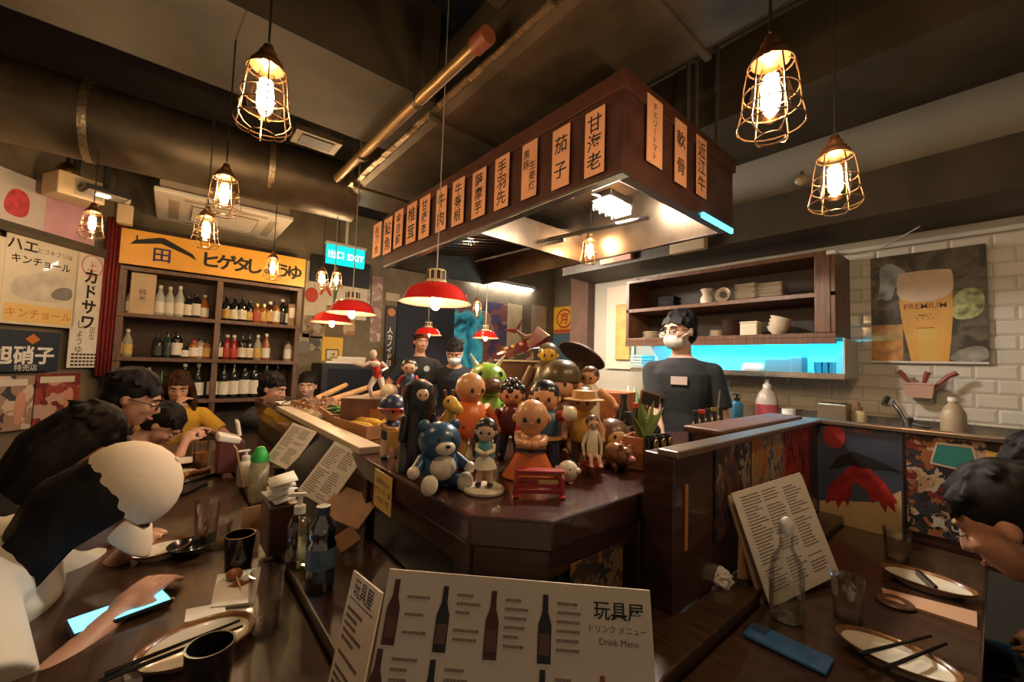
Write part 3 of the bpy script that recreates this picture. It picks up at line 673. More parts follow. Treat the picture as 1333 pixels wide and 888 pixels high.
flat(o, 'diamond_mark', [(W*0.12-0.045, H*0.30), (W*0.12, H*0.17), (W*0.12+0.045, H*0.30), (W*0.12, H*0.43)], t, M('diamond_orange', (0.55, 0.16, 0.04), 0.4))
letter(o, '旭硝子', W*0.27, M('sign_white', (0.75, 0.72, 0.66), 0.4), W*0.02, -H*0.10, t+0.001, bold=0.03)
letter(o, '特売店', W*0.10, M('sign_white', (0, 0, 0)), W*0.06, -H*0.40, t+0.001)
for i, (bxp, lab, cols) in enumerate([((-30, 490, 44, 562), 'old film poster at far left below the navy sign', [(0.05, 0.05, 0.06), (0.35, 0.22, 0.15), (0.60, 0.48, 0.36)]), ((46, 486, 103, 552), 'small dark red magazine poster below the navy sign', [(0.16, 0.02, 0.02), (0.30, 0.05, 0.04), (0.50, 0.32, 0.24)])]):
    o, W, H, t = board('wall_poster', lab, 'poster', 'left', bxp, 0.003, PATCH('old_print_%d' % i, cols, 14, seed=i*3.1))
    flat(o, 'print_block', [(-W*0.42, H*0.32), (W*0.36, H*0.32), (W*0.36, H*0.44), (-W*0.42, H*0.44)], t, M('print_white', (0.62, 0.56, 0.46), 0.5))
    flat(o, 'print_shape', [(W*0.16, -H*0.40), (W*0.30, -H*0.42), (W*0.38, H*0.10), (W*0.25, H*0.25), (W*0.14, H*0.05)], t, M('print_skin', (0.60, 0.28, 0.20), 0.5))
# pink picture strip higher on the left wall
o, W, H, t = board('picture_banner', 'pastel green and pink picture banner high on the left wall', 'banner', 'left', (-60, 232, 138, 300), 0.006, PRINT('banner_print', [(0.50, 0.55, 0.42), (0.60, 0.50, 0.52), (0.62, 0.36, 0.42)], 1.6, stretch=(1, 0.4, 1)))
flat(o, 'print_panel', [(W*0.10, -H*0.48), (W*0.49, -H*0.48), (W*0.49, H*0.40), (W*0.10, H*0.46)], t, M('banner_pink', (0.60, 0.33, 0.40), 0.5, var=0.15, scale=5))
flat(o, 'print_shape', [(-W*0.18, -H*0.30), (-W*0.02, -H*0.34), (0, H*0.05), (-W*0.05, H*0.22), (-W*0.14, H*0.18)], t, M('banner_red', (0.55, 0.05, 0.07), 0.5, var=0.3, scale=25))
flat(o, 'print_shape', [(-W*0.40, -H*0.25), (-W*0.22, -H*0.30), (-W*0.20, H*0.0), (-W*0.34, H*0.14)], t, M('banner_dark', (0.12, 0.09, 0.09), 0.5, var=0.4, scale=25))
# back wall near the doorway
o, W, H, t = board('banner', 'white wall banner with red and green brush marks beside bottle shelf', 'banner', 'back', (399, 346, 480, 414), 0.004, M('banner_white', (0.70, 0.64, 0.54), 0.7, var=0.1, scale=8))
flat(o, 'brush_mark', ring2d(-W*0.40, -H*0.12, W*0.10, H*0.14), t, redink); flat(o, 'brush_mark', [(-W*0.3, -H*0.1), (-W*0.18, H*0.14), (-W*0.08, -H*0.1), (-W*0.13, -H*0.1), (-W*0.19, H*0.03), (-W*0.25, -H*0.1)], t, redink)
MB().tube([(W*(0.12+0.20*math.cos(a)*(1-a*0.05)), -H*0.18+H*0.42*math.sin(a), t+0.001) for a in [x*0.25 for x in range(4, 14)]], [0.006]+[0.02]*8+[0.006], 6).build('brush_mark', M('brush_green', (0.10, 0.16, 0.12), 0.7), o)
flat(o, 'brush_mark', [(W*0.0, -H*0.34), (W*0.22, -H*0.1), (W*0.34, -H*0.2), (W*0.24, -H*0.38)], t, M('brush_red', (0.55, 0.03, 0.03), 0.7))
o, W, H, t = board('speaker_shelf', 'black slanted wall screen above the white banner', 'screen', 'back', (404, 340, 480, 372), 0.05, black, off=0.03, bevel=0.004)
posts = [((394, 408, 424, 440), 'brown photo print on the back wall below white banner', [(0.12, 0.08, 0.06), (0.30, 0.2, 0.14), (0.45, 0.38, 0.30)]), ((388, 434, 402, 460), 'small grey photo print beside the bottle shelf', [(0.2, 0.18, 0.15), (0.42, 0.38, 0.32)]), ((403, 438, 420, 457), 'small dark photo print left of yellow notice', [(0.08, 0.07, 0.06), (0.3, 0.26, 0.2)]),
         ((447, 412, 462, 436), 'orange photo print right of the yellow notice', [(0.4, 0.2, 0.08), (0.55, 0.4, 0.25)]), ((466, 370, 482, 398), 'pale print high beside the doorway', [(0.55, 0.48, 0.38), (0.4, 0.3, 0.22)]), ((483, 360, 497, 445), 'tall pinkish collage of prints beside the doorway', [(0.45, 0.3, 0.24), (0.3, 0.18, 0.14), (0.55, 0.45, 0.38)])]
for i, (bxp, lab, cols) in enumerate(posts):
    board('photo_print', lab, 'poster', 'back', bxp, 0.003, PATCH('photo_%d' % i, cols, 12, seed=i*2.3))
o, W, H, t = board('yellow_notice', 'yellow notice with small black bird drawing on the back wall', 'notice', 'back', (419, 439, 446, 473), 0.004, M('notice_yellow', (0.78, 0.48, 0.05), 0.5))
MB().box((0, -H*0.18, t+0.001), (W*0.62, H*0.44, 0.002)).build('picture_frame', ink, o); MB().box((0, -H*0.18, t+0.002), (W*0.52, H*0.36, 0.002)).build('picture', M('notice_pale', (0.7, 0.6, 0.35), 0.5), o)
flat(o, 'bird_mark', [(-W*0.16, -H*0.12), (0, -H*0.16), (W*0.18, -H*0.30), (W*0.06, -H*0.20), (W*0.16, -H*0.10), (-W*0.02, -H*0.14)], t+0.0032, ink)
o, W, H, t = board('vertical_signboard', 'tall black signboard with white lettering by the doorway', 'sign', 'back', (500, 398, 514, 492), 0.02, M('signboard_black', (0.02, 0.018, 0.018), 0.5))
flat(o, 'picture', ring2d(0, H*0.41, W*0.36, W*0.36), t, M('sb_orange', (0.6, 0.2, 0.06), 0.5)); letter(o, '人\nカ\nノ\nイ\nド\n日', W*0.55, M('sign_white', (0, 0, 0)), -W*0.05, -H*0.07, t+0.001, bold=0.03, line=1.05)
o, W, H, t = board('wall_notice', 'small pale panel notice above the vertical signboard', 'notice', 'back', (502, 382, 520, 392), 0.01, M('notice_beige', (0.45, 0.38, 0.26), 0.5))
# staff doorway curtain
o, W, H, t = board('door_curtain', 'dark navy curtain hanging in the staff doorway', 'curtain', 'back', (517, 398, 600, 520), 0.02, M('curtain_navy', (0.022, 0.026, 0.040), 0.8, var=0.2))
board('blue_poster', 'bright blue picture poster behind the kitchen staff', 'poster', 'back', (590, 402, 628, 480), 0.004, PRINT('blue_print', [(0.02, 0.06, 0.12), (0.03, 0.40, 0.70), (0.12, 0.75, 0.95), (0.20, 0.10, 0.14)], 3.2, seed=2), off=0.022)
board('purple_poster', 'purple and brown picture poster right of the blue one', 'poster', 'back', (629, 394, 659, 474), 0.004, PATCH('purple_print', [(0.10, 0.07, 0.14), (0.28, 0.10, 0.10), (0.45, 0.30, 0.18), (0.12, 0.09, 0.18)], 6, seed=5))
board('paper_scroll', 'pale paper scroll on the kitchen back wall', 'poster', 'back', (660, 396, 679, 462), 0.004, M('scroll', (0.68, 0.54, 0.32), 0.7, var=0.15, scale=6))
board('paper_scroll', 'beige paper sheet in the kitchen corner behind the toys', 'poster', 'back', (692, 398, 711, 440), 0.004, M('scroll2', (0.48, 0.36, 0.24), 0.7, var=0.15, scale=6))
o, W, H, t = board('yellow_poster', 'square yellow poster with red round emblem behind the toys', 'poster', 'far', (713, 399, 757, 433), 0.006, M('poster_yellow', (0.90, 0.50, 0.03), 0.5))
MB().tube([(W*0.21*math.cos(a*math.pi/16), H*0.04+H*0.34*math.sin(a*math.pi/16), t+0.002) for a in range(33)], 0.014, 5, cap=False).build('emblem_ring', ringm, o)
letter(o, '京', H*0.48, ringm, 0, H*0.05, t+0.002, bold=0.03)
flat(o, 'red_band', [(-W*0.48, -H*0.48), (W*0.48, -H*0.48), (W*0.48, -H*0.38), (-W*0.48, -H*0.38)], t, ringm)
for x in (-0.36, 0.36): letter(o, '大\n入', H*0.20, ringm, W*x, H*0.05, t+0.002)
o, W, H, t = board('red_signboard', 'narrow red vertical signboard right of the yellow poster', 'sign', 'far', (758, 394, 769, 446), 0.006, M('signboard_red', (0.55, 0.04, 0.04), 0.5))
letter(o, '高\n良\n食', W*0.62, M('sign_white', (0, 0, 0)), 0, H*0.05, t+0.002, bold=0.03, line=1.25)
board('blue_board', 'grey blue board below the yellow poster', 'board', 'far', (713, 436, 757, 475), 0.01, M('board_blue', (0.10, 0.17, 0.24), 0.5))
# beer poster on the tiled wall
o, W, H, t = board('beer_poster', 'large poster of a glass of beer on the tiled wall', 'poster', 'right', (1130, 328, 1279, 470), 0.004, PRINT('beer_bg', [(0.04, 0.034, 0.03), (0.05, 0.042, 0.036), (0.16, 0.13, 0.10), (0.05, 0.06, 0.045)], 7, seed=1), off=0.019)
flat(o, 'print_steam', [(-W*0.48, H*0.02), (-W*0.40, H*0.20), (-W*0.42, H*0.40), (-W*0.30, H*0.44), (-W*0.12, H*0.30), (-W*0.26, H*0.22), (-W*0.30, H*0.06), (-W*0.42, H*0.10)], t, M('print_steam', (0.34, 0.40, 0.44), 0.5, var=0.6, scale=14))
flat(o, 'print_table', [(-W*0.5, -H*0.5), (-W*0.20, -H*0.5), (-W*0.20, -H*0.16), (-W*0.5, -H*0.16)], t, M('print_amber', (0.62, 0.30, 0.08), 0.5, var=0.5, scale=14))
flat(o, 'print_hops', [(W*0.20, -H*0.15), (W*0.48, -H*0.12), (W*0.48, H*0.14), (W*0.24, H*0.12)], t, M('print_hops', (0.38, 0.40, 0.18), 0.5, var=0.7, scale=24))
flat(o, 'print_cloth', [(W*0.20, -H*0.5), (W*0.5, -H*0.5), (W*0.5, -H*0.38), (W*0.38, -H*0.36), (W*0.2, -H*0.44)], t, M('print_cloth', (0.35, 0.34, 0.32), 0.5, var=0.5, scale=14))
gl = flat(o, 'print_glass', [(-W*0.13, -H*0.5), (W*0.19, -H*0.5), (W*0.215, -H*0.3), (W*0.232, -H*0.1), (W*0.235, H*0.24), (-W*0.235, H*0.24), (-W*0.225, H*0.0), (-W*0.195, -H*0.2), (-W*0.15, -H*0.4)], t+0.001, M('print_beer', (0.78, 0.40, 0.08), 0.4, var=0.25, scale=5, stretch=(1, 0.3, 1)))
flat(o, 'print_foam', [(-W*0.245, H*0.03), (W*0.24, H*0.05), (W*0.245, H*0.29), (W*0.20, H*0.325), (-W*0.20, H*0.325), (-W*0.25, H*0.29)], t+0.002, M('print_foam', (0.80, 0.62, 0.46), 0.5, var=0.08, scale=12))
flat(o, 'print_glow', [(-W*0.06, -H*0.5), (W*0.10, -H*0.5), (W*0.10, -H*0.20), (-W*0.06, -H*0.20)], t+0.002, M('print_gold', (0.85, 0.52, 0.12), 0.4))
letter(o, 'PREMIUM', W*0.092, M('print_maroon', (0.25, 0.08, 0.03), 0.5), 0, 0.0, t+0.0035, bold=0.004)
letter(o, 'MALT\nクラフト', W*0.045, M('print_maroon', (0, 0, 0)), 0, -H*0.10, t+0.0035)
MB().box((0, -H*0.20, t+0.003), (W*0.16, H*0.006, 0.0008)).build('print_rule', M('print_maroon', (0, 0, 0)), o)
MB().box((0, -H*0.5-0.006, t), (W*1.0, 0.012, 0.008)).build('poster_rail', white, o)
# posters on the partition
o, W, H, t = board('partition_poster', 'wide poster with blue sky, sand and red cape shapes on partition', 'poster', 'pany', (1062, 552, 1172, 690), 0.003, M('poster_sky', (0.055, 0.065, 0.10), 0.35, var=0.35, scale=4), off=0.001)
flat(o, 'print_sand', [(-W*0.48, -H*0.48), (W*0.48, -H*0.48), (W*0.48, -H*0.05), (W*0.2, -H*0.2), (-W*0.48, -H*0.30)], t, M('poster_sand', (0.50, 0.36, 0.18), 0.4, var=0.15, scale=6))
flat(o, 'print_cape', [(-W*0.02, H*0.14), (W*0.14, H*0.10), (W*0.30, H*0.0), (W*0.44, -H*0.16), (W*0.40, -H*0.18), (W*0.42, -H*0.26), (W*0.33, -H*0.20), (W*0.31, -H*0.28), (W*0.22, -H*0.17), (W*0.16, -H*0.22), (W*0.10, -H*0.10), (-W*0.05, -H*0.04), (-W*0.12, -H*0.30), (-W*0.17, -H*0.22), (-W*0.24, -H*0.34), (-W*0.28, -H*0.25), (-W*0.40, -H*0.32), (-W*0.34, -H*0.12), (-W*0.20, H*0.0)], t+0.001, M('poster_red', (0.32, 0.02, 0.02), 0.4, var=0.5, scale=18))
flat(o, 'print_wing', [(-W*0.36, H*0.02), (-W*0.24, H*0.16), (-W*0.05, H*0.24), (W*0.16, H*0.20), (W*0.48, H*0.12), (W*0.24, H*0.12), (W*0.06, H*0.09), (-W*0.10, H*0.11), (-W*0.22, H*0.06)], t+0.002, M('poster_black', (0.015, 0.014, 0.016), 0.4))
flat(o, 'print_spot', ring2d(-W*0.28, H*0.36, W*0.14, H*0.12), t+0.001, M('poster_glow', (0.30, 0.03, 0.03), 0.4))
letter(o, '東京戦士', W*0.06, M('poster_pinkred', (0.45, 0.08, 0.06), 0.5), W*0.08, H*0.44, t+0.002)
o, W, H, t = board('partition_poster', 'crowded colourful poster with teal panel at the right of partition', 'poster', 'pany', (1176, 568, 1330, 706), 0.003, PATCH('crowd_print', [(0.02, 0.018, 0.018), (0.16, 0.02, 0.02), (0.02, 0.018, 0.018), (0.36, 0.22, 0.13), (0.04, 0.03, 0.03), (0.28, 0.10, 0.04), (0.03, 0.04, 0.06), (0.45, 0.34, 0.25), (0.02, 0.02, 0.02)], 32, 0.4, seed=4), off=0.001)
flat(o, 'print_panel', [(-W*0.28, H*0.20), (W*0.16, H*0.16), (W*0.10, H*0.42), (-W*0.22, H*0.42)], t+0.001, M('poster_cream', (0.55, 0.50, 0.40), 0.5)); flat(o, 'print_panel', [(-W*0.26, H*0.22), (W*0.14, H*0.18), (W*0.08, H*0.40), (-W*0.205, H*0.40)], t+0.002, M('poster_teal', (0.03, 0.20, 0.19), 0.5))
flat(o, 'print_panel', [(W*0.18, H*0.14), (W*0.46, H*0.12), (W*0.46, H*0.36), (W*0.2, H*0.40)], t+0.001, M('poster_mustard', (0.50, 0.32, 0.08), 0.5, var=0.4, scale=20))
letter(o, '真したこと', W*0.15, M('poster_cream', (0, 0, 0)), W*0.08, -H*0.36, t+0.002, bold=0.02)
for i, (bxp, lab, cols, sd) in enumerate([((928, 572, 975, 690), 'dark poster with grey sketchy figures on the bar panel', [(0.012, 0.012, 0.016), (0.03, 0.03, 0.04), (0.12, 0.04, 0.03), (0.30, 0.25, 0.20)], 1), ((976, 566, 1018, 640), 'narrow orange and blue poster on the bar panel', [(0.06, 0.10, 0.16), (0.45, 0.18, 0.04), (0.40, 0.34, 0.22)], 6), ((1019, 556, 1050, 640), 'narrow red poster at the end of the bar panel', [(0.20, 0.01, 0.01), (0.40, 0.04, 0.02), (0.10, 0.01, 0.01)], 9)]):
    board('panel_poster', lab, 'poster', 'panx', bxp, 0.003, PATCH('panel_print_%d' % i, cols, 34, 0.4, seed=sd, stretch=(1, 0.55, 1)), off=0.007)
# yellow handwritten note on the bar edge and print behind the pane
o = MB().box((0, 0, 0.001), (0.115, 0.10, 0.002)).build('price_note', M('note_yellow', (0.72, 0.46, 0.13), 0.7, var=0.1)); tag(o, 'yellow handwritten note stuck to the bar edge', 'note')
o.matrix_world = frame(hit(500, 640, (0.468, 0, 0), (1, 0, 0))+V((-0.003, 0, 0)), (0, -1, -0.02), (0, 0, 1))
letter(o, '五島仕入い\nカウンター席\n一口ずつ先', 0.018, ink, 0, 0.0, 0.0025, line=1.35)
o, W, H, t = board('bar_print', 'amber and black picture panel under the bar corner', 'poster', 'panx', (748, 690, 825, 760), 0.004, PATCH('bar_print_m', [(0.02, 0.018, 0.016), (0.22, 0.10, 0.02), (0.05, 0.03, 0.02), (0.18, 0.13, 0.08)], 40, seed=3))
o.matrix_world = frame((0.735, 0.565, 0.85), (1, 0, 0), (0, 0, 1))
# ------------------------------------------------------------------ open wall cabinet with crockery
CX = 2.85
def cp(x, y): return hit(x, y, (CX, 0, 0), (1, 0, 0))
ya, yb = cp(815, 400).y, cp(1088, 410).y
ztop, zbot = (cp(815, 364).z+cp(1060, 331).z)/2, (cp(816, 446).z+cp(1076, 438).z)/2
zmid = (cp(817, 401).z+cp(1060, 384).z)/2
cab_in = M('cabinet_inside', (0.035, 0.022, 0.018), 0.6)
cb = thing('wall_cabinet', 'open brown wall cabinet stacked with plates above the cook', 'cabinet')
yc = (ya+yb)/2; yw = ya-yb
MB().box((3.185, yc, (ztop+zbot)/2), (0.02, yw, ztop-zbot)).build('back_board', cab_in, cb)
for z in (ztop-0.014, zmid-0.014, zbot+0.014): MB().box((CX+0.175, yc, z), (0.35, yw, 0.028)).build('shelf_board', wood_br, cb, bevel=0.003)
MB().box((CX+0.175, ya-0.014, (ztop+zbot)/2), (0.35, 0.028, ztop-zbot-0.056)).build('side_board', wood_br, cb, bevel=0.003)
MB().box((CX+0.175, yb+0.014, (ztop+zbot)/2), (0.35, 0.028, ztop-zbot-0.056)).build('side_board', wood_br, cb, bevel=0.003)
MB().box((CX+0.006, ya*0+(ya+yb)/2, zbot-0.018), (0.012, yw, 0.036)).build('valance', wood_br, cb)
MB().box((CX+0.009, yb+0.06, (ztop+zbot)/2), (0.030, 0.075, ztop-zbot-0.056)).build('stile', wood_br, cb, bevel=0.003)
# crockery
cw = M('crockery_white', (0.72, 0.62, 0.48), 0.3, coat=0.3); cbr = M('crockery_brown', (0.12, 0.05, 0.04), 0.35); cdk = M('crockery_dark', (0.03, 0.028, 0.028), 0.4)
def cxy(px, xx=CX+0.12): q = hit(px, 410, (xx, 0, 0), (1, 0, 0)); return q.y
def stack(label, px, z, n, w, th, mat, group, square=True, xx=CX+0.13, jit=0.004):
    y = cxy(px, xx)
    if square: me = MB().lathe([(w*0.34, 0), (w*0.40, th*0.2), (w*0.66, th*0.8), (w*0.70, th*0.8), (w*0.70, th*0.95), (w*0.40, th*0.5)], n=4, m=Matrix.Rotation(R(45), 3, 'Z')).mesh('plate', mat)
    else: me = MB().lathe([(w*0.25, 0), (w*0.28, th*0.3), (w*0.46, th*0.8), (w*0.5, th*0.85), (w*0.5, th), (w*0.28, th*0.55)], n=18).mesh('plate', mat, True)
    for i in range(n):
        o = link('plate', me); o.location = (xx+random.uniform(-jit, jit), y+random.uniform(-jit, jit), z+i*th*0.98); o.rotation_euler = (0, 0, random.uniform(-.06, .06))
        tag(o, label+(', topmost' if i == n-1 else ', bottom one' if i == 0 else ', %s from the bottom' % ordn[i]), 'plate', group)
stack('square cream plate in the left tall stack on upper cabinet shelf', 974, zmid, 10, 0.13, 0.0115, cw, 'left stack of square plates on upper shelf')
stack('square cream plate in the right stack on upper cabinet shelf', 1006, zmid, 9, 0.14, 0.0115, cw, 'right stack of square plates on upper shelf')
stack('dark square plate in the dim stack on upper cabinet shelf', 872, zmid, 8, 0.13, 0.011, cdk, 'dark plates on upper shelf')
stack('round dark brown plate stacked on the lower cabinet shelf', 953, zbot+0.028, 10, 0.13, 0.0115, cbr, 'brown plates on lower shelf', False)
stack('round cream saucer stacked at left of lower cabinet shelf', 848, zbot+0.028, 5, 0.13, 0.012, cw, 'saucers at left of lower shelf', False)
stack('small cream saucer stacked behind the cook on lower shelf', 933, zbot+0.028, 4, 0.09, 0.012, cw, 'small saucers on lower shelf', False)
def lath(name, label, cat, p, prof, mat, n=20, group=None, m=None, smooth=True):
    o = MB().lathe(prof, n=n, m=m).build(name, mat, smooth=smooth); o.location = p
    return tag(o, label, cat, group)
bowlp = lambda r, h: [(r*0.42, 0), (r*0.45, h*0.08), (r*0.8, h*0.45), (r, h), (r*0.95, h), (r*0.74, h*0.5), (r*0.3, h*0.16)]
lath('ladle_jar', 'small cream ceramic jar on the upper cabinet shelf', 'jar', (CX+0.13, cxy(919), zmid), [(0.03, 0), (0.042, 0.01), (0.044, 0.05), (0.028, 0.075), (0.034, 0.10), (0.045, 0.115), (0.04, 0.12)], cw)
t = thing('serving_bowl', 'cream bowl lying on its side showing dark hollow', 'bowl', (CX+0.13, cxy(942), zmid))
m_ = Matrix.Rotation(R(-80), 3, 'Y')
MB().lathe(bowlp(0.052, 0.06), (0.03, 0, 0.052), 20, m_).build('bowl_body', cw, t, smooth=True); MB().lathe([(0.022, 0.046), (0.022, 0.062)], (0.03, 0, 0.052), 16, m_).build('hollow', cdk, t)
lath('bread_box', 'small cream round pot on the lower shelf', 'pot', (CX+0.12, cxy(865), zbot+0.028), [(0.03, 0), (0.038, 0.01), (0.038, 0.045), (0.03, 0.05)], cw)
t = thing('food_container', 'square cream lidded container on lower cabinet shelf', 'container', (CX+0.13, cxy(977), zbot+0.028))
MB().box((0, 0, 0.042), (0.10, 0.105, 0.084)).build('tub', cw, t, bevel=0.006); MB().box((0, 0, 0.09), (0.106, 0.111, 0.012)).build('lid', cw, t, bevel=0.003)
for i in range(4):
    o = lath('bowl', 'cream bowl in the leaning stack on lower shelf, %s from the bottom' % ordn[i], 'bowl', (CX+0.13+0.002*i, cxy(1010)-0.004*i, zbot+0.034+i*0.022), bowlp(0.062, 0.045), cw, group='leaning stack of bowls')
    o.rotation_euler = (R(10+2*i), R(4), 0)
for px, lb in ((830, 'left'), (857, 'right')):
    lath('bowl', 'upturned cream bowl on top of the cabinet, the %s one' % lb, 'bowl', (CX+0.1, cxy(px), ztop), [(0.045, 0), (0.044, 0.012), (0.03, 0.028), (0.014, 0.034)], cw)
t = thing('cable_socket', 'white plug with loose cable on the cabinet top corner', 'plug', cp(1083, 329))
MB().box((0.0, 0, 0), (0.05, 0.045, 0.025)).build('plug_body', white, t, bevel=0.006)
MB().tube([(0, -0.02, 0), (0.1, -0.08, -0.005), (0.2, -0.16, 0.02), (0.25, -0.26, 0.09), (0.2, -0.34, 0.12)], 0.004, 6).build('cable', white, t, smooth=True)
# lit steel tray under the cabinet
zs = (cp(822, 482).z+cp(1098, 492).z)/2
ty0, ty1 = cp(1100, 480).y, cp(822, 480).y
ut = thing('utility_tray', 'steel shelf under the cabinet glowing with cyan light', 'shelf')
MB().box((CX+0.175, (ty0+ty1)/2, zs), (0.36, ty1-ty0, 0.012)).build('tray_base', steel, ut)
MB().box((CX-0.004, (ty0+ty1)/2, zs+0.008), (0.01, ty1-ty0, 0.032)).build('front_lip', steel, ut)
MB().box((3.185, (ty0+ty1)/2, (zs+zbot)/2), (0.012, ty1-ty0, zbot-zs-0.01)).build('back_plate', M('tray_back', (0.55, 0.6, 0.6), 0.35), ut)
MB().box((CX+0.18, ty0+0.006, (zs+zbot)/2), (0.34, 0.008, zbot-zs-0.01)).build('end_plate', M('tray_back', (0, 0, 0)), ut)
MB().tube([(CX+0.05, ty0+0.08, zbot-0.016), (CX+0.05, ty1-0.08, zbot-0.016)], 0.010, 8).build('light_tube', EMIT('cyan_tube', (0.015, 0.60, 0.95), 48.0), ut, label='cyan light tube')
def bxs(name, label, cat, p, d, mat, bevel=0.004, group=None):
    o = MB().box((0, 0, d[2]/2), d).build(name, mat, bevel=bevel); o.location = p
    return tag(o, label, cat, group)
tz = zs+0.008
t = thing('speaker_box', 'teal grey countertop appliance on the lit tray', 'appliance', (CX+0.15, cxy(1020), tz))
MB().box((0, 0.02, 0.05), (0.12, 0.16, 0.10)).build('body', M('teal_grey', (0.12, 0.22, 0.25), 0.4), t, bevel=0.008); MB().box((-0.01, -0.075, 0.058), (0.11, 0.07, 0.116)).build('head', M('teal_grey', (0, 0, 0)), t, bevel=0.012)
for i, px in enumerate((1066, 1075, 1083)):
    lath('cup', 'small drinking glass on the lit tray, %s from left' % ordn[i], 'glass', (CX+0.1, cxy(px), tz), [(0.018, 0), (0.022, 0.08), (0.020, 0.08), (0.017, 0.006)], GLASS('tray_glass', (0.6, 0.85, 0.9), 0.3), 14, group='glasses on the lit tray')
for i in range(5):
    bxs('filter_sheet', 'flat sheet in the pile at left of lit tray, %s from the bottom' % ordn[i], 'sheet', (CX+0.16, cxy(834), tz+i*0.024), (0.2, 0.11, 0.020), M('sheet_cyan', (0.4, 0.5, 0.5), 0.5), 0.004, 'sheets on the lit tray')
bxs('wrapped_roll', 'white wrapped roll lying on the lit tray', 'roll', (CX+0.12, cxy(982), tz), (0.08, 0.15, 0.07), white, 0.03)
lath('ladle_bowl', 'shallow dish at left on the lit tray', 'dish', (CX+0.1, cxy(856), tz), bowlp(0.05, 0.02), M('crockery_dark', (0, 0, 0)))
# white notice board and yellow pouch left of the cabinet
o, W, H, t = board('notice_board', 'white board on the wall left of the cabinet', 'board', 'right', (790, 372, 826, 480), 0.012, M('board_white', (0.70, 0.60, 0.46), 0.5))
MB().box((W*0.14, -H*0.06, t+0.012), (W*0.50, H*0.66, 0.024)).build('menu_folder', M('folder_tan', (0.62, 0.36, 0.10), 0.5, var=0.25, scale=9), o, bevel=0.004)
# worktop items
WZ = 1.0
def wp(px, py): return hit(px, py, (2.88, 0, 0), (1, 0, 0))
def pump_bottle(label, p, h, r, body, cap, group=None, liquid=None):
    t = thing('pump_bottle', label, 'bottle', p, random.uniform(-0.6, 0.6), group)
    MB().lathe([(r*0.9, 0), (r, h*0.03), (r, h*0.55), (r*0.8, h*0.64), (r*0.42, h*0.68), (r*0.42, h*0.72)], n=18).build('bottle_body', body, t, smooth=True)
    if liquid: MB().lathe([(r*0.86, 0.003), (r*0.93, h*0.03), (r*0.93, h*0.38)], n=18).build('liquid', liquid, t, smooth=True)
    c = MB().lathe([(r*0.5, h*0.70), (r*0.5, h*0.80), (r*0.2, h*0.82), (r*0.2, h*0.92)], n=12).build('pump_collar', cap, t, smooth=True)
    MB().box((-r*0.3, 0, h*0.945), (r*1.5, r*0.42, h*0.05)).build('nozzle', cap, c, bevel=0.002)
    return t
soap = M('soap_cream', (0.62, 0.52, 0.32), 0.4)
t = thing('soap_dispenser', 'big clear bottle with red label behind the cook', 'bottle', V((2.9, wp(997, 520).y, WZ)))
MB().lathe([(0.055, 0), (0.062, 0.01), (0.062, 0.12), (0.045, 0.17), (0.022, 0.195), (0.022, 0.21)], n=20).build('bottle_body', M('jug_plastic', (0.5, 0.42, 0.36), 0.3), t, smooth=True)
MB().lathe([(0.063, 0.025), (0.063, 0.10)], n=20, cap=False).build('label', M('jug_red', (0.35, 0.05, 0.06), 0.5), t); MB().lathe([(0.024, 0.20), (0.024, 0.22), (0.012, 0.23), (0.012, 0.255)], n=12).build('cap', white, t)
pump_bottle('blue cleaning bottle beside the red labelled jug', V((2.8, wp(966, 535).y, WZ)), 0.16, 0.035, M('clean_blue', (0.05, 0.22, 0.36), 0.3), cap_k)
lath('mug', 'small white mug on the worktop behind serving shelf', 'mug', V((2.86, wp(1028, 535).y, WZ)), [(0.028, 0), (0.034, 0.02), (0.034, 0.085), (0.030, 0.085), (0.028, 0.01)], white)
t = thing('chopping_tray', 'white tray and board lying on the worktop', 'tray', V((2.84, wp(1045, 545).y, WZ))); MB().box((0, 0, 0.012), (0.24, 0.34, 0.024)).build('tray_body', white, t, bevel=0.006); MB().box((0, 0.02, 0.032), (0.2, 0.28, 0.014)).build('board', M('tray_board', (0.6, 0.6, 0.58), 0.5), t)
t = thing('utensil_bin', 'square steel utensil bin left of the sink', 'bin', V((2.84, wp(1089, 545).y, WZ))); MB().box((0, 0, 0.07), (0.13, 0.13, 0.14)).build('bin_body', M('bin_steel', (0.30, 0.24, 0.17), 0.35, 0.7), t, bevel=0.006); MB().box((0, 0, 0.139), (0.11, 0.11, 0.006)).build('hollow', cdk, t)
pump_bottle('cream soap pump bottle left of the tap', V((2.87, wp(1118, 545).y, WZ)), 0.16, 0.036, soap, M('pump_brown', (0.25, 0.12, 0.05), 0.4))
for i, (px, hh, rr) in enumerate(((1155, 0.05, 0.026), (1198, 0.06, 0.03), (1214, 0.035, 0.03))):
    lath('sponge_cup', ['dark cup just left of the tap', 'dark cup just right of the tap', 'low dark dish right of the tap'][i], 'cup', V((2.86, wp(px, 550).y, WZ)), [(rr*0.8, 0), (rr, hh), (rr*0.85, hh), (rr*0.7, 0.006)], M('cup_dark', (0.06, 0.055, 0.045), 0.4), 16)
t = thing('kitchen_tap', 'chrome and black mixer tap on the worktop', 'tap', V((2.95, wp(1180, 550).y, WZ)))
MB().lathe([(0.032, 0), (0.030, 0.03), (0.022, 0.045), (0.020, 0.09)], n=16).build('tap_base', cap_k, t, smooth=True)
MB().tube([(0, 0, 0.05), (-0.01, 0.03, 0.13), (-0.03, 0.055, 0.175), (-0.06, 0.07, 0.18), (-0.075, 0.075, 0.15)], [0.018, 0.017, 0.017, 0.020, 0.022], 12).build('spout', chrome, t, smooth=True)
MB().tube([(0, 0, 0.06), (-0.02, -0.08, 0.05)], [0.014, 0.009], 8).build('lever', cap_k, t, smooth=True)
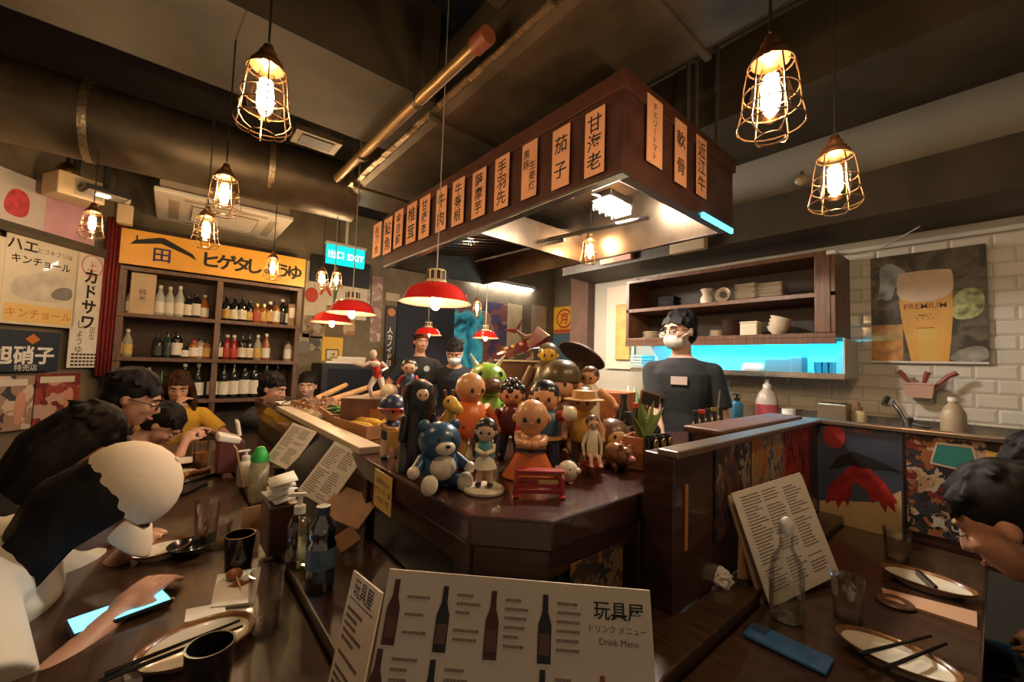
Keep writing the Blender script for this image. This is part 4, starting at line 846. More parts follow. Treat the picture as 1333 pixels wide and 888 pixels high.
t = thing('plastic_jug', 'translucent plastic bottle standing right of the sink', 'bottle', V((2.9, wp(1241, 550).y, WZ)))
MB().lathe([(0.04, 0), (0.045, 0.01), (0.045, 0.13), (0.03, 0.165), (0.016, 0.18), (0.016, 0.195)], n=18).build('bottle_body', M('jug_tan', (0.42, 0.32, 0.22), 0.35), t, smooth=True); MB().lathe([(0.019, 0.19), (0.019, 0.21)], n=12).build('cap', white, t)
for i, (px, mt) in enumerate(((826, white), (834, M('squeeze_green', (0.45, 0.6, 0.35), 0.4)))):
    t = thing('squeeze_bottle', ['white squeeze bottle left of the cook', 'pale green squeeze bottle left of the cook'][i], 'bottle', V((2.8, wp(px, 515).y, WZ))); MB().lathe([(0.026, 0), (0.028, 0.01), (0.028, 0.10), (0.015, 0.115)], n=14).build('bottle_body', mt, t, smooth=True); MB().lathe([(0.016, 0.115), (0.012, 0.13), (0.004, 0.16)], n=10).build('nozzle', mt, t, smooth=True)
# basket fixed to the tiles
bq = hit(1197, 508, (3.13, 0, 0), (1, 0, 0))
t = thing('wall_basket', 'pale pink plastic basket hung on the tiles below beer poster', 'basket', bq)
MB().lathe([(0.07, -0.04), (0.085, 0.03), (0.092, 0.032), (0.092, 0.04), (0.08, 0.036), (0.066, -0.03)], n=4, m=Matrix.Rotation(R(45), 3, 'Z'), sx=1).build('basket_body', M('basket_pink', (0.66, 0.42, 0.34), 0.5), t)
for i, (dy, ang) in enumerate(((0.02, 0.5), (-0.01, -0.2), (-0.04, -0.9))):
    o = MB().tube([(0, 0, -0.03), (0, 0.09*math.sin(ang), 0.05), (0, 0.13*math.sin(ang), 0.07)], [0.006, 0.012, 0.014], 8).build('brush_handle', M('handle_red', (0.28, 0.06, 0.05), 0.45), smooth=True); o.location = bq+V((-0.01*i, dy, 0.03))
    tag(o, 'dark red handle sticking out of the pink basket, %s from left' % ordn[i], 'handle', 'handles in the pink basket')
# emergency light on the soffit
e = hit(896, 316, (2.70, 0, 0), (1, 0, 0)); t = thing('emergency_light', 'cream emergency light box with two round lamps on soffit', 'emergency light', e)
MB().box((0.0, 0, 0), (0.05, 0.25, 0.13)).build('battery_box', M('box_cream', (0.74, 0.56, 0.33), 0.5), t, bevel=0.006)
for yy in (0.04, -0.07):
    h_ = MB().lathe([(0.02, 0.05), (0.046, 0.03), (0.05, 0.0), (0.046, -0.004)], (-0.01, yy, 0.115), 18, Matrix.Rotation(R(90), 3, 'Y')).build('lamp_head', M('head_grey', (0.22, 0.19, 0.15), 0.4), t, smooth=True)
    MB().lathe([(0.001, -0.006), (0.042, -0.005), (0.042, 0.002)], (-0.01, yy, 0.115), 18, Matrix.Rotation(R(90), 3, 'Y')).build('lens', M('lens', (0.55, 0.45, 0.33), 0.15, 0.4), h_, smooth=True)
for i, (px, py, s) in enumerate(((792, 325, 0.14), (812, 318, 0.17))):
    q = hit(px, py+8, (2.70, 0, 0), (1, 0, 0)); bxs('junction_box', ['small pale junction box left on the soffit', 'larger pink junction box beside the hood on soffit'][i], 'box', q-V((0, 0, s/2)), (0.05, s, s*0.9), M('junction_%d' % i, [(0.5, 0.36, 0.22), (0.55, 0.27, 0.18)][i], 0.5), 0.01)
# air conditioner, exit sign, speaker and floodlight at left
ac = thing('air_conditioner', 'white ceiling cassette air conditioner above the bottle shelf', 'air conditioner', (0.30, 4.36, 2.50))
MB().box((0, 0, 0.0), (0.92, 0.86, 0.035)).build('face_panel', M('ac_white', (0.85, 0.79, 0.68), 0.5), ac, bevel=0.008); MB().box((0, 0, 0.27), (0.86, 0.80, 0.5)).build('unit_body', M('ac_body', (0.45, 0.38, 0.28), 0.5), ac)
MB().box((0, 0, -0.02), (0.46, 0.46, 0.008)).build('intake_grille', M('grille', (0.22, 0.18, 0.14), 0.5), ac)
for i in range(9): MB().box((0, -0.2+i*0.05, -0.027), (0.45, 0.012, 0.006)).build('grille_bar', M('ac_white', (0, 0, 0)), ac)
for a in range(4):
    m_ = Matrix.Rotation(a*math.pi/2, 3, 'Z'); MB().box(m_ @ V((0, -0.34, -0.019)), (0.56, 0.06, 0.006), m_).build('vent_flap', M('flap', (0.5, 0.44, 0.34), 0.5), ac)
x_ = at(451, 334, 3.75)
ex = thing('exit_sign', 'glowing cyan green exit sign hanging near the doorway', 'sign', mw=frame(x_, (1, 0, 0), (0, 0, 1)))
MB().box((0, 0, -0.02), (0.34, 0.17, 0.04)).build('light_box', EMIT('exit_green', (0.01, 0.50, 0.46), 0.8), ex, bevel=0.004); letter(ex, '出口 EXIT', 0.075, EMIT('exit_white', (0.9, 1.0, 0.95), 1.6), 0, 0, 0.003, bold=0.02)
MB().box((0, 0.10, -0.02), (0.36, 0.02, 0.06)).build('mount', white, ex); MB().bar((0, 0.10, -0.02), (0, 0.55, -0.02), 0.02).build('hanger', white, ex)
f_ = at(97, 247, 2.75); t = thing('wall_speaker', 'cream box speaker high in the left corner', 'speaker', f_, R(30)); MB().box((0, 0, 0), (0.24, 0.2, 0.15)).build('cabinet', M('box_cream', (0, 0, 0)), t, bevel=0.008); MB().box((0.03, -0.102, 0), (0.14, 0.006, 0.11)).build('grille', M('speaker_grille', (0.5, 0.42, 0.3), 0.7), t)
MB().bar((0, 0, 0.07), (0, 0, 0.36), 0.03).build('bracket', black, t)
f_ = at(137, 254, 2.72); t = thing('floodlight', 'flat square floodlight glowing below the left ceiling', 'floodlight', f_, R(20)); MB().box((0, 0, 0.012), (0.22, 0.15, 0.03)).build('housing', black, t, bevel=0.004); MB().box((0, 0, -0.006), (0.19, 0.12, 0.006)).build('reflector', M('flood_grey', (0.45, 0.42, 0.36), 0.3), t); MB().box((-0.01, 0, -0.011), (0.06, 0.05, 0.004)).build('led', EMIT('flood_led', (1, 0.85, 0.65), 14), t); MB().bar((0, 0, 0.02), (0, 0, 0.35), 0.025).build('bracket', black, t)
f_ = at(88, 224, 2.7); t = thing('spot_lamp', 'round brass spotlight above the cream speaker', 'spotlight', f_); MB().lathe([(0.02, 0.06), (0.055, 0.03), (0.06, 0.0), (0.04, -0.004)], n=16, m=Matrix.Rotation(R(25), 3, 'X')).build('lamp_can', brass, t, smooth=True); MB().bar((0, 0, 0.05), (0, 0, 0.4), 0.02).build('stem', black, t)
f_ = at(163, 280, 3.2); t = thing('wall_sensor', 'small beige box on the wall left of the shelf sign', 'box', f_); MB().box((0, 0, 0), (0.09, 0.08, 0.15)).build('case', M('box_cream', (0, 0, 0)), t, bevel=0.006); MB().ell((0.0, -0.02, 0.11), (0.03, 0.03, 0.035)).build('dome', cw, t, smooth=True)
q = at(412, 183, 2.35); t = thing('ceiling_vent', 'small metal vent grille below the ceiling beam', 'vent', q); MB().box((0, 0, 0), (0.24, 0.17, 0.03)).build('frame', duct_m, t); MB().box((0, 0, -0.017), (0.17, 0.11, 0.006)).build('opening', black, t); MB().bar((0, 0, 0), (0, 0, 0.5), 0.12).build('neck', duct_m, t)
q = at(1035, 268, 2.2); t = thing('plaster_fragment', 'small lit cable gland on the right ceiling beam', 'fitting', V((2.66, q.y, 2.385))); MB().ell((0, 0, 0), (0.03, 0.035, 0.03)).build('gland', M('gland', (0.5, 0.38, 0.2), 0.5), t); MB().lathe([(0.012, 0), (0.008, 0.05)], n=8).build('stub', brass, t)
# tall black monitor-like cabinet beside doorway
t = thing('black_cabinet', 'dark low cabinet against the back wall behind the food', 'cabinet', hit(450, 500, (0, 4.6, 0), (0, 1, 0)) * 1.0); t.location.z = 0
MB().box((0, 0, 0.62), (0.62, 0.4, 1.24)).build('cabinet_body', black, t, bevel=0.006); MB().box((0, -0.203, 1.05), (0.5, 0.006, 0.28)).build('screen', M('dark_pane', (0, 0, 0)), t)
for i in range(3): MB().box((-0.05+i*0.03, 0, 1.255+i*0.025), (0.4-i*0.05, 0.25, 0.024)).build('paper_pile', [paper, cream, paper][i], t)

sl_ = thing('strip_light', 'white strip light high on the kitchen back wall', 'light', (3.85, 4.80, 2.50)); MB().box((0, 0, 0.03), (1.2, 0.09, 0.05)).build('housing', white, sl_, bevel=0.006); MB().tube([(-0.57, 0, -0.012), (0.57, 0, -0.012)], 0.016, 8).build('tube', EMIT('strip_white', (1.0, 0.92, 0.80), 26.0), sl_)
# ------------------------------------------------------------------ things on the left table
por = M('porcelain', (0.74, 0.66, 0.52), 0.22, var=0.06, scale=20, coat=0.4); prim = M('glaze_brown', (0.20, 0.085, 0.025), 0.28, var=0.4, scale=18, coat=0.4)
napk = M('napkin', (0.80, 0.74, 0.64), 0.85, bump=0.2, scale=60)
lacq = M('black_lacquer', (0.008, 0.008, 0.009), 0.18, coat=0.6)
tumbler_g = GLASS('tumbler_glass', (0.985, 0.98, 0.965), 0.25)
def oval_plate(label, a, b, ratio, z, a2=None):
    """a, b: pixels of the two ends of the long axis on the table"""
    p, q = hz(*a, z+0.02), hz(*b, z+0.02); c = (p+q)/2; L = (q-p).length/2; ang = math.atan2((q-p).y, (q-p).x)
    t = thing('oval_plate', label, 'plate', (c.x, c.y, z), ang); ratio = ratio*1.2
    MB().lathe([(L*0.66, 0.0), (L*0.72, 0.004), (L*0.94, 0.017), (L*0.94, 0.0205), (L*0.78, 0.010), (L*0.001, 0.007)], n=40, sy=ratio).build('plate_body', por, t, smooth=True)
    MB().lathe([(L*0.92, 0.0155), (L, 0.020), (L, 0.024), (L*0.93, 0.0215), (L*0.89, 0.0175)], n=40, sy=ratio, cap=False).build('rim', prim, t, smooth=True)
    return t, c, L, ang
def sticks(label, a, b, z0, z1, mat=lacq, r=0.0042):
    p, q = hz(*a, z0), hz(*b, z1)
    o = MB().tube([p, q], [r*0.6, r], 8).build('chopstick', mat, smooth=True)
    return tag(o, label, 'chopstick', 'chopsticks on plates')
oval_plate('large oval plate with brown rim at front of left table', (172, 872), (330, 802), 0.62, TZ)
sticks('black chopstick lying across the front left plate', (312, 808), (136, 878), TZ+0.028, TZ+0.028)
sticks('black chopstick close beside its pair on front left plate', (316, 815), (128, 888), TZ+0.028, TZ+0.028)
oval_plate('oval plate with brown rim before the white capped guest', (170, 728), (247, 700), 0.6, TZ)
def cup(label, px, py, z, h, r, mat, name='cup', taper=0.85, cat='cup'):
    c = hz(px, py, z+h); o = MB().lathe([(r*taper*0.96, 0), (r*taper, 0.004), (r, h), (r*0.90, h), (r*taper*0.85, h*0.12), (0.001, h*0.1)], n=28).build(name, mat, smooth=True); o.location = (c.x, c.y, z)
    return tag(o, label, cat)
cup('black round cup in front of the large oval plate', 274, 838, TZ, 0.10, 0.034, lacq)
cup('black cup beside the dark napkin box on left table', 313, 695, TZ, 0.085, 0.036, lacq)
c = hz(248, 722, TZ); o = MB().lathe(bowlp(0.055, 0.03), n=24).build('sauce_bowl', lacq, smooth=True); o.location = (c.x, c.y, TZ); tag(o, 'small black sauce bowl behind the phone', 'bowl')
def tumbler(label, px, py, h, r, z=TZ, drink=None, ice=False):
    c = hz(px, py, z); t = thing('glass_tumbler', label, 'glass', (c.x, c.y, z), group='glass tumblers')
    MB().lathe([(r*0.82, 0), (r*0.85, 0.004), (r, h), (r*0.94, h), (r*0.79, 0.014), (0.001, 0.012)], n=24).build('glass_wall', tumbler_g, t, smooth=True)
    MB().lathe([(r*0.76, 0.001), (r*0.78, 0.012)], n=24).build('glass_base', GLASS('glass_base', (0.85, 0.83, 0.78), 0.8), t, smooth=True)
    if drink: MB().lathe([(r*0.78, 0.014), (r*0.9, h*0.6)], n=24).build('drink', drink, t, smooth=True)
    return t
tumbler('clear tumbler right of the large oval plate', 343, 818, 0.115, 0.033)
tumbler('clear empty tumbler standing before the black cup', 268, 700, 0.11, 0.034)
tumbler('clear tumbler at the table middle behind the first', 282, 712, 0.07, 0.036)
tumbler('tumbler of amber drink far along the left table', 260, 610, 0.13, 0.035, drink=M('amber_drink', (0.35, 0.12, 0.03), 0.2))
# paper tray with sauce and skewer
q = [hz(*p, TZ+0.006) for p in ((283, 748), (340, 738), (331, 784), (274, 790))]; c = sum(q, V((0, 0, 0)))/4
t = thing('paper_tray', 'square paper tray with brown sauce and a skewer', 'tray', (c.x, c.y, TZ))
n_ = [(v.x-c.x, v.y-c.y) for v in q][::-1]
MB().poly(n_, 0.0, 0.006).build('paper', napk, t)
MB().poly([(0.75*a*(1+0.3*math.sin(i*2.1)), 0.75*b2*(1+0.3*math.cos(i*1.7))) for i, (a, b2) in enumerate(ring2d(0.01, 0.01, 0.03, 0.018, 14))], 0.006, 0.0075).build('sauce_stain', M('sauce', (0.25, 0.08, 0.02), 0.3, var=0.4, scale=60), t)
MB().ell((0.0, 0.045, 0.016), (0.018, 0.022, 0.012)).build('meatball', M('meat', (0.28, 0.09, 0.025), 0.4, var=0.3, scale=60), t, smooth=True)
MB().tube([(0.0, 0.05, 0.02), (0.005, -0.03, 0.012)], 0.002, 6).build('skewer', M('bamboo', (0.6, 0.42, 0.2), 0.6), t)
def sheet(name, label, cat, pxs, z, mat, th=0.003, group=None):
    q = [hz(*p, z) for p in pxs]; o = MB().poly([(v.x, v.y) for v in q], z, z+th).build(name, mat)
    return tag(o, label, cat, group)
sheet('napkin', 'white paper napkin tucked behind the large oval plate', 'napkin', ((242, 795), (290, 786), (296, 802), (240, 812)), TZ, napk)
sheet('napkin', 'crumpled white napkin at the bottom edge near black chopsticks', 'napkin', ((160, 882), (178, 878), (185, 892), (162, 896)), TZ, napk, 0.012)
# phone on the table with a lit cyan screen
q = [hz(*p, TZ+0.02) for p in ((100, 797), (118, 820), (210, 783), (196, 768))]; c = sum(q, V((0, 0, 0)))/4
PHC = c.copy()
t = thing('smartphone', 'phone with glowing cyan screen under the guest hand', 'phone', (c.x, c.y, TZ+0.012))
dxy = (q[2]+q[3]-q[0]-q[1]); an = math.atan2(dxy.y, dxy.x); t.rotation_euler = (0, 0, an)
MB().box((0, 0, 0.0), (0.155, 0.074, 0.009)).build('phone_body', black, t, bevel=0.003); MB().box((0, 0, 0.005), (0.146, 0.066, 0.0012)).build('screen', EMIT('screen_cyan', (0.10, 0.62, 0.95), 2.0), t)
t = thing('smartphone', 'dark phone lying flat beside the distant food tray', 'phone', hz(243, 637, TZ+0.005), R(55)); MB().box((0, 0, 0), (0.15, 0.075, 0.009)).build('phone_body', lacq, t, bevel=0.003); MB().box((0, 0, 0.005), (0.14, 0.066, 0.001)).build('screen', M('dark_pane', (0, 0, 0)), t)
t = thing('food_platter', 'dark platter with white paper and glistening food', 'platter', hz(232, 622, TZ), R(45)); MB().box((0, 0, 0.008), (0.20, 0.26, 0.016)).build('platter_board', lacq, t, bevel=0.003); MB().box((0.0, 0.04, 0.018), (0.13, 0.14, 0.004), Matrix.Rotation(0.3, 3, 'Z')).build('white_paper', napk, t)
for i in range(6): MB().ell((-0.06+0.025*i, -0.07+0.01*math.sin(i), 0.024), (0.017, 0.014, 0.012)).build('morsel', M('meat', (0, 0, 0)), t, smooth=True)
t = thing('flat_plate', 'pale small plate far down the left table', 'plate', hz(238, 604, TZ)); MB().lathe(bowlp(0.08, 0.018), n=24).build('plate_body', por, t, smooth=True)
# ------------------------------------------------------------------ things on the ledge
t = thing('napkin_box', 'dark wooden napkin box with white tissues on the ledge', 'napkin box', hz(362, 712, LZ), R(0))
MB().box((0, 0, 0.065), (0.075, 0.115, 0.13)).build('box_body', wood_dk, t, bevel=0.004)
cr = MB()
for i in range(5): cr.quad(*[V((random.uniform(-.01, .01)+sx*0.032, sy*0.05+random.uniform(-.012, .012), 0.128+0.012*i+random.uniform(0, 0.035)*(1 if sx > 0 else 0.4))) for sx, sy in ((-1, -1), (1, -1), (1, 1), (-1, 1))])
o = cr.build('tissue', napk, t, smooth=True); s_ = o.modifiers.new('s', 'SOLIDIFY'); s_.thickness = 0.003
pump_bottle('clear hand sanitiser pump bottle on the ledge', hz(386, 737, LZ), 0.19, 0.028, GLASS('sanitiser', (0.88, 0.90, 0.84), 0.3), M('pump_white', (0.72, 0.68, 0.6), 0.4), liquid=GLASS('gel', (0.80, 0.84, 0.74), 0.1))
t = thing('water_bottle', 'blue tinted plastic water bottle on the ledge', 'bottle', hz(415, 768, LZ))
MB().lathe([(0.026, 0), (0.031, 0.006), (0.032, 0.04), (0.029, 0.06), (0.032, 0.08), (0.032, 0.105), (0.027, 0.115), (0.031, 0.13), (0.028, 0.15), (0.014, 0.168), (0.013, 0.18)], n=22).build('bottle_body', GLASS('pet_blue', (0.16, 0.30, 0.48), 0.7), t, smooth=True)
MB().lathe([(0.0325, 0.055), (0.0325, 0.1)], n=22, cap=False).build('label', M('pet_label', (0.10, 0.17, 0.25), 0.5, var=0.3, scale=40), t); MB().lathe([(0.0155, 0.172), (0.0155, 0.19)], n=16).build('cap', M('cap_navy', (0.03, 0.06, 0.13), 0.4), t)
t = thing('spray_bottle', 'pale patterned bottle with bright green cap', 'bottle', hz(335, 652, LZ)); MB().lathe([(0.028, 0), (0.032, 0.01), (0.032, 0.13), (0.026, 0.15)], n=20).build('bottle_body', M('spray_body', (0.55, 0.52, 0.36), 0.45, var=0.35, scale=30), t, smooth=True); MB().lathe([(0.03, 0.145), (0.028, 0.165), (0.014, 0.195), (0.008, 0.198)], n=18).build('cap', M('cap_green', (0.04, 0.50, 0.10), 0.35), t, smooth=True)
pump_bottle('small white pump bottle beside the green capped bottle', hz(318, 632, LZ), 0.15, 0.03, M('lotion', (0.6, 0.56, 0.45), 0.4), M('pump_white', (0, 0, 0)))
t = thing('napkin_box', 'maroon napkin box with folded white napkin, farther along ledge', 'napkin box', hz(297, 612, LZ)); MB().box((0, 0, 0.07), (0.10, 0.13, 0.14)).build('box_body', M('maroon_box', (0.12, 0.03, 0.03), 0.5), t, bevel=0.006)
MB().box((-0.01, -0.01, 0.15), (0.09, 0.12, 0.03), Matrix.Rotation(0.25, 3, 'Y')).build('tissue', napk, t, bevel=0.008); MB().box((0.03, 0.02, 0.19), (0.012, 0.08, 0.07), Matrix.Rotation(-0.2, 3, 'Y')).build('tissue', napk, t, bevel=0.003)
for i, (dy, c2) in enumerate(((-0.09, (0.45, 0.22, 0.12)), (-0.115, (0.6, 0.45, 0.33)))):
    o = MB().box((0, 0, 0.08), (0.006, 0.075, 0.16), Matrix.Rotation(R(-12), 3, 'Y')).build('menu_card', M('card_%d' % i, c2, 0.6)); p = hz(305, 625, LZ); o.location = (p.x, p.y+dy, LZ+0.002); tag(o, ['brown card leaning by the maroon napkin box', 'pale card leaning by the maroon napkin box'][i], 'card')
t = thing('kraft_card', 'small brown kraft card standing before the napkin box', 'card', hz(326, 690, LZ), R(10)); MB().box((0, 0, 0.035), (0.05, 0.004, 0.07)).build('card', M('kraft', (0.35, 0.17, 0.07), 0.7), t)
# menus leaning against the bar
def lean_card(name, label, cat, pxs, mat, t=0.003, **k):
    """pxs: (px, py, depth) of top-left, top-right, bottom-right, bottom-left"""
    P = [at(*p) for p in pxs]; c = sum(P, V((0, 0, 0)))/4
    u = ((P[1]-P[0])+(P[2]-P[3])).normalized(); v = ((P[0]-P[3])+(P[1]-P[2])); W = ((P[1]-P[0]).length+(P[2]-P[3]).length)/2; H = v.length/2
    o = MB().box((0, 0, t/2), (W, H, t)).build(name, mat, bevel=0.001); o.matrix_world = frame(c, u, v); tag(o, label, cat)
    return o, W, H, t
def print_rows(o, x0, x1, y0, y1, n, z, mat, seed=0, cols=1, th=0.45):
    rr = random.Random(seed); b = MB(); dy = (y0-y1)/n; cw_ = (x1-x0)/cols
    for k in range(cols):
        for i in range(n):
            if rr.random() < 0.12: continue
            x = x0+k*cw_; e = x+cw_*rr.uniform(0.45, 0.88)
            while x < e:
                l = cw_*rr.uniform(0.05, 0.16); b.box((min(x+l/2, e), y0-dy*(i+0.5), z), (l*0.8, dy*th, 0.0006)); x += l
    if b.v: b.build('small_print', mat, o)['kind'] = 'stuff'
grey = M('print_ink', (0.16, 0.12, 0.10), 0.7)
MENU = [((378, 549, 1.62), (411, 563, 1.52), (378, 613, 1.44), (350, 600, 1.52), 'paper menu sheet leaning on the bar nearest the far food'),
        ((432, 575, 1.38), (462, 590, 1.30), (440, 668, 1.20), (392, 640, 1.26), 'large paper menu sheet leaning on the bar behind water bottle')]
for i, mm in enumerate(MENU):
    o, W, H, t = lean_card('menu_sheet', mm[4], 'menu', mm[:4], paper); print_rows(o, -W*0.42, W*0.45, H*0.44, -H*0.44, 22, t+0.0004, grey, i, 2, 0.35)
lean_card('menu_folder', 'black menu folder between the two leaning paper menus', 'menu', ((412, 568, 1.54), (432, 576, 1.46), (404, 632, 1.34), (378, 616, 1.40)), lacq, 0.006)
lean_card('menu_board', 'light brown wooden menu board below the large paper menu', 'menu', ((446, 655, 1.22), (470, 618, 1.30), (468, 668, 1.20), (432, 708, 1.10)), M('board_wood', (0.50, 0.26, 0.12), 0.5, var=0.2), 0.006)
lean_card('menu_board', 'small brown card box at the foot of the leaning menus', 'menu', ((432, 700, 1.10), (462, 690, 1.14), (460, 705, 1.12), (440, 730, 1.06)), M('board_wood', (0, 0, 0)), 0.02)
# front menu cards
def card3(name, label, TL, TR, BL, mat, t=0.004):
    u = (TR-TL); v = (TL-BL); o = MB().box((0, 0, t/2), (u.length, v.length, t)).build(name, mat, bevel=0.001)
    o.matrix_world = frame((TR+BL)/2, u, v); tag(o, label, 'menu'); return o, u.length, v.length, t
TL, TR = at(508, 740, 0.575), at(845, 768, 0.575)
u = (TR-TL).normalized(); dn = V((-fwd.x*0.42, -fwd.y*0.42, -1)); dn = (dn-u*dn.dot(u)).normalized()
o, W, H, t = card3('drink_menu', 'large landscape drink menu with sake bottles in the foreground', TL, TR, TL+dn*0.252, M('menu_paper', (0.78, 0.66, 0.53), 0.35, var=0.05, scale=5))
mb = M('menu_bottle', (0.09, 0.02, 0.015), 0.5); mb2 = M('menu_bottle_dark', (0.02, 0.015, 0.02), 0.5); mb3 = M('menu_bottle_amber', (0.35, 0.08, 0.02), 0.5)
def pbottle(x, y, h, mt):
    w_ = h*0.115
    flat(o, 'printed_bottle', [(x-w_, y), (x+w_, y), (x+w_, y+h*0.55), (x+w_*0.45, y+h*0.74), (x+w_*0.40, y+h), (x-w_*0.40, y+h), (x-w_*0.45, y+h*0.74), (x-w_, y+h*0.55)], t, mt)
    flat(o, 'printed_label', [(x-w_*0.8, y+h*0.12), (x+w_*0.8, y+h*0.12), (x+w_*0.8, y+h*0.42), (x-w_*0.8, y+h*0.42)], t+0.0004, M('menu_lab', (0.16, 0.07, 0.06), 0.6) if mt != mb3 else M('menu_lab2', (0.5, 0.25, 0.1), 0.6))
S_ = W/335.0   # metres per pixel of the photographed card
for (px, py0, py1, mt) in ((522, 751, 812, mb), (584, 759, 820, mb2), (645, 765, 828, mb), (710, 770, 833, mb2), (515, 815, 880, mb), (579, 826, 890, mb2), (709, 838, 900, mb2), (780, 845, 900, mb3)):
    x = (px-676)*S_; ytop = H/2-(py0-740-(px-508)*0.085)*S_*1.12; h = (py1-py0)*S_*1.12
    pbottle(x, ytop-h, h, mt)
    if px < 760: print_rows(o, x+0.016, x+0.054, ytop-0.004, ytop-h*0.86, 6, t+0.0004, M('print_soft', (0.30, 0.22, 0.17), 0.7), px, 1, 0.32)
print_rows(o, 0.125, 0.17, H/2-0.115, H/2-0.17, 5, t+0.0004, grey, 3)
flat(o, 'white_patch', [(-0.035, -0.06), (0.025, -0.06), (0.025, 0.0), (-0.035, 0.0)], t, M('patch', (0.82, 0.70, 0.55), 0.4))
letter(o, '玩具屋', 0.0235, ink, 0.138, H/2-0.029, t+0.0006, bold=0.01)
letter(o, 'ドリンク メニュー', 0.0098, grey, 0.136, H/2-0.050, t+0.0006); letter(o, 'Drink Menu', 0.011, grey, 0.137, H/2-0.064, t+0.0006)
TL, TR = at(463, 742, 0.74), at(500, 772, 0.635)
u = (TR-TL).normalized(); dn = V((-0.25, -0.02, -1)); dn = (dn-u*dn.dot(u)).normalized()
o, W, H, t = card3('drink_menu', 'narrow menu card facing left beside the large drink menu', TL, TR, TL+dn*0.20, M('menu_paper', (0, 0, 0)))
letter(o, '玩具屋', min(W*0.26, 0.03), ink, 0, H*0.40, t+0.0006); MB().box((0, H*0.31, t+0.0003), (W*0.8, 0.0012, 0.0004)).build('rule', ink, o); print_rows(o, -W*0.40, W*0.40, H*0.26, -H*0.48, 14, t+0.0004, grey, 9)
# ------------------------------------------------------------------ right table
RP = oval_plate('oval plate with two black chopsticks on the right table', (1088, 818), (1255, 888), 0.5, TZ)
sticks('black chopstick across the near right plate, the farther one', (1212, 828), (1118, 852), TZ+0.029, TZ+0.026)
sticks('black chopstick across the near right plate, the nearer one', (1232, 838), (1148, 872), TZ+0.029, TZ+0.026)
t, c, L, an = oval_plate('oval plate with black divider at the far right', (1146, 736), (1274, 776), 0.52, TZ)
MB().box((0.0, 0, 0.018), (0.008, L*1.05, 0.016), Matrix.Rotation(0.5, 3, 'Z')).build('divider', lacq, t)
sheet('paper_sleeve', 'long pale orange paper sleeve between the two right plates', 'paper sleeve', ((1147, 768), (1272, 800), (1272, 820), (1152, 782)), TZ, M('sleeve_peach', (0.62, 0.36, 0.22), 0.7), 0.006)
c = hz(1165, 786, TZ); o = MB().lathe([(0.035, 0), (0.038, 0.005), (0.034, 0.008), (0.001, 0.004)], n=20).build('coaster', wood_br, smooth=True); o.location = (c.x, c.y, TZ); tag(o, 'small round brown dish under the paper sleeve', 'dish')
tumbler('clear tumbler between the water bottle and right plates', 1104, 806, 0.095, 0.032)
tumbler('clear tumbler close to the partition poster', 1168, 728, 0.09, 0.034)
t = thing('smartphone', 'blue phone lying on the table edge at lower right', 'phone', hz(1024, 842, TZ+0.006)); q0, q1 = hz(972, 818, TZ), hz(1078, 868, TZ)
t.rotation_euler = (0, 0, math.atan2((q1-q0).y, (q1-q0).x)); L = (q1-q0).length
MB().box((0, 0, 0), (L, 0.062, 0.010)).build('phone_body', M('phone_blue', (0.03, 0.16, 0.42), 0.25, var=0.25, scale=12, coat=0.5), t, bevel=0.004); MB().box((-L*0.36, 0.01, 0.0055), (0.03, 0.028, 0.002)).build('camera_bump', M('phone_navy', (0.02, 0.05, 0.13), 0.3), t, bevel=0.0008)
t = thing('water_carafe', 'clear glass water bottle with white stopper on right table', 'bottle', hz(1024, 806, TZ))
MB().lathe([(0.030, 0), (0.034, 0.006), (0.035, 0.10), (0.030, 0.13), (0.017, 0.155), (0.014, 0.165), (0.014, 0.195)], n=24).build('bottle_body', GLASS('carafe', (0.985, 0.985, 0.97), 0.25), t, smooth=True)
MB().lathe([(0.031, 0.004), (0.033, 0.01), (0.033, 0.075)], n=24).build('water', GLASS('water', (0.93, 0.92, 0.86), 0.1), t, smooth=True); MB().lathe([(0.015, 0.19), (0.016, 0.21), (0.010, 0.222), (0.004, 0.228)], n=14).build('stopper', white, t, smooth=True)
# clipboard menus
o, W, H, t = lean_card('menu_sheet', 'paper menu on a tilted board beside the clear water bottle', 'menu', ((950, 640, 1.055), (1036, 619, 1.16), (1097, 742, 1.10), (1004, 795, 0.975)), paper, 0.002); print_rows(o, -W*0.42, W*0.46, H*0.45, -H*0.40, 30, t+0.0004, grey, 5, 3, 0.3)
o, W, H, t = lean_card('menu_board', 'pale wooden clipboard behind the right paper menu', 'menu', ((949, 641, 1.06), (1042, 624, 1.17), (1099, 740, 1.115), (998, 798, 0.985)), M('clip_wood', (0.62, 0.44, 0.26), 0.5, var=0.15), 0.008); o.location = o.location-V(o.matrix_world.col[2][:3])*0.014
MB().box((0, -0.0, -0.012), (0.02, H*0.9, 0.012)).build('stand_foot', M('clip_wood', (0, 0, 0)), o)
lean_card('menu_board', 'brown board leaning behind the clipboard at its left', 'menu', ((963, 690, 1.05), (985, 690, 1.10), (985, 757, 1.06), (958, 750, 1.02)), M('board_wood', (0, 0, 0)), 0.008)
bm_ = bmesh.new(); bmesh.ops.create_icosphere(bm_, subdivisions=3, radius=0.022)
for v in bm_.verts: v.co *= 1+0.35*math.sin(v.co.x*300+v.co.y*170)*math.cos(v.co.z*260+v.co.y*120)
me = bpy.data.meshes.new('tissue'); bm_.to_mesh(me); bm_.free(); me.materials.append(napk); o = link('crumpled_tissue', me); c = hz(940, 762, LZ); o.location = (c.x, c.y, LZ+0.016); tag(o, 'crumpled white tissue ball on the ledge below dark poster', 'tissue')
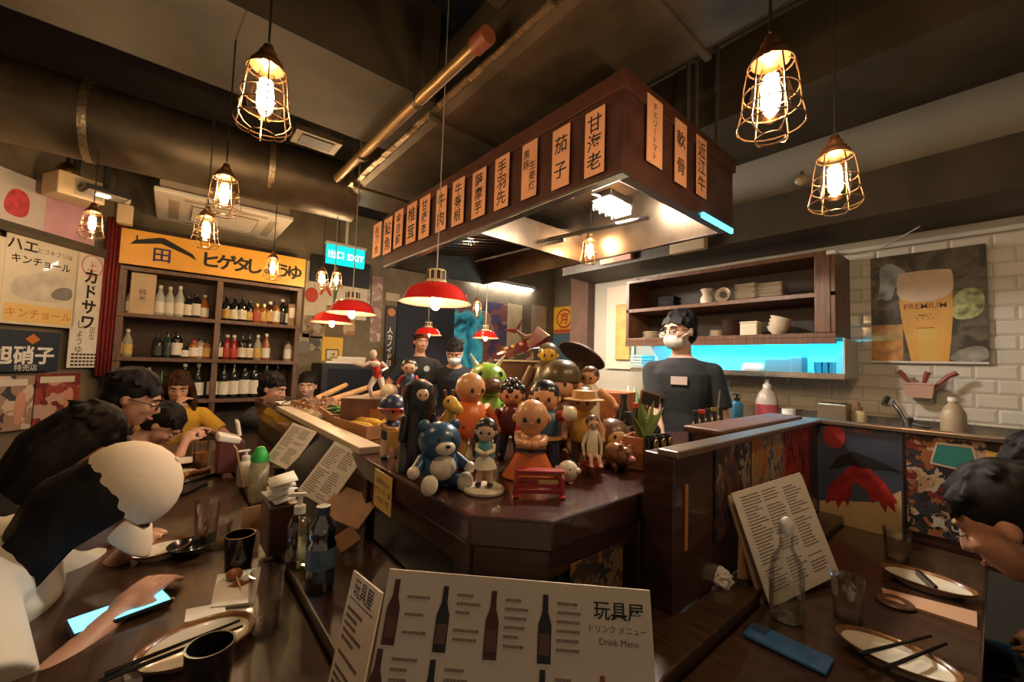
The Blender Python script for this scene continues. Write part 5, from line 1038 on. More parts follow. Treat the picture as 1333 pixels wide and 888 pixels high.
# ------------------------------------------------------------------ pots, signs, food on the island bar
terra = M('terracotta', (0.50, 0.17, 0.055), 0.55, var=0.15, scale=14)
p = hz(838, 610, CZ)
t = thing('plant_pot', 'square orange terracotta pot with aloe on the bar', 'plant pot', (p.x, p.y, CZ), R(18))
MB().lathe([(0.052, 0), (0.066, 0.002), (0.071, 0.098), (0.062, 0.098), (0.055, 0.08)], n=4, m=Matrix.Rotation(R(45), 3, 'Z')).build('pot_body', terra, t, bevel=0.003); MB().box((0, 0, 0.08), (0.085, 0.085, 0.01)).build('soil', M('soil', (0.04, 0.025, 0.015), 0.9), t)
leaf = M('aloe_green', (0.16, 0.24, 0.06), 0.45, var=0.3, scale=20)
for i, (dx, dz, b2) in enumerate(((0.11, 0.17, 0.03), (-0.03, 0.13, 0.01), (0.03, 0.12, -0.02), (-0.08, 0.09, 0.02), (0.07, 0.10, -0.04))):
    MB().tube([(0, 0, 0.08), (dx*0.4, b2*0.5, 0.08+dz*0.5), (dx, b2, 0.08+dz)], [0.010, 0.012, 0.001], 6).build('aloe_leaf', leaf, t, smooth=True)
sg = thing('chalk_sign', 'little blackboard sign on a wooden stick in the pot', 'sign', at(846, 520, 1.27), R(-18))
bz = sg.location.z
MB().box((0, 0, 0), (0.078, 0.006, 0.044), Matrix.Rotation(R(12), 3, 'Y')).build('frame', M('sign_wood', (0.30, 0.12, 0.05), 0.5), sg, bevel=0.001); MB().box((0, -0.0035, 0), (0.068, 0.002, 0.035), Matrix.Rotation(R(12), 3, 'Y')).build('slate', ink, sg)
MB().bar((0, 0.004, -0.02), (-0.03, 0.01, CZ+0.085-bz), 0.007, 0.004).build('stick', M('sign_wood', (0, 0, 0)), sg)
# second terracotta planter with a dark leaning dish
p = at(798, 512, 1.70); p.z = CZ
t = thing('terracotta_planter', 'tall terracotta planter behind the toys', 'planter', p, R(15)); MB().lathe([(0.075, 0), (0.09, 0.003), (0.105, 0.20), (0.093, 0.20), (0.08, 0.18)], n=4, m=Matrix.Rotation(R(45), 3, 'Z')).build('planter_body', terra, t, bevel=0.004)
p = at(757, 463, 1.78)
t = thing('wooden_hat', 'big dark brown oval dish leaning behind the toys', 'dish', p); MB().lathe([(0.004, 0.038), (0.056, 0.034), (0.098, 0.010), (0.110, 0.0), (0.106, -0.005), (0.05, 0.023), (0.001, 0.027)], n=30, sy=0.62, m=Matrix.Rotation(R(-50), 3, 'Z') @ Matrix.Rotation(R(26), 3, 'Y') @ Matrix.Rotation(R(-35), 3, 'X')).build('dish_body', M('dish_brown', (0.045, 0.022, 0.015), 0.5, var=0.4, scale=14), t, smooth=True); MB().bar((0, 0, -0.03), (0.01, 0.02, CZ-p.z), 0.03).build('stand', wood_dk, t)
# row of small dark cups with gold marks, skewers in holder
gold = M('gold_mark', (0.55, 0.38, 0.14), 0.35, 0.6)
for i, px in enumerate((868, 879, 890)):
    p = hit(px, 580, (0, 0.54, 0), (0, 1, 0)); p = hz(px, 592, 1.02)
    p = V((0.955+0.036*i, 0.575, CZ)); t = thing('tea_cup', 'small dark cup with gold pattern, %s from the pot' % ordn[i], 'cup', p, group='row of patterned cups')
    MB().lathe([(0.014, 0), (0.017, 0.004), (0.017, 0.125), (0.0145, 0.125), (0.013, 0.01)], n=16).build('cup_body', lacq, t, smooth=True); MB().tube([(0.009*math.cos(a*math.pi/6), -0.0172, 0.108+0.011*math.sin(a*math.pi/6)) for a in range(13)], 0.002, 5, cap=False).build('gold_ring', gold, t); MB().box((0, -0.0172, 0.108), (0.008, 0.002, 0.008)).build('gold_dot', gold, t)
for i in range(5):
    p = hz(905+8*i, 590-3*i, CZ)
    t = thing('sauce_bottle', 'slim dark sauce bottle on the bar near the cook, %s from left' % ordn[i], 'bottle', (p.x, p.y, CZ), group='slim dark bottles near the cook')
    MB().lathe([(0.024, 0), (0.026, 0.01), (0.026, 0.085), (0.012, 0.11), (0.010, 0.14)], n=14).build('bottle_body', lacq, t, smooth=True); MB().lathe([(0.012, 0.138), (0.012, 0.152)], n=10).build('cap', [cap_k, cap_r, cap_k, cap_g, cap_k][i], t)
sk = thing('steel_skewer', 'thin steel stick standing up beside the cook', 'skewer', at(930, 540, 1.55)); MB().tube([(0, 0, -0.13), (0.02, -0.01, 0.09)], 0.0025, 6).build('rod', chrome, sk); MB().ell((0.02, -0.01, 0.09), 0.004).build('tip', chrome, sk)
# stone edge and glass case front at the far left of the bar
dc = thing('display_case', 'low glass display case with beige stone edge on the bar', 'display case')
MB().box((0.505, 1.92, CZ+0.012), (0.07, 1.28, 0.024)).build('stone_edge', M('stone_beige', (0.52, 0.42, 0.28), 0.4, var=0.1, scale=9), dc, bevel=0.003)
MB().box((0.462, 1.95, CZ-0.03), (0.006, 1.2, 0.05)).build('glass_front', GLASS('case_glass', (0.85, 0.8, 0.7), 0.5), dc)
for i in range(7): MB().ell((0.476, 1.45+0.16*i, CZ-0.03), (0.008, 0.05, 0.018)).build('food_slice', M('slice_%d' % (i % 3), [(0.35, 0.15, 0.07), (0.5, 0.35, 0.2), (0.25, 0.12, 0.05)][i % 3], 0.5), dc, smooth=True)
# wooden crates with vegetables
crate_m = M('crate_wood', (0.38, 0.17, 0.06), 0.6, var=0.25, scale=10)
def crate(label, x, y, w_, l_, rz, h=0.05):
    t = thing('wooden_crate', label, 'crate', (x, y, CZ+0.002), rz)
    MB().box((0, 0, 0.004), (w_, l_, 0.008)).build('crate_floor', crate_m, t)
    for sx in (-1, 1): MB().box((sx*w_/2, 0, h/2), (0.008, l_+0.008, h)).build('side_board', crate_m, t)
    for sy in (-1, 1): MB().box((0, sy*l_/2, h/2), (w_-0.008, 0.008, h)).build('end_board', crate_m, t)
crate('long shallow wooden crate of mushrooms at the far left bar', 0.66, 2.42, 0.20, 0.34, R(4)); crate('wooden crate with green peppers in the middle', 0.68, 2.03, 0.20, 0.34, R(-6)); crate('wooden crate nearest the toys with yellow corn', 0.66, 1.66, 0.20, 0.30, R(6))
mush = M('mushroom', (0.50, 0.34, 0.20), 0.7, var=0.3, scale=40); mushc = M('mushroom_cap', (0.24, 0.12, 0.06), 0.6, var=0.3, scale=40)
mc = MB().lathe([(0.020, 0.0), (0.022, 0.006), (0.016, 0.016), (0.002, 0.020)], n=12).mesh('mushroom_cap', mushc, True); ms = MB().lathe([(0.006, -0.018), (0.008, 0.003)], n=8).mesh('mushroom_stem', mush, True)
pos = ['by the left end', 'by the back board', 'by the front board', 'in the heap middle']
for i in range(24):
    x, y = 0.66+random.uniform(-.075, .075), 2.42+random.uniform(-.14, .14)
    t = thing('mushroom', 'small brown mushroom in the far wooden crate', 'mushroom', (x, y, CZ+0.032+random.uniform(0, 0.028)), random.random()*6, 'mushrooms in the far crate'); t.rotation_euler = (random.uniform(-1.2, 1.2), random.uniform(-1.2, 1.2), random.random()*6)
    link('mushroom_cap', mc, t); link('mushroom_stem', ms, t)
# garlic like bulbs along the stone edge
gb = MB().lathe([(0.006, 0), (0.018, 0.006), (0.021, 0.016), (0.012, 0.028), (0.003, 0.036)], n=10).mesh('bulb', M('garlic', (0.58, 0.44, 0.28), 0.6, var=0.3, scale=50), True)
for i in range(16):
    t = link('garlic_bulb', gb); t.location = (0.565+random.uniform(-0.012, 0.012), 2.05+i*0.038, CZ+0.003); t.rotation_euler = (0, 0, i); tag(t, 'pale garlic bulb in the row behind the stone edge', 'garlic', 'garlic bulbs along the stone edge')
pep = M('pepper_green', (0.05, 0.14, 0.025), 0.35, var=0.4, scale=30)
pm = MB().tube([(0, -0.05, 0), (0, -0.03, 0.004), (0, 0.02, 0.004), (0, 0.055, -0.004)], [0.003, 0.012, 0.010, 0.002], 8).mesh('pepper_body', pep, True); pst = MB().tube([(0, -0.05, 0), (0, -0.07, 0.006)], 0.0025, 5).mesh('stalk', leaf)
for i in range(16):
    t = thing('green_pepper', 'green pepper in the middle wooden crate', 'pepper', (0.68+random.uniform(-.07, .07), 2.03+random.uniform(-.10, .10), CZ+0.026+0.0025*i), random.uniform(-0.6, 0.6)+0.6, 'peppers in the middle crate'); link('pepper_body', pm, t); link('stalk', pst, t)
corn = M('corn_yellow', (0.66, 0.40, 0.06), 0.5, var=0.25, scale=90, bump=0.4)
cm = MB().tube([(0, -0.085, 0), (0, -0.06, 0), (0, 0.03, 0), (0, 0.08, 0)], [0.010, 0.020, 0.019, 0.005], 10).mesh('cob', corn, True)
for i in range(5):
    t = link('corn_cob', cm); t.location = (0.60+0.035*i, 1.66+0.01*(i % 2), CZ+0.03+0.012*(i % 2)); t.rotation_euler = (0, 0, 0.3); tag(t, 'yellow corn cob in the crate nearest the toys, %s from stone edge' % ordn[i], 'corn', 'corn in the near crate')
bam = M('bamboo', (0, 0, 0))
for i in range(4):
    a = at(463+6*i, 548-3*i, 1.9); o = MB().tube([a, a+V((0.04, -0.10, 0.05))], 0.004, 6).build('leek_stalk', M('leek_white', (0.70, 0.68, 0.5), 0.5), smooth=True); tag(o, 'white leek stalk poking from the crate, %s from left' % ordn[i], 'leek', 'leek stalks in the crate')
for i, (a, b2) in enumerate((((425, 535, 2.3), (480, 500, 2.6)), ((410, 530, 2.4), (450, 508, 2.75)), ((440, 545, 2.15), (500, 515, 2.3)))):
    pa, pb = at(*a), at(*b2); pa.z = CZ+0.05; pb.z = CZ+0.12
    o = MB().tube([pa, pb], [0.02, 0.016], 10).build('bamboo_shoot', M('bamboo_rod', (0.52, 0.28, 0.10), 0.5, var=0.25, scale=25), smooth=True); tag(o, 'long tan root vegetable lying over the crates, %s from front' % ordn[i], 'root', 'roots over the crates')
hp = thing('herb_bunch', 'bushy green herb bunch behind the green capped bottle', 'herbs', V((0.40, 1.95, LZ))); hm = M('herb', (0.06, 0.13, 0.02), 0.6, var=0.4, scale=40)
MB().lathe([(0.03, 0), (0.038, 0.07)], n=14).build('herb_pot', black, hp, smooth=True)
hb = MB()
for i in range(70):
    a = random.random()*6.28; r = random.random()*0.05; z = 0.07+random.uniform(0.01, 0.09); d = V((math.cos(a), math.sin(a), 0)); q = d*r+V((0, 0, z)); s_ = V((-d.y, d.x, 0.3))*0.010
    hb.quad(q-s_, q+d*0.02, q+s_, q+d*0.004+V((0, 0, 0.02)))
hb.build('leaves', hm, hp)['kind'] = 'stuff'
t = thing('paper_bowl', 'white paper boats with black chopsticks behind the herb bunch', 'paper boat', V((0.55, 2.62, CZ))); 
for i in range(2): MB().lathe([(0.03, 0), (0.06, 0.03), (0.057, 0.03), (0.03, 0.004)], (0.0, 0.1*i, 0.0), 8).build('boat', napk, t)
MB().tube([(-0.05, -0.03, 0.035), (0.06, 0.14, 0.045)], 0.004, 6).build('chopstick', lacq, t)
# ------------------------------------------------------------------ toy figures on the bar (plain generic dolls)
def vin(name, c, rough=0.32): return M('vinyl_'+name, c, rough, coat=0.35)
v_skin = vin('peach', (0.68, 0.34, 0.17)); v_pale = vin('pale', (0.74, 0.50, 0.34)); v_blk = vin('black', (0.012, 0.012, 0.014)); v_wht = vin('white', (0.78, 0.70, 0.55)); v_blu = vin('blue', (0.03, 0.09, 0.17)); v_org = vin('orange', (0.66, 0.15, 0.03)); v_red = vin('red', (0.42, 0.025, 0.02)); v_grn = vin('green', (0.22, 0.38, 0.04)); v_nav = vin('navy', (0.03, 0.05, 0.11)); v_brn = vin('brown', (0.13, 0.055, 0.025)); v_olv = vin('olive', (0.10, 0.075, 0.03)); v_yel = vin('yellow', (0.72, 0.42, 0.06)); v_tea = vin('teal', (0.10, 0.30, 0.34)); v_tan = vin('tan', (0.50, 0.27, 0.09)); v_slv = vin('silver', (0.62, 0.55, 0.52)); v_drd = vin('darkred', (0.12, 0.014, 0.016)); v_pnk = vin('pink', (0.62, 0.20, 0.20))
def toy(name, label, px, py, top, d=None, yaw=0.0):
    """an empty on the bar; returns it with the figure's height"""
    p = hz(px, py, CZ) if d is None else at(px, 520, d)
    p.z = CZ
    dep = (p-CPOS).dot(fwd); t_ = at(px, top, dep); h = t_.z-CZ
    t = thing(name, label, 'toy figure', p, math.atan2(p.y, p.x)-math.pi/2+yaw, 'toy figures on the bar'); return t, h
def E_(t, nm, c, r, mat, h=1.0, m=None, n=16, k=10):
    if not isinstance(r, (tuple, list)): r = (r, r, r)
    return MB().ell(V(c)*h, tuple(x*h for x in r), m, n, k).build(nm, mat, t, True)
def C_(t, nm, a, ra, b, rb, mat, h=1.0): return MB().caps(V(a)*h, ra*h, V(b)*h, rb*h, 10).build(nm, mat, t, True)
def eyes(t, z, y, dx, r, h, mat=None, hd=None):
    for e in (-1, 1): E_(hd or t, 'eye', (e*dx, y, z), (r, r*0.5, r*1.3), mat or v_blk, h, None, 8, 6)
def doll(label, px, py, top, d=None, yaw=0, hf=0.36, w=1.0, skin=v_skin, hair=None, body=v_blu, legs=v_nav, sleeve=None, arms='down', hairk='cap', skirt=None, shoe=v_blk, name='toy_doll', seat=False, belt=None):
    t, h = toy(name, label, px, py, top, d, yaw); r = hf/2; zc = 1-r; lh = 0.30 if not seat else 0.16; nt = 1-hf*0.93
    hd = E_(t, 'head', (0, 0, zc), (r*0.92, r*0.9, r*0.95), skin, h); eyes(t, zc-0.02, -r*0.82, r*0.36, r*0.12, h, hd=hd)
    for e in (-1, 1): E_(hd, 'ear', (e*r*0.92, 0.0, zc-0.02), (r*0.14, r*0.16, r*0.22), skin, h, None, 8, 6)
    E_(hd, 'nose', (0, -r*0.93, zc-0.06*1), (r*0.07, r*0.08, r*0.07), skin, h, None, 8, 6)
    if hair is not None:
        hh = E_(t, 'hair', (0, r*0.16, zc+r*0.18), (r*1.02, r*0.98, r*0.95), hair, h)
        if hairk == 'long':
            for e in (-1, 1): C_(hh, 'hair_lock', (e*r*0.8, r*0.2, zc), r*0.32, (e*r*1.05, r*0.25, zc-hf*1.15), r*0.14, hair, h)
            C_(hh, 'hair_lock', (0, r*0.6, zc), r*0.6, (0, r*0.55, zc-hf*1.1), r*0.4, hair, h)
        if hairk == 'curly':
            for i in range(16):
                a = i*2.4; q = V((math.cos(a)*r*0.9*math.sqrt((i+1)/16), r*0.1+math.sin(a)*r*0.85*math.sqrt((i+1)/16), zc+r*(1.12-0.75*(i+1)/16))); E_(hh, 'curl', q, r*0.28, hair, h, None, 8, 6)
    bw = 0.17*w
    MB().lathe([(bw*0.85*h, lh*h), (bw*h, (lh+0.05)*h), (bw*0.95*h, (lh+nt)/2*h), (bw*0.75*h, (nt-0.03)*h), (bw*0.3*h, (nt+0.03)*h)], n=18, sy=0.75).build('body', body, t, True)
    if belt: MB().lathe([(bw*1.03*h, (lh+0.04)*h), (bw*1.03*h, (lh+0.085)*h)], n=18, sy=0.77, cap=False).build('belt', belt, t, True)
    for e in (-1, 1):
        S = V((e*bw*0.85, 0, nt-0.06))
        if arms == 'down': H_ = V((e*bw*1.45, -0.03, lh+0.04))
        elif arms == 'front': H_ = V((e*bw*0.18, -bw*1.1, (lh+nt)/2+0.02))
        elif arms == 'out': H_ = V((e*bw*2.3, -0.03, (lh+nt)/2))
        elif arms == 'raise': H_ = V((e*bw*1.6, -bw*0.8, nt+0.02)) if e > 0 else V((e*bw*1.4, -0.05, lh+0.08))
        El = (S+H_)/2+V((e*0.05, 0.02, -0.02))
        a_ = MB().tube([S*h, El*h, H_*h], [0.05*w*h, 0.048*w*h, 0.04*w*h], 10).build('arm', sleeve or body, t, True); E_(a_, 'hand', H_, 0.048*w, skin, h, None, 10, 8)
        if seat:
            lg = MB().tube([V((e*bw*0.5, 0, lh+0.03))*h, V((e*bw*0.7, -0.22, lh+0.03))*h, V((e*bw*0.75, -0.27, 0.05))*h], [0.06*w*h]*2+[0.045*w*h], 10).build('leg', legs, t, True); E_(lg, 'shoe', (e*bw*0.75, -0.29, 0.035), (0.05, 0.08, 0.035), shoe, h)
        else:
            lg = MB().tube([V((e*bw*0.45, 0, lh+0.05))*h, V((e*bw*0.62, -0.01, 0.05))*h], [0.075*w*h, 0.055*w*h], 10).build('leg', legs, t, True); E_(lg, 'shoe', (e*bw*0.65, -0.04, 0.035), (0.062*w, 0.10*w, 0.036), shoe, h)
    if skirt: MB().lathe([(bw*0.8*h, (lh+0.16)*h), (bw*1.35*h, (lh-0.02)*h), (bw*1.25*h, (lh-0.02)*h), (bw*0.7*h, (lh+0.13)*h)], n=20).build('skirt', skirt, t, True)
    return t, h
# 1 blue seated bear
t, h = toy('toy_bear', 'round blue seated toy bear with white tummy and feet', 570, 632, 549, yaw=0.35)
E_(t, 'body', (0, 0.02, 0.30), (0.33, 0.30, 0.31), v_blu, h); hd = E_(t, 'head', (0, 0, 0.70), (0.34, 0.31, 0.30), v_blu, h); E_(t, 'tummy', (0, -0.17, 0.32), (0.22, 0.16, 0.20), v_wht, h); E_(hd, 'muzzle', (0, -0.26, 0.63), (0.16, 0.12, 0.11), v_wht, h); E_(hd, 'nose', (0, -0.375, 0.67), (0.04, 0.03, 0.03), v_blk, h); eyes(t, 0.76, -0.275, 0.11, 0.028, h, hd=hd)
for e in (-1, 1):
    E_(hd, 'ear', (e*0.25, 0.02, 0.93), (0.10, 0.06, 0.10), v_blu, h); a_ = C_(t, 'arm', (e*0.28, -0.02, 0.42), 0.09, (e*0.42, -0.14, 0.30), 0.08, v_blu, h); E_(a_, 'paw', (e*0.45, -0.17, 0.28), 0.095, v_wht, h); l_ = C_(t, 'leg', (e*0.18, -0.12, 0.12), 0.12, (e*0.26, -0.34, 0.12), 0.10, v_blu, h); E_(l_, 'foot', (e*0.28, -0.42, 0.14), (0.13, 0.08, 0.15), v_wht, h)
# 2 dress doll on disc
t, h = doll('long haired doll in white and teal dress on a cream disc', 630, 640, 553, hf=0.34, hair=v_blk, hairk='long', body=v_tea, legs=v_pale, sleeve=v_wht, skirt=v_wht, skin=v_pale, w=0.8, arms='front', yaw=-0.1)
p = t.location.copy(); o = MB().lathe([(0.045, 0), (0.048, 0.003), (0.048, 0.008), (0.044, 0.012), (0.001, 0.012)], n=32).build('display_disc', v_wht, smooth=True); o.location = (p.x, p.y, CZ); tag(o, 'round cream display disc under the dress doll', 'stand'); t.location.z = CZ+0.012
# 3 monk
t, h = doll('bald peach toy monk in an orange robe with hands together', 690, 622, 519, hf=0.47, hair=None, body=v_skin, legs=v_org, sleeve=v_skin, arms='front', w=1.15, belt=v_blk)
MB().lathe([(0.19*h, 0.31*h), (0.27*h, 0.16*h), (0.36*h, 0.02*h), (0.34*h, 0.0)], n=22, sy=0.7).build('robe', v_org, t, True)
# 4 red slatted bench
p = hz(701, 645, CZ); t = thing('toy_bench', 'small red slatted toy bench in front of the toy monk', 'toy bench', p, math.atan2(p.y, p.x)-math.pi/2+0.1, None); 
for e in (-1, 1):
    MB().box((e*0.052, 0, 0.022), (0.010, 0.034, 0.044)).build('end_panel', v_red, t, bevel=0.002); MB().box((e*0.052, -0.005, 0.003), (0.014, 0.045, 0.006)).build('foot', v_red, t, bevel=0.002)
for i in range(4): MB().box((0, -0.012+0.003*i, 0.012+i*0.0125), (0.104, 0.005, 0.008)).build('slat', v_red, t)
MB().box((0.02, -0.0165, 0.036), (0.045, 0.002, 0.008)).build('gold_plate', gold, t); MB().box((0, 0.002, 0.056), (0.116, 0.03, 0.006)).build('top_board', v_red, t, bevel=0.002)
# 5 chick
t, h = toy('toy_chick', 'little round white toy chick beside the red bench', 739, 628, 598, yaw=-0.2); hd = E_(t, 'body', (0, 0, 0.48), (0.46, 0.44, 0.46), v_wht, h); eyes(t, 0.62, -0.37, 0.15, 0.045, h, hd=hd); C_(hd, 'beak', (0, -0.42, 0.50), 0.08, (0, -0.52, 0.47), 0.02, v_pnk, h)
for e in (-1, 1): E_(t, 'wing', (e*0.46, -0.05, 0.55), (0.12, 0.16, 0.13), v_wht, h); E_(t, 'foot', (e*0.16, -0.16, 0.05), (0.12, 0.18, 0.05), v_pnk, h)
# 6 seated doll on red stool
t, h = doll('slim seated doll in pale dress on a red stool', 770, 618, 555, hf=0.30, hair=v_brn, body=v_wht, legs=v_pale, skin=v_pale, seat=True, w=0.75, arms='down', yaw=0.3, shoe=v_pale)
t.location.z = CZ+0.028; p = t.location.copy(); st = thing('toy_stool', 'small red stool under the seated doll', 'stool', (p.x, p.y, CZ)); MB().lathe([(0.030, 0.022), (0.032, 0.024), (0.032, 0.032), (0.001, 0.033)], n=20).build('stool_seat', v_red, st, True)
for i in range(3): MB().tube([(0.018*math.cos(i*2.1), 0.018*math.sin(i*2.1), 0.023), (0.026*math.cos(i*2.1), 0.026*math.sin(i*2.1), 0)], 0.003, 6).build('leg', v_red, st)
# 7 pig
t, h = toy('toy_pig', 'shiny amber brown piggy figurine beside the plant pot', 803, 612, 573, yaw=0.7); gp = M('pig_glaze', (0.34, 0.15, 0.07), 0.1, 0.3, var=0.4, scale=40, coat=0.8)
E_(t, 'body', (0, 0.05, 0.50), (0.42, 0.52, 0.42), gp, h); hd = E_(t, 'head', (0, -0.42, 0.55), (0.30, 0.28, 0.30), gp, h); C_(hd, 'snout', (0, -0.66, 0.50), 0.12, (0, -0.74, 0.50), 0.11, v_pnk, h); eyes(t, 0.68, -0.64, 0.13, 0.04, h, hd=hd)
for e in (-1, 1):
    C_(hd, 'ear', (e*0.18, -0.4, 0.80), 0.10, (e*0.24, -0.46, 0.92), 0.03, gp, h)
    for y in (-0.2, 0.32): C_(t, 'leg', (e*0.24, y, 0.2), 0.13, (e*0.25, y, 0.08), 0.09, gp, h)
# 9 black robed peg doll
t, h = toy('peg_doll', 'tall black robed peg doll with a small pale face', 541, 612, 494, yaw=0.25)
MB().lathe([(0.20*h, 0), (0.21*h, 0.02*h), (0.18*h, 0.40*h), (0.155*h, 0.62*h), (0.17*h, 0.70*h), (0.18*h, 0.82*h), (0.15*h, 0.94*h), (0.06*h, 1.0*h)], n=26).build('robe', v_blk, t, True); hd = E_(t, 'face', (0, -0.125, 0.83), (0.085, 0.065, 0.085), v_pale, h); eyes(t, 0.84, -0.188, 0.03, 0.010, h, hd=hd)
for e in (-1, 1): C_(t, 'arm', (e*0.15, -0.05, 0.58), 0.045, (e*0.19, -0.10, 0.36), 0.04, v_blk, h)
# 10 capped kid with book
t, h = doll('doll with navy and red cap holding a yellow booklet', 508, 596, 516, hf=0.42, hair=None, body=v_nav, legs=v_pale, sleeve=v_tan, arms='front', skin=v_skin, w=1.05, yaw=0.45)
MB().lathe([(0.225*h, 0.80*h), (0.225*h, 0.84*h), (0.19*h, 0.95*h), (0.10*h, 1.02*h), (0.005*h, 1.04*h)], n=24).build('cap', v_nav, t, True); MB().lathe([(0.245*h, 0.785*h), (0.25*h, 0.80*h), (0.228*h, 0.825*h)], n=24).build('cap_band', v_red, t, True)
for s_ in (-1, 1): MB().box(V((s_*0.10, -0.30, 0.36))*h, (0.21*h, 0.02*h, 0.24*h), Matrix.Rotation(s_*0.5, 3, 'Z')).build('booklet', v_yel, t)
# 11 orange shirt
t, h = doll('large bald doll in orange spotted shirt behind the dress doll', 612, 600, 484, d=1.22, hf=0.36, hair=None, body=v_org, legs=v_tan, sleeve=v_org, arms='down', skin=v_skin, w=1.35, yaw=0.55)
for i in range(12):
    a = i*2.0; E_(t, 'shirt_spot', (0.222*math.cos(a), 0.165*math.sin(a), 0.38+0.018*i), (0.018, 0.018, 0.016), v_drd, h, None, 8, 6)
# 12 green dinosaur
t, h = toy('toy_dinosaur', 'glossy green toy dinosaur with two pale horns', 633, 560, 470, d=1.58, yaw=0.2)
E_(t, 'body', (0, 0.03, 0.32), (0.24, 0.22, 0.32), v_grn, h); hd = E_(t, 'head', (0, -0.03, 0.76), (0.25, 0.25, 0.22), v_grn, h); E_(hd, 'muzzle', (0, -0.2, 0.70), (0.16, 0.14, 0.11), v_brn, h); eyes(t, 0.84, -0.22, 0.12, 0.03, h, hd=hd)
for e in (-1, 1): C_(hd, 'horn', (e*0.13, 0.02, 0.94), 0.035, (e*0.22, 0.0, 1.08), 0.008, v_wht, h); C_(t, 'arm', (e*0.22, -0.05, 0.44), 0.06, (e*0.30, -0.18, 0.38), 0.05, v_grn, h); C_(t, 'leg', (e*0.14, -0.05, 0.12), 0.11, (e*0.16, -0.14, 0.05), 0.07, v_grn, h)
C_(t, 'tail', (0, 0.2, 0.16), 0.12, (0.1, 0.48, 0.06), 0.03, v_grn, h)
for i in range(4): C_(t, 'back_spike', (0, 0.16+0.03*i, 0.92-i*0.16), 0.03, (0, 0.26+0.03*i, 0.98-i*0.16), 0.008, v_yel, h)
# 13-18
doll('doll with curly black hair standing behind the toy monk', 666, 600, 497, d=1.32, hf=0.34, hair=v_blk, hairk='curly', body=v_drd, legs=v_nav, w=1.1)
t, h = doll('doll with smooth black hair, blue jacket and red sleeves', 709, 605, 497, d=1.20, hf=0.36, hair=v_blk, body=v_blu, legs=v_nav, sleeve=v_red, arms='raise', w=1.2, yaw=-0.1, belt=v_yel); E_(t, 'glove', (0.30, -0.18, 0.66), 0.085, v_wht, h)
t, h = toy('toy_monkey', 'brown toy monkey wearing a dark hood', 730, 560, 468, d=1.46, yaw=-0.1); E_(t, 'body', (0, 0.02, 0.30), (0.20, 0.17, 0.30), v_brn, h); hd = E_(t, 'head', (0, 0, 0.72), (0.19, 0.18, 0.18), v_brn, h); E_(hd, 'face', (0, -0.09, 0.69), (0.15, 0.11, 0.13), v_skin, h); eyes(t, 0.73, -0.19, 0.06, 0.018, h, hd=hd)
MB().lathe([(0.22*h, 0.76*h), (0.23*h, 0.80*h), (0.19*h, 0.92*h), (0.10*h, 0.99*h), (0.01*h, 1.0*h)], (0, 0.02*h, 0), 20).build('hood', v_olv, t, True)
for e in (-1, 1): E_(hd, 'ear', (e*0.20, 0.0, 0.70), (0.05, 0.03, 0.06), v_skin, h); C_(t, 'arm', (e*0.18, 0, 0.48), 0.06, (e*0.24, -0.10, 0.28), 0.05, v_brn, h); C_(t, 'leg', (e*0.12, -0.04, 0.10), 0.08, (e*0.15, -0.14, 0.04), 0.05, v_brn, h)
doll('slim doll with brown hair and cream tank top', 767, 560, 478, d=1.48, hf=0.23, hair=v_brn, body=v_wht, legs=v_tan, sleeve=v_skin, arms='out', w=0.85, yaw=-0.3)
t, h = doll('doll in a tan brimmed hat beside the slim tank top doll', 760, 600, 506, d=1.26, hf=0.33, hair=v_brn, body=v_yel, legs=v_brn, sleeve=v_skin, arms='down', w=1.0, yaw=-0.1); MB().lathe([(0.27*h, 0.845*h), (0.27*h, 0.86*h), (0.17*h, 0.875*h), (0.15*h, 0.97*h), (0.02*h, 1.0*h)], n=24).build('hat', v_tan, t, True)
t, h = toy('toy_hedgehog', 'brown fuzzy toy hedgehog with pink nose behind the pig', 797, 596, 538, d=1.30, yaw=0.4); hd = E_(t, 'body', (0, 0, 0.45), (0.42, 0.40, 0.45), v_brn, h); E_(hd, 'face', (0, -0.26, 0.48), (0.24, 0.20, 0.22), v_tan, h); E_(hd, 'nose', (0, -0.48, 0.46), 0.06, v_pnk, h); eyes(t, 0.58, -0.42, 0.10, 0.035, h, hd=hd)
sp_ = MB()
for i in range(60):
    z = 1-2*(i+0.5)/60; a = i*2.4; rr = math.sqrt(1-z*z); dv = V((rr*math.cos(a), rr*math.sin(a), z))
    if dv.y < -0.35 or z < -0.5: continue
    q = V((dv.x*0.40, dv.y*0.38, 0.45+dv.z*0.43))*h; sp_.tube([q, q+dv*0.13*h], [0.035*h, 0.004*h], 5)
sp_.build('quills', v_brn, t)['kind'] = 'stuff'
# 22 soldier, 19 winged model on a box, 20, 21, 23
doll('olive brown toy soldier behind the blue jacket doll', 712, 560, 447, d=1.72, hf=0.22, hair=v_olv, body=v_olv, legs=v_olv, sleeve=v_brn, arms='down', w=1.1, skin=v_yel)
p = at(677, 500, 1.95); bx_ = thing('display_box', 'brown display box with pale top under the red winged model', 'box', (p.x, p.y, CZ), R(-40)); zt_ = at(677, 470, 1.95).z; MB().box((0, 0, (zt_-CZ)/2), (0.22, 0.14, zt_-CZ-0.008)).build('box_body', M('box_brown', (0.16, 0.07, 0.04), 0.5, var=0.4, scale=10), bx_); MB().box((0, 0, zt_-CZ), (0.25, 0.16, 0.008)).build('top_sheet', cream, bx_)
wm = thing('winged_model', 'dark red winged dragon model on the display box', 'toy figure', (p.x, p.y, zt_+0.004), R(-40)); wm.scale = (0.72, 0.72, 0.72); br_ = v_drd
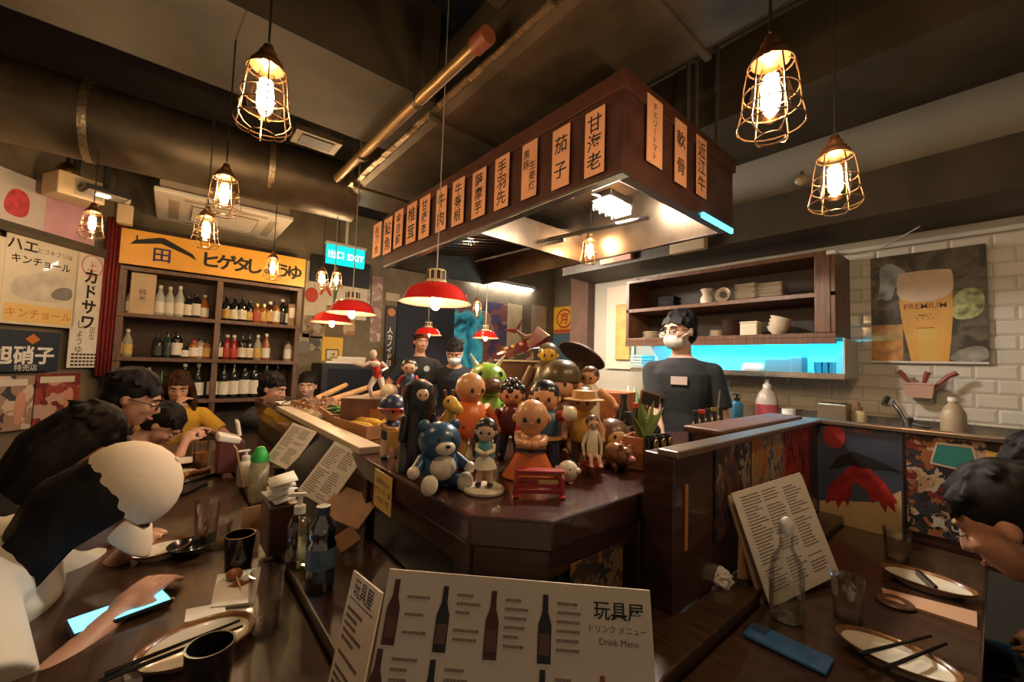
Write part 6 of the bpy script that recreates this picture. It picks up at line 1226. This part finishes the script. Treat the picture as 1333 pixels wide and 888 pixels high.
MB().tube([(-0.16, 0, 0.03), (-0.08, 0, 0.05), (0.02, 0, 0.09), (0.10, 0, 0.15), (0.14, 0, 0.16)], [0.012, 0.035, 0.045, 0.035, 0.01], 8).build('body', br_, wm); MB().tube([(0.12, 0, 0.16), (0.02, -0.03, 0.15), (-0.05, -0.05, 0.20)], [0.03, 0.02, 0.004], 6).build('neck', v_brn, wm); MB().tube([(-0.04, -0.05, 0.19), (-0.12, -0.06, 0.195)], [0.018, 0.003], 6).build('head', br_, wm); MB().tube([(-0.03, -0.05, 0.20), (0.0, -0.05, 0.27)], [0.012, 0.002], 6).build('crest', br_, wm)
for e in (-1, 1):
    w_ = MB().add([(0.02, e*0.02, 0.10), (0.10, e*0.10, 0.22), (0.17, e*0.16, 0.16), (0.15, e*0.10, 0.09), (0.06, e*0.07, 0.08)], [(0, 1, 2, 3, 4)]).build('wing', br_, wm); q = w_.modifiers.new('s', 'SOLIDIFY'); q.thickness = 0.008
    for x in (-0.06, 0.06): MB().tube([(x, e*0.02, 0.06), (x+0.01, e*0.05, 0.02), (x-0.02, e*0.05, 0.004)], [0.016, 0.012, 0.012], 6).build('leg', v_brn, wm)
for i in range(5): MB().ell((-0.1+i*0.05, -0.03, 0.07+i*0.018), (0.016, 0.016, 0.016)).build('brass_plate', brass, wm, True)
p = at(505, 500, 1.78); pd = thing('display_box', 'low wooden plinth carrying the red and silver figure', 'box', (p.x, p.y, CZ), R(-40)); zp = at(490, 518, 1.75).z; MB().box((0, 0, (zp-CZ)/2), (0.34, 0.16, zp-CZ)).build('plinth_body', M('box_brown', (0, 0, 0)), pd, bevel=0.004); MB().box((-0.02, -0.081, (zp-CZ)*0.5), (0.05, 0.004, 0.05)).build('drawer_front', crate_m, pd)
ar = thing('posed_figure', 'slim red and silver posed figure with outstretched arms', 'toy figure', at(487, 517, 1.74), math.atan2(p.y, p.x)-math.pi/2, 'toy figures on the bar'); ar.location.z = zp
hh = at(487, 455, 1.74).z-zp
MB().tube([V(q)*hh for q in ((0.05, 0, 0.42), (0.03, 0, 0.55), (0.0, 0, 0.68), (-0.03, -0.02, 0.80))], [0.09*hh, 0.075*hh, 0.11*hh, 0.04*hh], 12).build('torso', v_red, ar, True); E_(ar, 'head', (-0.06, -0.03, 0.90), (0.075, 0.085, 0.10), v_slv, hh); E_(ar, 'chest_plate', (-0.01, -0.07, 0.70), (0.10, 0.06, 0.07), v_slv, hh)
for a, b2, c2 in (((-0.10, 0, 0.73), (-0.24, -0.05, 0.66), (-0.42, -0.08, 0.70)), ((0.10, 0, 0.73), (0.22, 0.02, 0.62), (0.12, -0.12, 0.56))): MB().tube([V(a)*hh, V(b2)*hh, V(c2)*hh], [0.05*hh, 0.042*hh, 0.03*hh], 8).build('arm', v_slv, ar, True)
for a, b2, c2 in (((-0.0, 0, 0.42), (-0.10, -0.06, 0.22), (-0.04, 0, 0.03)), ((0.10, 0, 0.42), (0.16, 0, 0.22), (0.24, 0.02, 0.03))): MB().tube([V(a)*hh, V(b2)*hh, V(c2)*hh], [0.07*hh, 0.055*hh, 0.04*hh], 8).build('leg', v_slv, ar, True)
t, h = doll('small doll in blue and red standing on the plinth', 531, 505, 468, d=1.72, hf=0.38, hair=v_blk, body=v_nav, legs=v_red, sleeve=v_red, w=1.0, skin=v_pale); s_ = (at(531, 468, 1.72).z-zp)/h; t.scale = (s_, s_, s_); t.location.z = zp
o = MB().ell((0, 0, 0.032), (0.036, 0.034, 0.032)).build('white_ball', v_wht, smooth=True); q = at(507, 500, 1.72); o.location = (q.x, q.y, zp); tag(o, 'round white ball toy between figures on the plinth', 'ball')
t, h = toy('toy_giraffe', 'orange long necked toy animal behind the blue bear', 578, 600, 512, d=1.14, yaw=0.5); E_(t, 'body', (0, 0.05, 0.38), (0.16, 0.28, 0.16), v_org, h); C_(t, 'neck', (0, -0.12, 0.42), 0.09, (0, -0.2, 0.82), 0.07, v_yel, h); hd = C_(t, 'head', (0, -0.18, 0.88), 0.10, (0, -0.36, 0.82), 0.07, v_yel, h); eyes(t, 0.92, -0.25, 0.075, 0.02, h, hd=hd)
for e in (-1, 1):
    C_(hd, 'horn', (e*0.05, -0.14, 0.95), 0.02, (e*0.06, -0.12, 1.03), 0.025, v_brn, h)
    for y in (-0.12, 0.22): C_(t, 'leg', (e*0.09, y, 0.3), 0.06, (e*0.10, y, 0.05), 0.05, v_org, h)
for i, (px, py, d, hh_) in enumerate(((818, 560, 1.38, 0.15), (828, 560, 1.5, 0.17), (811, 570, 1.55, 0.2), (850, 560, 1.5, 0.13))):
    q = at(px, py, d); t = thing('soy_bottle', 'dark glass sauce bottle behind the plant pot, %s from left' % ordn[[1, 2, 0, 3][i]], 'bottle', (q.x, q.y, CZ), group='sauce bottles behind the pot'); MB().lathe([(0.026, 0), (0.028, 0.01), (0.028, hh_*0.6), (0.012, hh_*0.78), (0.011, hh_*0.92)], n=14).build('bottle_body', g_bk, t, True); MB().lathe([(0.013, hh_*0.9), (0.013, hh_)], n=10).build('cap', [cap_k, cap_r, cap_k, cap_g][i], t)
# ------------------------------------------------------------------ people
SKIN = [M('skin_%d' % i, c, 0.5, sss=0.12, var=0.06, scale=14) for i, c in enumerate([(0.56, 0.30, 0.20), (0.48, 0.24, 0.15), (0.62, 0.36, 0.26)])]
hair_k = M('hair_black', (0.010, 0.008, 0.008), 0.6, var=0.5, scale=30, bump=0.25, stretch=(1, 1, 0.25)); hair_b = M('hair_brown', (0.045, 0.018, 0.010), 0.6, var=0.5, scale=30, bump=0.25, stretch=(1, 1, 0.25))
eye_w = M('eye_white', (0.7, 0.66, 0.6), 0.3); eye_k = M('eye_dark', (0.015, 0.01, 0.01), 0.2); lip_m = M('lips', (0.42, 0.14, 0.11), 0.45)
def remesh(mb, name, mat, voxel, smooth=4, disp=0.0):
    me = bpy.data.meshes.new(name); me.from_pydata(mb.v, [], mb.f); me.update()
    bm = bmesh.new(); bm.from_mesh(me); bmesh.ops.remove_doubles(bm, verts=bm.verts, dist=1e-5); bmesh.ops.recalc_face_normals(bm, faces=bm.faces); bm.to_mesh(me); bm.free()
    o = bpy.data.objects.new(name, me); COL.objects.link(o)
    r = o.modifiers.new('r', 'REMESH'); r.mode = 'VOXEL'; r.voxel_size = voxel
    if smooth:
        s = o.modifiers.new('s', 'SMOOTH'); s.iterations = smooth; s.factor = 0.5
    dg = bpy.context.evaluated_depsgraph_get()
    out = bpy.data.meshes.new_from_object(o.evaluated_get(dg)); bpy.data.objects.remove(o); bpy.data.meshes.remove(me)
    out.name = name; out.materials.clear(); out.materials.append(mat); out.polygons.foreach_set('use_smooth', [True]*len(out.polygons))
    return out
def rings(mb, rs, n=20):
    """rs: list of (centre, right vector*radius, front vector*radius)"""
    k = len(mb.v)
    for c, a, b in rs:
        for j in range(n):
            t = 2*math.pi*j/n; mb.v.append(tuple(c+a*math.cos(t)+b*math.sin(t)))
    for i in range(len(rs)-1):
        for j in range(n):
            a = k+i*n+j; b = k+i*n+(j+1) % n; mb.f.append((a, b, b+n, a+n))
    mb.f.append(tuple(k+j for j in range(n))[::-1]); mb.f.append(tuple(k+(len(rs)-1)*n+j for j in range(n)))
def ik(a, t, l1, l2, hint):
    d = t-a; L = min(d.length, (l1+l2)*0.995); d.normalize(); t = a+d*L
    x = (l1*l1-l2*l2+L*L)/(2*L); h = math.sqrt(max(1e-6, l1*l1-x*x)); q = hint-d*hint.dot(d); q.normalize()
    return a+d*x+q*h, t
def hand(mb, w, d, pn, side, s, curl=0.5, grip=0.0):
    """w wrist, d pointing direction, pn palm normal (towards palm side), side +1 if thumb lies on d x pn"""
    d = d.normalized(); pn = (pn-d*pn.dot(d)).normalized(); x = d.cross(pn)*side
    rot = Matrix(((x.x, d.x, pn.x), (x.y, d.y, pn.y), (x.z, d.z, pn.z)))
    mb.ell(w+d*0.048*s, (0.040*s, 0.050*s, 0.015*s), rot, 14, 9)
    mb.caps(w-d*0.01*s, 0.023*s, w+d*0.03*s, 0.022*s)
    for i, (off, L) in enumerate(((0.028, 0.072), (0.010, 0.080), (-0.009, 0.075), (-0.027, 0.060))):
        a = w+d*0.088*s+x*off*s; c1 = curl*0.9; c2 = curl*2.0
        b = a+(d*math.cos(c1)+pn*math.sin(c1)+x*off*1.5)*L*0.5*s; e = b+(d*math.cos(c2)+pn*math.sin(c2))*L*0.5*s
        mb.caps(a-d*0.02*s, 0.0095*s, b, 0.0085*s, 8); mb.caps(b, 0.0085*s, e, 0.007*s, 8)
    a = w+d*0.03*s+x*0.030*s; b = a+(d*0.6+x*0.7+pn*(0.2+curl*0.4)).normalized()*0.038*s; e = b+(d*0.85+x*0.1+pn*(0.3+curl*0.5)).normalized()*0.032*s
    mb.caps(a, 0.0125*s, b, 0.0105*s, 8); mb.caps(b, 0.0105*s, e, 0.0085*s, 8)
def person(label, hip, yaw, lean, s=1.0, hy=0.0, hp=0.0, rh=None, lh=None, shirt=None, skin=0, hair=('short', None), sleeve='short', voxel=0.008, seated=True, neck=0.45, pants=None, side=0.0, curl=0.5, face=True, mask=False, glasses=False, cap=None, headroll=0.0, palm=(0, 0, -1), relbow=None, smile=False, bulk=0.0, legs=0.0):
    hip = V(hip); F = V((math.cos(yaw), math.sin(yaw), 0)); Z = V((0, 0, 1)); RT = F.cross(Z)
    U = (Z*math.cos(lean)+F*math.sin(lean)+RT*math.sin(side)).normalized(); FT = RT.cross(U)*-1
    FT = (F*math.cos(lean)-Z*math.sin(lean)).normalized()
    P = lambda u, f=0, r=0: hip+U*u*s+FT*f*s+RT*r*s
    nb = P(0.475); UN = (U*(1-neck)+Z*neck).normalized(); hb = nb+UN*0.068*s
    ya = yaw+hy; HF0 = V((math.cos(ya), math.sin(ya), 0)); HR = HF0.cross(Z)
    HF = HF0*math.cos(hp)-Z*math.sin(hp); HU = HF0*math.sin(hp)+Z*math.cos(hp)
    if headroll:
        qq = Quaternion(HF, headroll); HU = qq @ HU; HR = qq @ HR
    hc = hb+HU*0.075*s+HF*0.015*s
    HM = Matrix(((HR.x, HF.x, HU.x), (HR.y, HF.y, HU.y), (HR.z, HF.z, HU.z)))
    hq = lambda x, y, z: hc+HR*x*s+HF*y*s+HU*z*s
    root = None
    b = MB()
    # torso, neck
    tor = [(-0.04, 0.150, 0.105), (0.05, 0.155, 0.11), (0.16, 0.135, 0.095), (0.28, 0.155, 0.108), (0.375, 0.158, 0.104), (0.43, 0.118, 0.085), (0.475, 0.064, 0.058)]
    rings(b, [(P(u), RT*a*s, FT*f*s) for u, a, f in tor])
    b.caps(P(0.44), 0.056*s, hb+HU*0.02*s, 0.050*s)
    # head: skull, face, jaw, nose, ears, brow
    b.ell(hq(0, -0.012, 0.028), (0.074*s, 0.094*s, 0.088*s), HM, 18, 12); b.ell(hq(0, 0.022, -0.022), (0.062*s, 0.066*s, 0.085*s), HM, 16, 10); b.ell(hq(0, 0.040, -0.075), (0.036*s, 0.036*s, 0.030*s), HM, 12, 8)
    b.ell(hq(0, 0.070, 0.030), (0.050*s, 0.018*s, 0.014*s), HM, 12, 8); b.caps(hq(0, 0.084, 0.015), 0.007*s, hq(0, 0.100, -0.022), 0.012*s, 10); b.ell(hq(0, 0.092, -0.026), (0.018*s, 0.010*s, 0.009*s), HM, 10, 6)
    for e in (-1, 1):
        b.ell(hq(e*0.036, 0.062, -0.02), (0.022*s, 0.020*s, 0.022*s), HM, 10, 8); b.ell(hq(e*0.074, -0.010, -0.005), (0.008*s, 0.015*s, 0.025*s), HM, 10, 8)
    b.ell(hq(0, 0.078, -0.055), (0.024*s, 0.012*s, 0.012*s), HM, 10, 8)
    # arms
    sh = {}; arm = {}
    for k, e, tgt in (('r', 1, rh), ('l', -1, lh)):
        S = P(0.388, 0.0, e*0.158); sh[k] = S
        T = V(tgt) if tgt is not None else P(-0.02, 0.12, e*0.24)
        hint = (RT*e*0.8-Z*0.7-F*0.3)
        if k == 'r' and relbow is not None: hint = V(relbow)
        E, T = ik(S, T, 0.275*s, 0.245*s, hint); arm[k] = (S, E, T)
        b.caps(P(0.39, 0, e*0.10), 0.060*s, S, 0.050*s); b.caps(S, 0.050*s, E, 0.037*s); b.caps(E, 0.037*s, T, 0.024*s)
        b.ell(E.lerp(T, 0.3), 0.037*s, None, 10, 8)
        d = (T-E).normalized(); pn = V(palm) if abs(d.dot(V(palm))) < 0.92 else F
        hand(b, T, d, pn, -e, s, curl)
    # legs
    foot = []
    for e in (-1, 1):
        H0 = P(0.0, 0, e*0.085)
        if seated:
            FL = Matrix.Rotation(legs, 3, 'Z') @ F; RL = Matrix.Rotation(legs, 3, 'Z') @ RT
            K = hip+FL*0.40*s+RL*e*0.11*s; K.z = min(0.46, hip.z-0.02); A = V((K.x, K.y, 0.08))-FL*0.03
        else:
            A = V((hip.x, hip.y, 0.08))+RT*e*0.11*s; K = (hip+A)/2+RT*e*0.06*s+F*0.02
        b.caps(H0, 0.085*s, K, 0.055*s); b.caps(K, 0.055*s, A, 0.038*s); b.caps(A-V((0, 0, 0.045)), 0.034*s, A+F*0.16*s-V((0, 0, 0.05)), 0.028*s); foot.append((H0, K, A))
    me = remesh(b, 'person', SKIN[skin], voxel, 3)
    root = link('person', me); tag(root, label, 'person')
    # clothes
    c = MB(); g = (0.018+bulk)*s
    rings(c, [(P(u), RT*(a*s+g), FT*(f*s+g)) for u, a, f in ([(-0.10, 0.155, 0.11)]+tor[1:6])]+[(P(0.468), RT*0.074*s, FT*0.070*s)])
    for k, e in (('r', 1), ('l', -1)):
        S, E, T = arm[k]; c.caps(P(0.385, 0, e*0.085), (0.074+bulk)*s, S, (0.058+bulk)*s)
        if sleeve == 'short': c.tube([S, S.lerp(E, 0.72)], [(0.058+bulk)*s, (0.060+bulk*1.2)*s], 16); c.ell(S, (0.058+bulk)*s)
        else: c.caps(S, 0.064*s, E, 0.050*s); c.tube([E, E.lerp(T, 0.9)], [0.050*s, 0.036*s], 16)
    sm = link('shirt', remesh(c, 'shirt', shirt, voxel, 4), root)
    pt = MB()
    for H0, K, A in foot: pt.caps(H0, 0.10*s, K, 0.07*s); pt.tube([K, A], [0.07*s, 0.052*s], 14); pt.ell(K, 0.07*s)
    pt.ell(hip, (0.16*s, 0.14*s, 0.11*s))
    link('trousers', remesh(pt, 'trousers', pants or M('denim_dark', (0.02, 0.022, 0.03), 0.8), max(voxel, 0.010), 3), root)
    sho = MB()
    for H0, K, A in foot: sho.caps(A-V((0, 0, 0.04)), 0.042*s, A+F*0.17*s-V((0, 0, 0.046)), 0.036*s)
    link('shoes', remesh(sho, 'shoes', cap_k, 0.010, 2), root)
    # face
    if face:
        for e in (-1, 1):
            eb = MB().ell(hq(e*0.030, 0.0775, 0.006), (0.0145*s, 0.007*s, 0.0048*s), HM, 10, 8).build('eye', eye_w, root, True)
            MB().ell(hq(e*0.030, 0.0835, 0.005), (0.0058*s, 0.003*s, 0.0048*s), HM, 8, 6).build('iris', eye_k, eb, True)
            MB().tube([hq(e*0.014, 0.089, 0.028), hq(e*0.032, 0.087, 0.033), hq(e*0.050, 0.076, 0.027)], [0.0035*s, 0.004*s, 0.002*s], 6).build('eyebrow', hair[1] or hair_k, root, True)
        if not mask:
            MB().tube([hq(-0.024, 0.079, -0.053+(0.006 if smile else 0)), hq(0, 0.0925, -0.057), hq(0.024, 0.079, -0.053+(0.006 if smile else 0))], [0.003*s, 0.0065*s, 0.003*s], 8).build('lips', lip_m, root, True)
            if smile: MB().tube([hq(-0.018, 0.087, -0.0535), hq(0, 0.0965, -0.0555), hq(0.018, 0.087, -0.0535)], [0.002*s, 0.004*s, 0.002*s], 8).build('teeth', eye_w, root, True)
    if mask:
        mk = MB(); rows_ = []
        for z, yo, wx in ((-0.008, 0.098, 0.030), (-0.030, 0.112, 0.056), (-0.060, 0.105, 0.058), (-0.092, 0.086, 0.040)):
            rows_.append([hq(wx*math.sin(a)*1.15, (yo+0.006)*math.cos(a)*0.55+yo*0.45-abs(math.sin(a))*0.015, z) for a in [R(-75+15*i) for i in range(11)]])
        vs = [p for r_ in rows_ for p in r_]; fs = [(i*11+j, i*11+j+1, (i+1)*11+j+1, (i+1)*11+j) for i in range(3) for j in range(10)]
        o = mk.add(vs, fs).build('face_mask', M('mask_white', (0.78, 0.76, 0.70), 0.8), root, True); q = o.modifiers.new('s', 'SOLIDIFY'); q.thickness = 0.004; q = o.modifiers.new('u', 'SUBSURF'); q.levels = q.render_levels = 1
        for e in (-1, 1): MB().tube([hq(e*0.06, 0.062, -0.03), hq(e*0.078, 0.0, 0.0)], 0.002, 5).build('mask_loop', M('mask_white', (0, 0, 0)), o)
    if glasses:
        gl_ = None
        for e in (-1, 1):
            g_ = MB().tube([hq(e*0.032+0.021*math.cos(a*math.pi/8), 0.096, 0.004+0.018*math.sin(a*math.pi/8)) for a in range(17)], 0.0022, 6, cap=False).build('glasses_rim', cap_k, root)
            MB().tube([hq(e*0.054, 0.094, 0.008), hq(e*0.078, 0.0, 0.008)], 0.002, 5).build('temple_arm', cap_k, g_)
    # hair
    kind, hm = hair; hm = hm or hair_k; rr = random.Random(hash(label) % 1000 if False else len(label)*7)
    if kind:
        h = MB(); h.ell(hq(0, -0.024, 0.044), (0.083*s, 0.096*s, (0.088 if cap is None else 0.07)*s), HM, 18, 12)
        h.ell(hq(0, -0.045, -0.015), (0.077*s, 0.062*s, 0.068*s), HM, 14, 10)
        for i in range(46 if cap is None else 0):
            th = rr.uniform(0, 6.28); ph = rr.uniform(0.05, 1.35); dv = V((math.sin(ph)*math.cos(th), math.sin(ph)*math.sin(th), math.cos(ph)))
            if dv.y > 0.55 and dv.z < 0.5: continue
            p0 = hq(dv.x*0.074, -0.024+dv.y*0.088, 0.044+dv.z*0.082); p1 = p0+(HR*dv.x*0.8+HF*(dv.y*0.8+0.25*(dv.y > 0))+HU*(dv.z*0.5-0.5)).normalized()*rr.uniform(0.02, 0.036)*s
            h.caps(p0, 0.014*s, p1, 0.004*s, 7)
        for i in range(9 if cap is None else 0):
            x = -0.056+0.014*i; h.caps(hq(x, 0.040, 0.098-abs(x)*0.5), 0.013*s, hq(x*1.15, 0.084-abs(x)*0.35, 0.046-abs(x)*0.2+0.010*rr.random()), 0.005*s, 7)
        if kind in ('long', 'hang'):
            dn = -Z*0.8+(-HU)*0.35 if kind == 'long' else (-Z*0.55-HU*0.6)
            for i in range(30):
                a = R(-150+300*i/29)*0.80+math.pi; x, y = math.sin(a), -math.cos(a)
                a2 = R(-118+236*i/29); x, y = math.sin(a2)*0.080, -0.020-math.cos(a2)*0.085
                p0 = hq(x, y, 0.02+0.02*rr.random()); p1 = p0+(-HU*0.10+HR*x*0.3)*s; p2 = p1+(dn.normalized()+HR*x*1.5+HF*rr.uniform(-.1, .1)).normalized()*rr.uniform(0.12, 0.2)*s*(0.55 if cap is not None else 1)
                h.caps(p0, 0.018*s, p1, 0.019*s, 8); h.caps(p1, 0.019*s, p2, 0.007*s, 8)
        if kind == 'bun': h.ell(hq(0, -0.115, 0.06), (0.04*s, 0.04*s, 0.04*s), HM, 12, 8)
        link('hair', remesh(h, 'hair', hm, min(voxel, 0.006), 2), root)
    if cap is not None:
        cm_ = MB(); prof = [(math.cos(R(a))*1.0, math.sin(R(a))) for a in (-12, 0, 15, 30, 45, 60, 75, 88)]
        mm_ = HM @ Matrix.Diagonal(V((0.094*s, 0.110*s, 0.102*s)))
        k_ = MB().lathe([(r_, z_) for r_, z_ in prof], hq(0, -0.018, 0.045), 28, mm_).build('cap_crown', cap, root, True)
        vs = []; n = 13
        for j, ext in enumerate((0.0, 0.5, 1.0)):
            for i in range(n):
                a = R(-62+124*i/(n-1)); rad = 1+0.62*ext*(math.cos(a*1.15)**0.7 if math.cos(a*1.15) > 0 else 0)
                vs.append(hq(0.094*math.sin(a)*(1+0.05*ext), -0.018+0.110*math.cos(a)*rad+0.004, 0.045-0.018-0.035*ext**1.5*1-0.02*ext*abs(math.sin(a))))
        v_ = MB().add(vs, [(j*n+i, j*n+i+1, (j+1)*n+i+1, (j+1)*n+i) for j in range(2) for i in range(n-1)]).build('cap_visor', cap, root, True); q = v_.modifiers.new('s', 'SOLIDIFY'); q.thickness = 0.005; q = v_.modifiers.new('u', 'SUBSURF'); q.levels = q.render_levels = 1
        MB().ell(hq(0, -0.018, 0.148), (0.008, 0.008, 0.005), HM, 8, 6).build('cap_button', cap, k_, True)
    return root, hq, P, arm
cot_w = M('cotton_white', (0.72, 0.66, 0.55), 0.85, bump=0.15, scale=40); cot_k = M('cotton_black', (0.014, 0.014, 0.016), 0.85, bump=0.15, scale=40); cot_g = M('cotton_grey', (0.30, 0.28, 0.25), 0.85, bump=0.15, scale=40)
cot_y = M('cotton_yellow', (0.62, 0.34, 0.03), 0.85, bump=0.15, scale=40); cot_p = PRINT('blouse_print', [(0.02, 0.018, 0.02), (0.10, 0.07, 0.06), (0.55, 0.42, 0.30)], 26); cot_d = M('cotton_charcoal', (0.03, 0.03, 0.035), 0.85)
# front left guest with cap
person('person in white T-shirt and cream cap bending over a lit phone', (-0.55, 1.40, 0.575), R(-4), R(50), 0.97, bulk=0.026, hy=R(-6), hp=R(58), rh=at(146, 806, 0.84), lh=at(160, 722, 1.07), shirt=cot_w, skin=0, hair=('hang', hair_k), voxel=0.006, neck=0.0, cap=M('cap_cream', (0.74, 0.60, 0.44), 0.8, bump=0.1, scale=60), palm=(0.2, 0.3, -1), curl=0.35, relbow=(-0.2, -1, -0.5))
person('person with long black hair in black leaning over the table behind cap', (-0.60, 1.98, 0.52), R(-4), R(38), 1.0, hy=R(5), hp=R(48), rh=(-0.08, 1.88, 0.78), lh=(-0.1, 2.2, 0.78), shirt=cot_k, skin=1, hair=('hang', hair_k), voxel=0.008, neck=0.1, relbow=(-0.3, -1, -0.2))
person('person in black with glasses seated third along the left table', (-0.36, 2.44, 0.53), R(-6), R(24), 1.0, hy=R(-4), hp=R(22), lh=(-0.1, 2.7, 0.78), rh=(-0.12, 2.38, 0.78), shirt=cot_k, skin=1, hair=('short', hair_k), glasses=True, neck=0.3)
person('person in grey shirt bending down to eat with hand at mouth', (-0.38, 3.08, 0.46), R(-12), R(40), 0.95, hy=R(-10), hp=R(48), rh=at(240, 578, 2.28), lh=(0.12, 3.2, 0.78), shirt=cot_g, skin=0, hair=('short', hair_k), neck=0.1, curl=0.9)
person('person in yellow top with long brown hair at the table end', (0.08, 4.12, 0.46), R(-95), R(14), 0.97, hy=R(4), hp=R(18), rh=at(222, 533, 2.95), lh=(0.25, 3.72, 0.74), shirt=cot_y, skin=2, hair=('long', hair_b), neck=0.5)
person('person in black sitting sideways with a hand at the mouth', (0.50, 3.74, 0.45), R(-42), R(16), 1.0, hy=R(2), hp=R(16), rh=at(362, 522, 3.2), lh=(0.75, 3.75, 0.70), shirt=cot_d, skin=0, hair=('short', hair_k), neck=0.4, curl=1.1, legs=R(-70))
person('smiling person in dark flowered blouse beyond the food crates', (0.98, 4.02, 0.45), R(-105), R(8), 0.97, hy=R(-8), hp=R(8), shirt=cot_p, skin=2, hair=('bun', hair_k), neck=0.5, smile=True)
# cook and staff
rt_, hq, P, arm = person('cook in black shirt with glasses and white face mask', (2.30, 1.19, 0.885), math.atan2(-fwd.y*0.85+(-rgt.y)*0.45, -fwd.x*0.85+(-rgt.x)*0.45), R(-1), 1.03, hy=R(-33), hp=R(6), shirt=cot_k, skin=2, hair=('short', hair_k), seated=False, mask=True, glasses=True, voxel=0.007, lh=at(950, 640, 2.25), rh=at(872, 640, 2.05))
tg = MB().box((0, 0, 0), (0.085, 0.045, 0.004)).build('chest_print', M('print_pinkgrey', (0.55, 0.42, 0.38), 0.7), rt_); pc = P(0.34, 0.131, 0.0)
tg.matrix_world = frame(pc, -(P(0, 0, 1)-P(0, 0, 0)), (0, 0, 1))
rt_, hq, P, arm = person('staff member in black T-shirt standing before the dark curtain', (2.04, 3.95, 0.88), math.atan2(-0.9, -0.5), R(0), 1.0, hy=R(20), hp=R(6), shirt=cot_k, skin=1, hair=('short', hair_b), seated=False)
tg = MB().lathe([(0.03, 0), (0.03, 0.003)], n=16).build('chest_badge', M('badge_grey', (0.5, 0.48, 0.45), 0.7), rt_); tg.matrix_world = frame(P(0.34, 0.125, -0.08), -(P(0, 0, 1)-P(0, 0, 0)), (0, 0, 1))
rt_, hq, P, arm = person('masked staff member in black bending down at the kitchen back', (2.22, 3.52, 0.84), math.atan2(-0.86, -0.6), R(26), 1.0, hy=R(0), hp=R(30), shirt=cot_k, skin=1, hair=('short', hair_k), seated=False, mask=True, neck=0.3)
# right side guests
person('dark haired person at the right edge bowing over the plates', (1.395, -0.345, 0.485), R(92), R(32), 0.98, hy=R(-14), hp=R(34), shirt=cot_k, skin=1, hair=('short', hair_k), voxel=0.006, neck=0.15, rh=(1.48, -0.15, 0.62), lh=(1.31, -0.15, 0.62))
person('second dark haired person farther along the right table', (1.81, -0.30, 0.50), R(94), R(22), 0.95, hy=R(-6), hp=R(14), shirt=cot_d, skin=0, hair=('short', hair_k), voxel=0.007, neck=0.3, rh=(1.88, -0.10, 0.62), lh=(1.72, -0.10, 0.62))
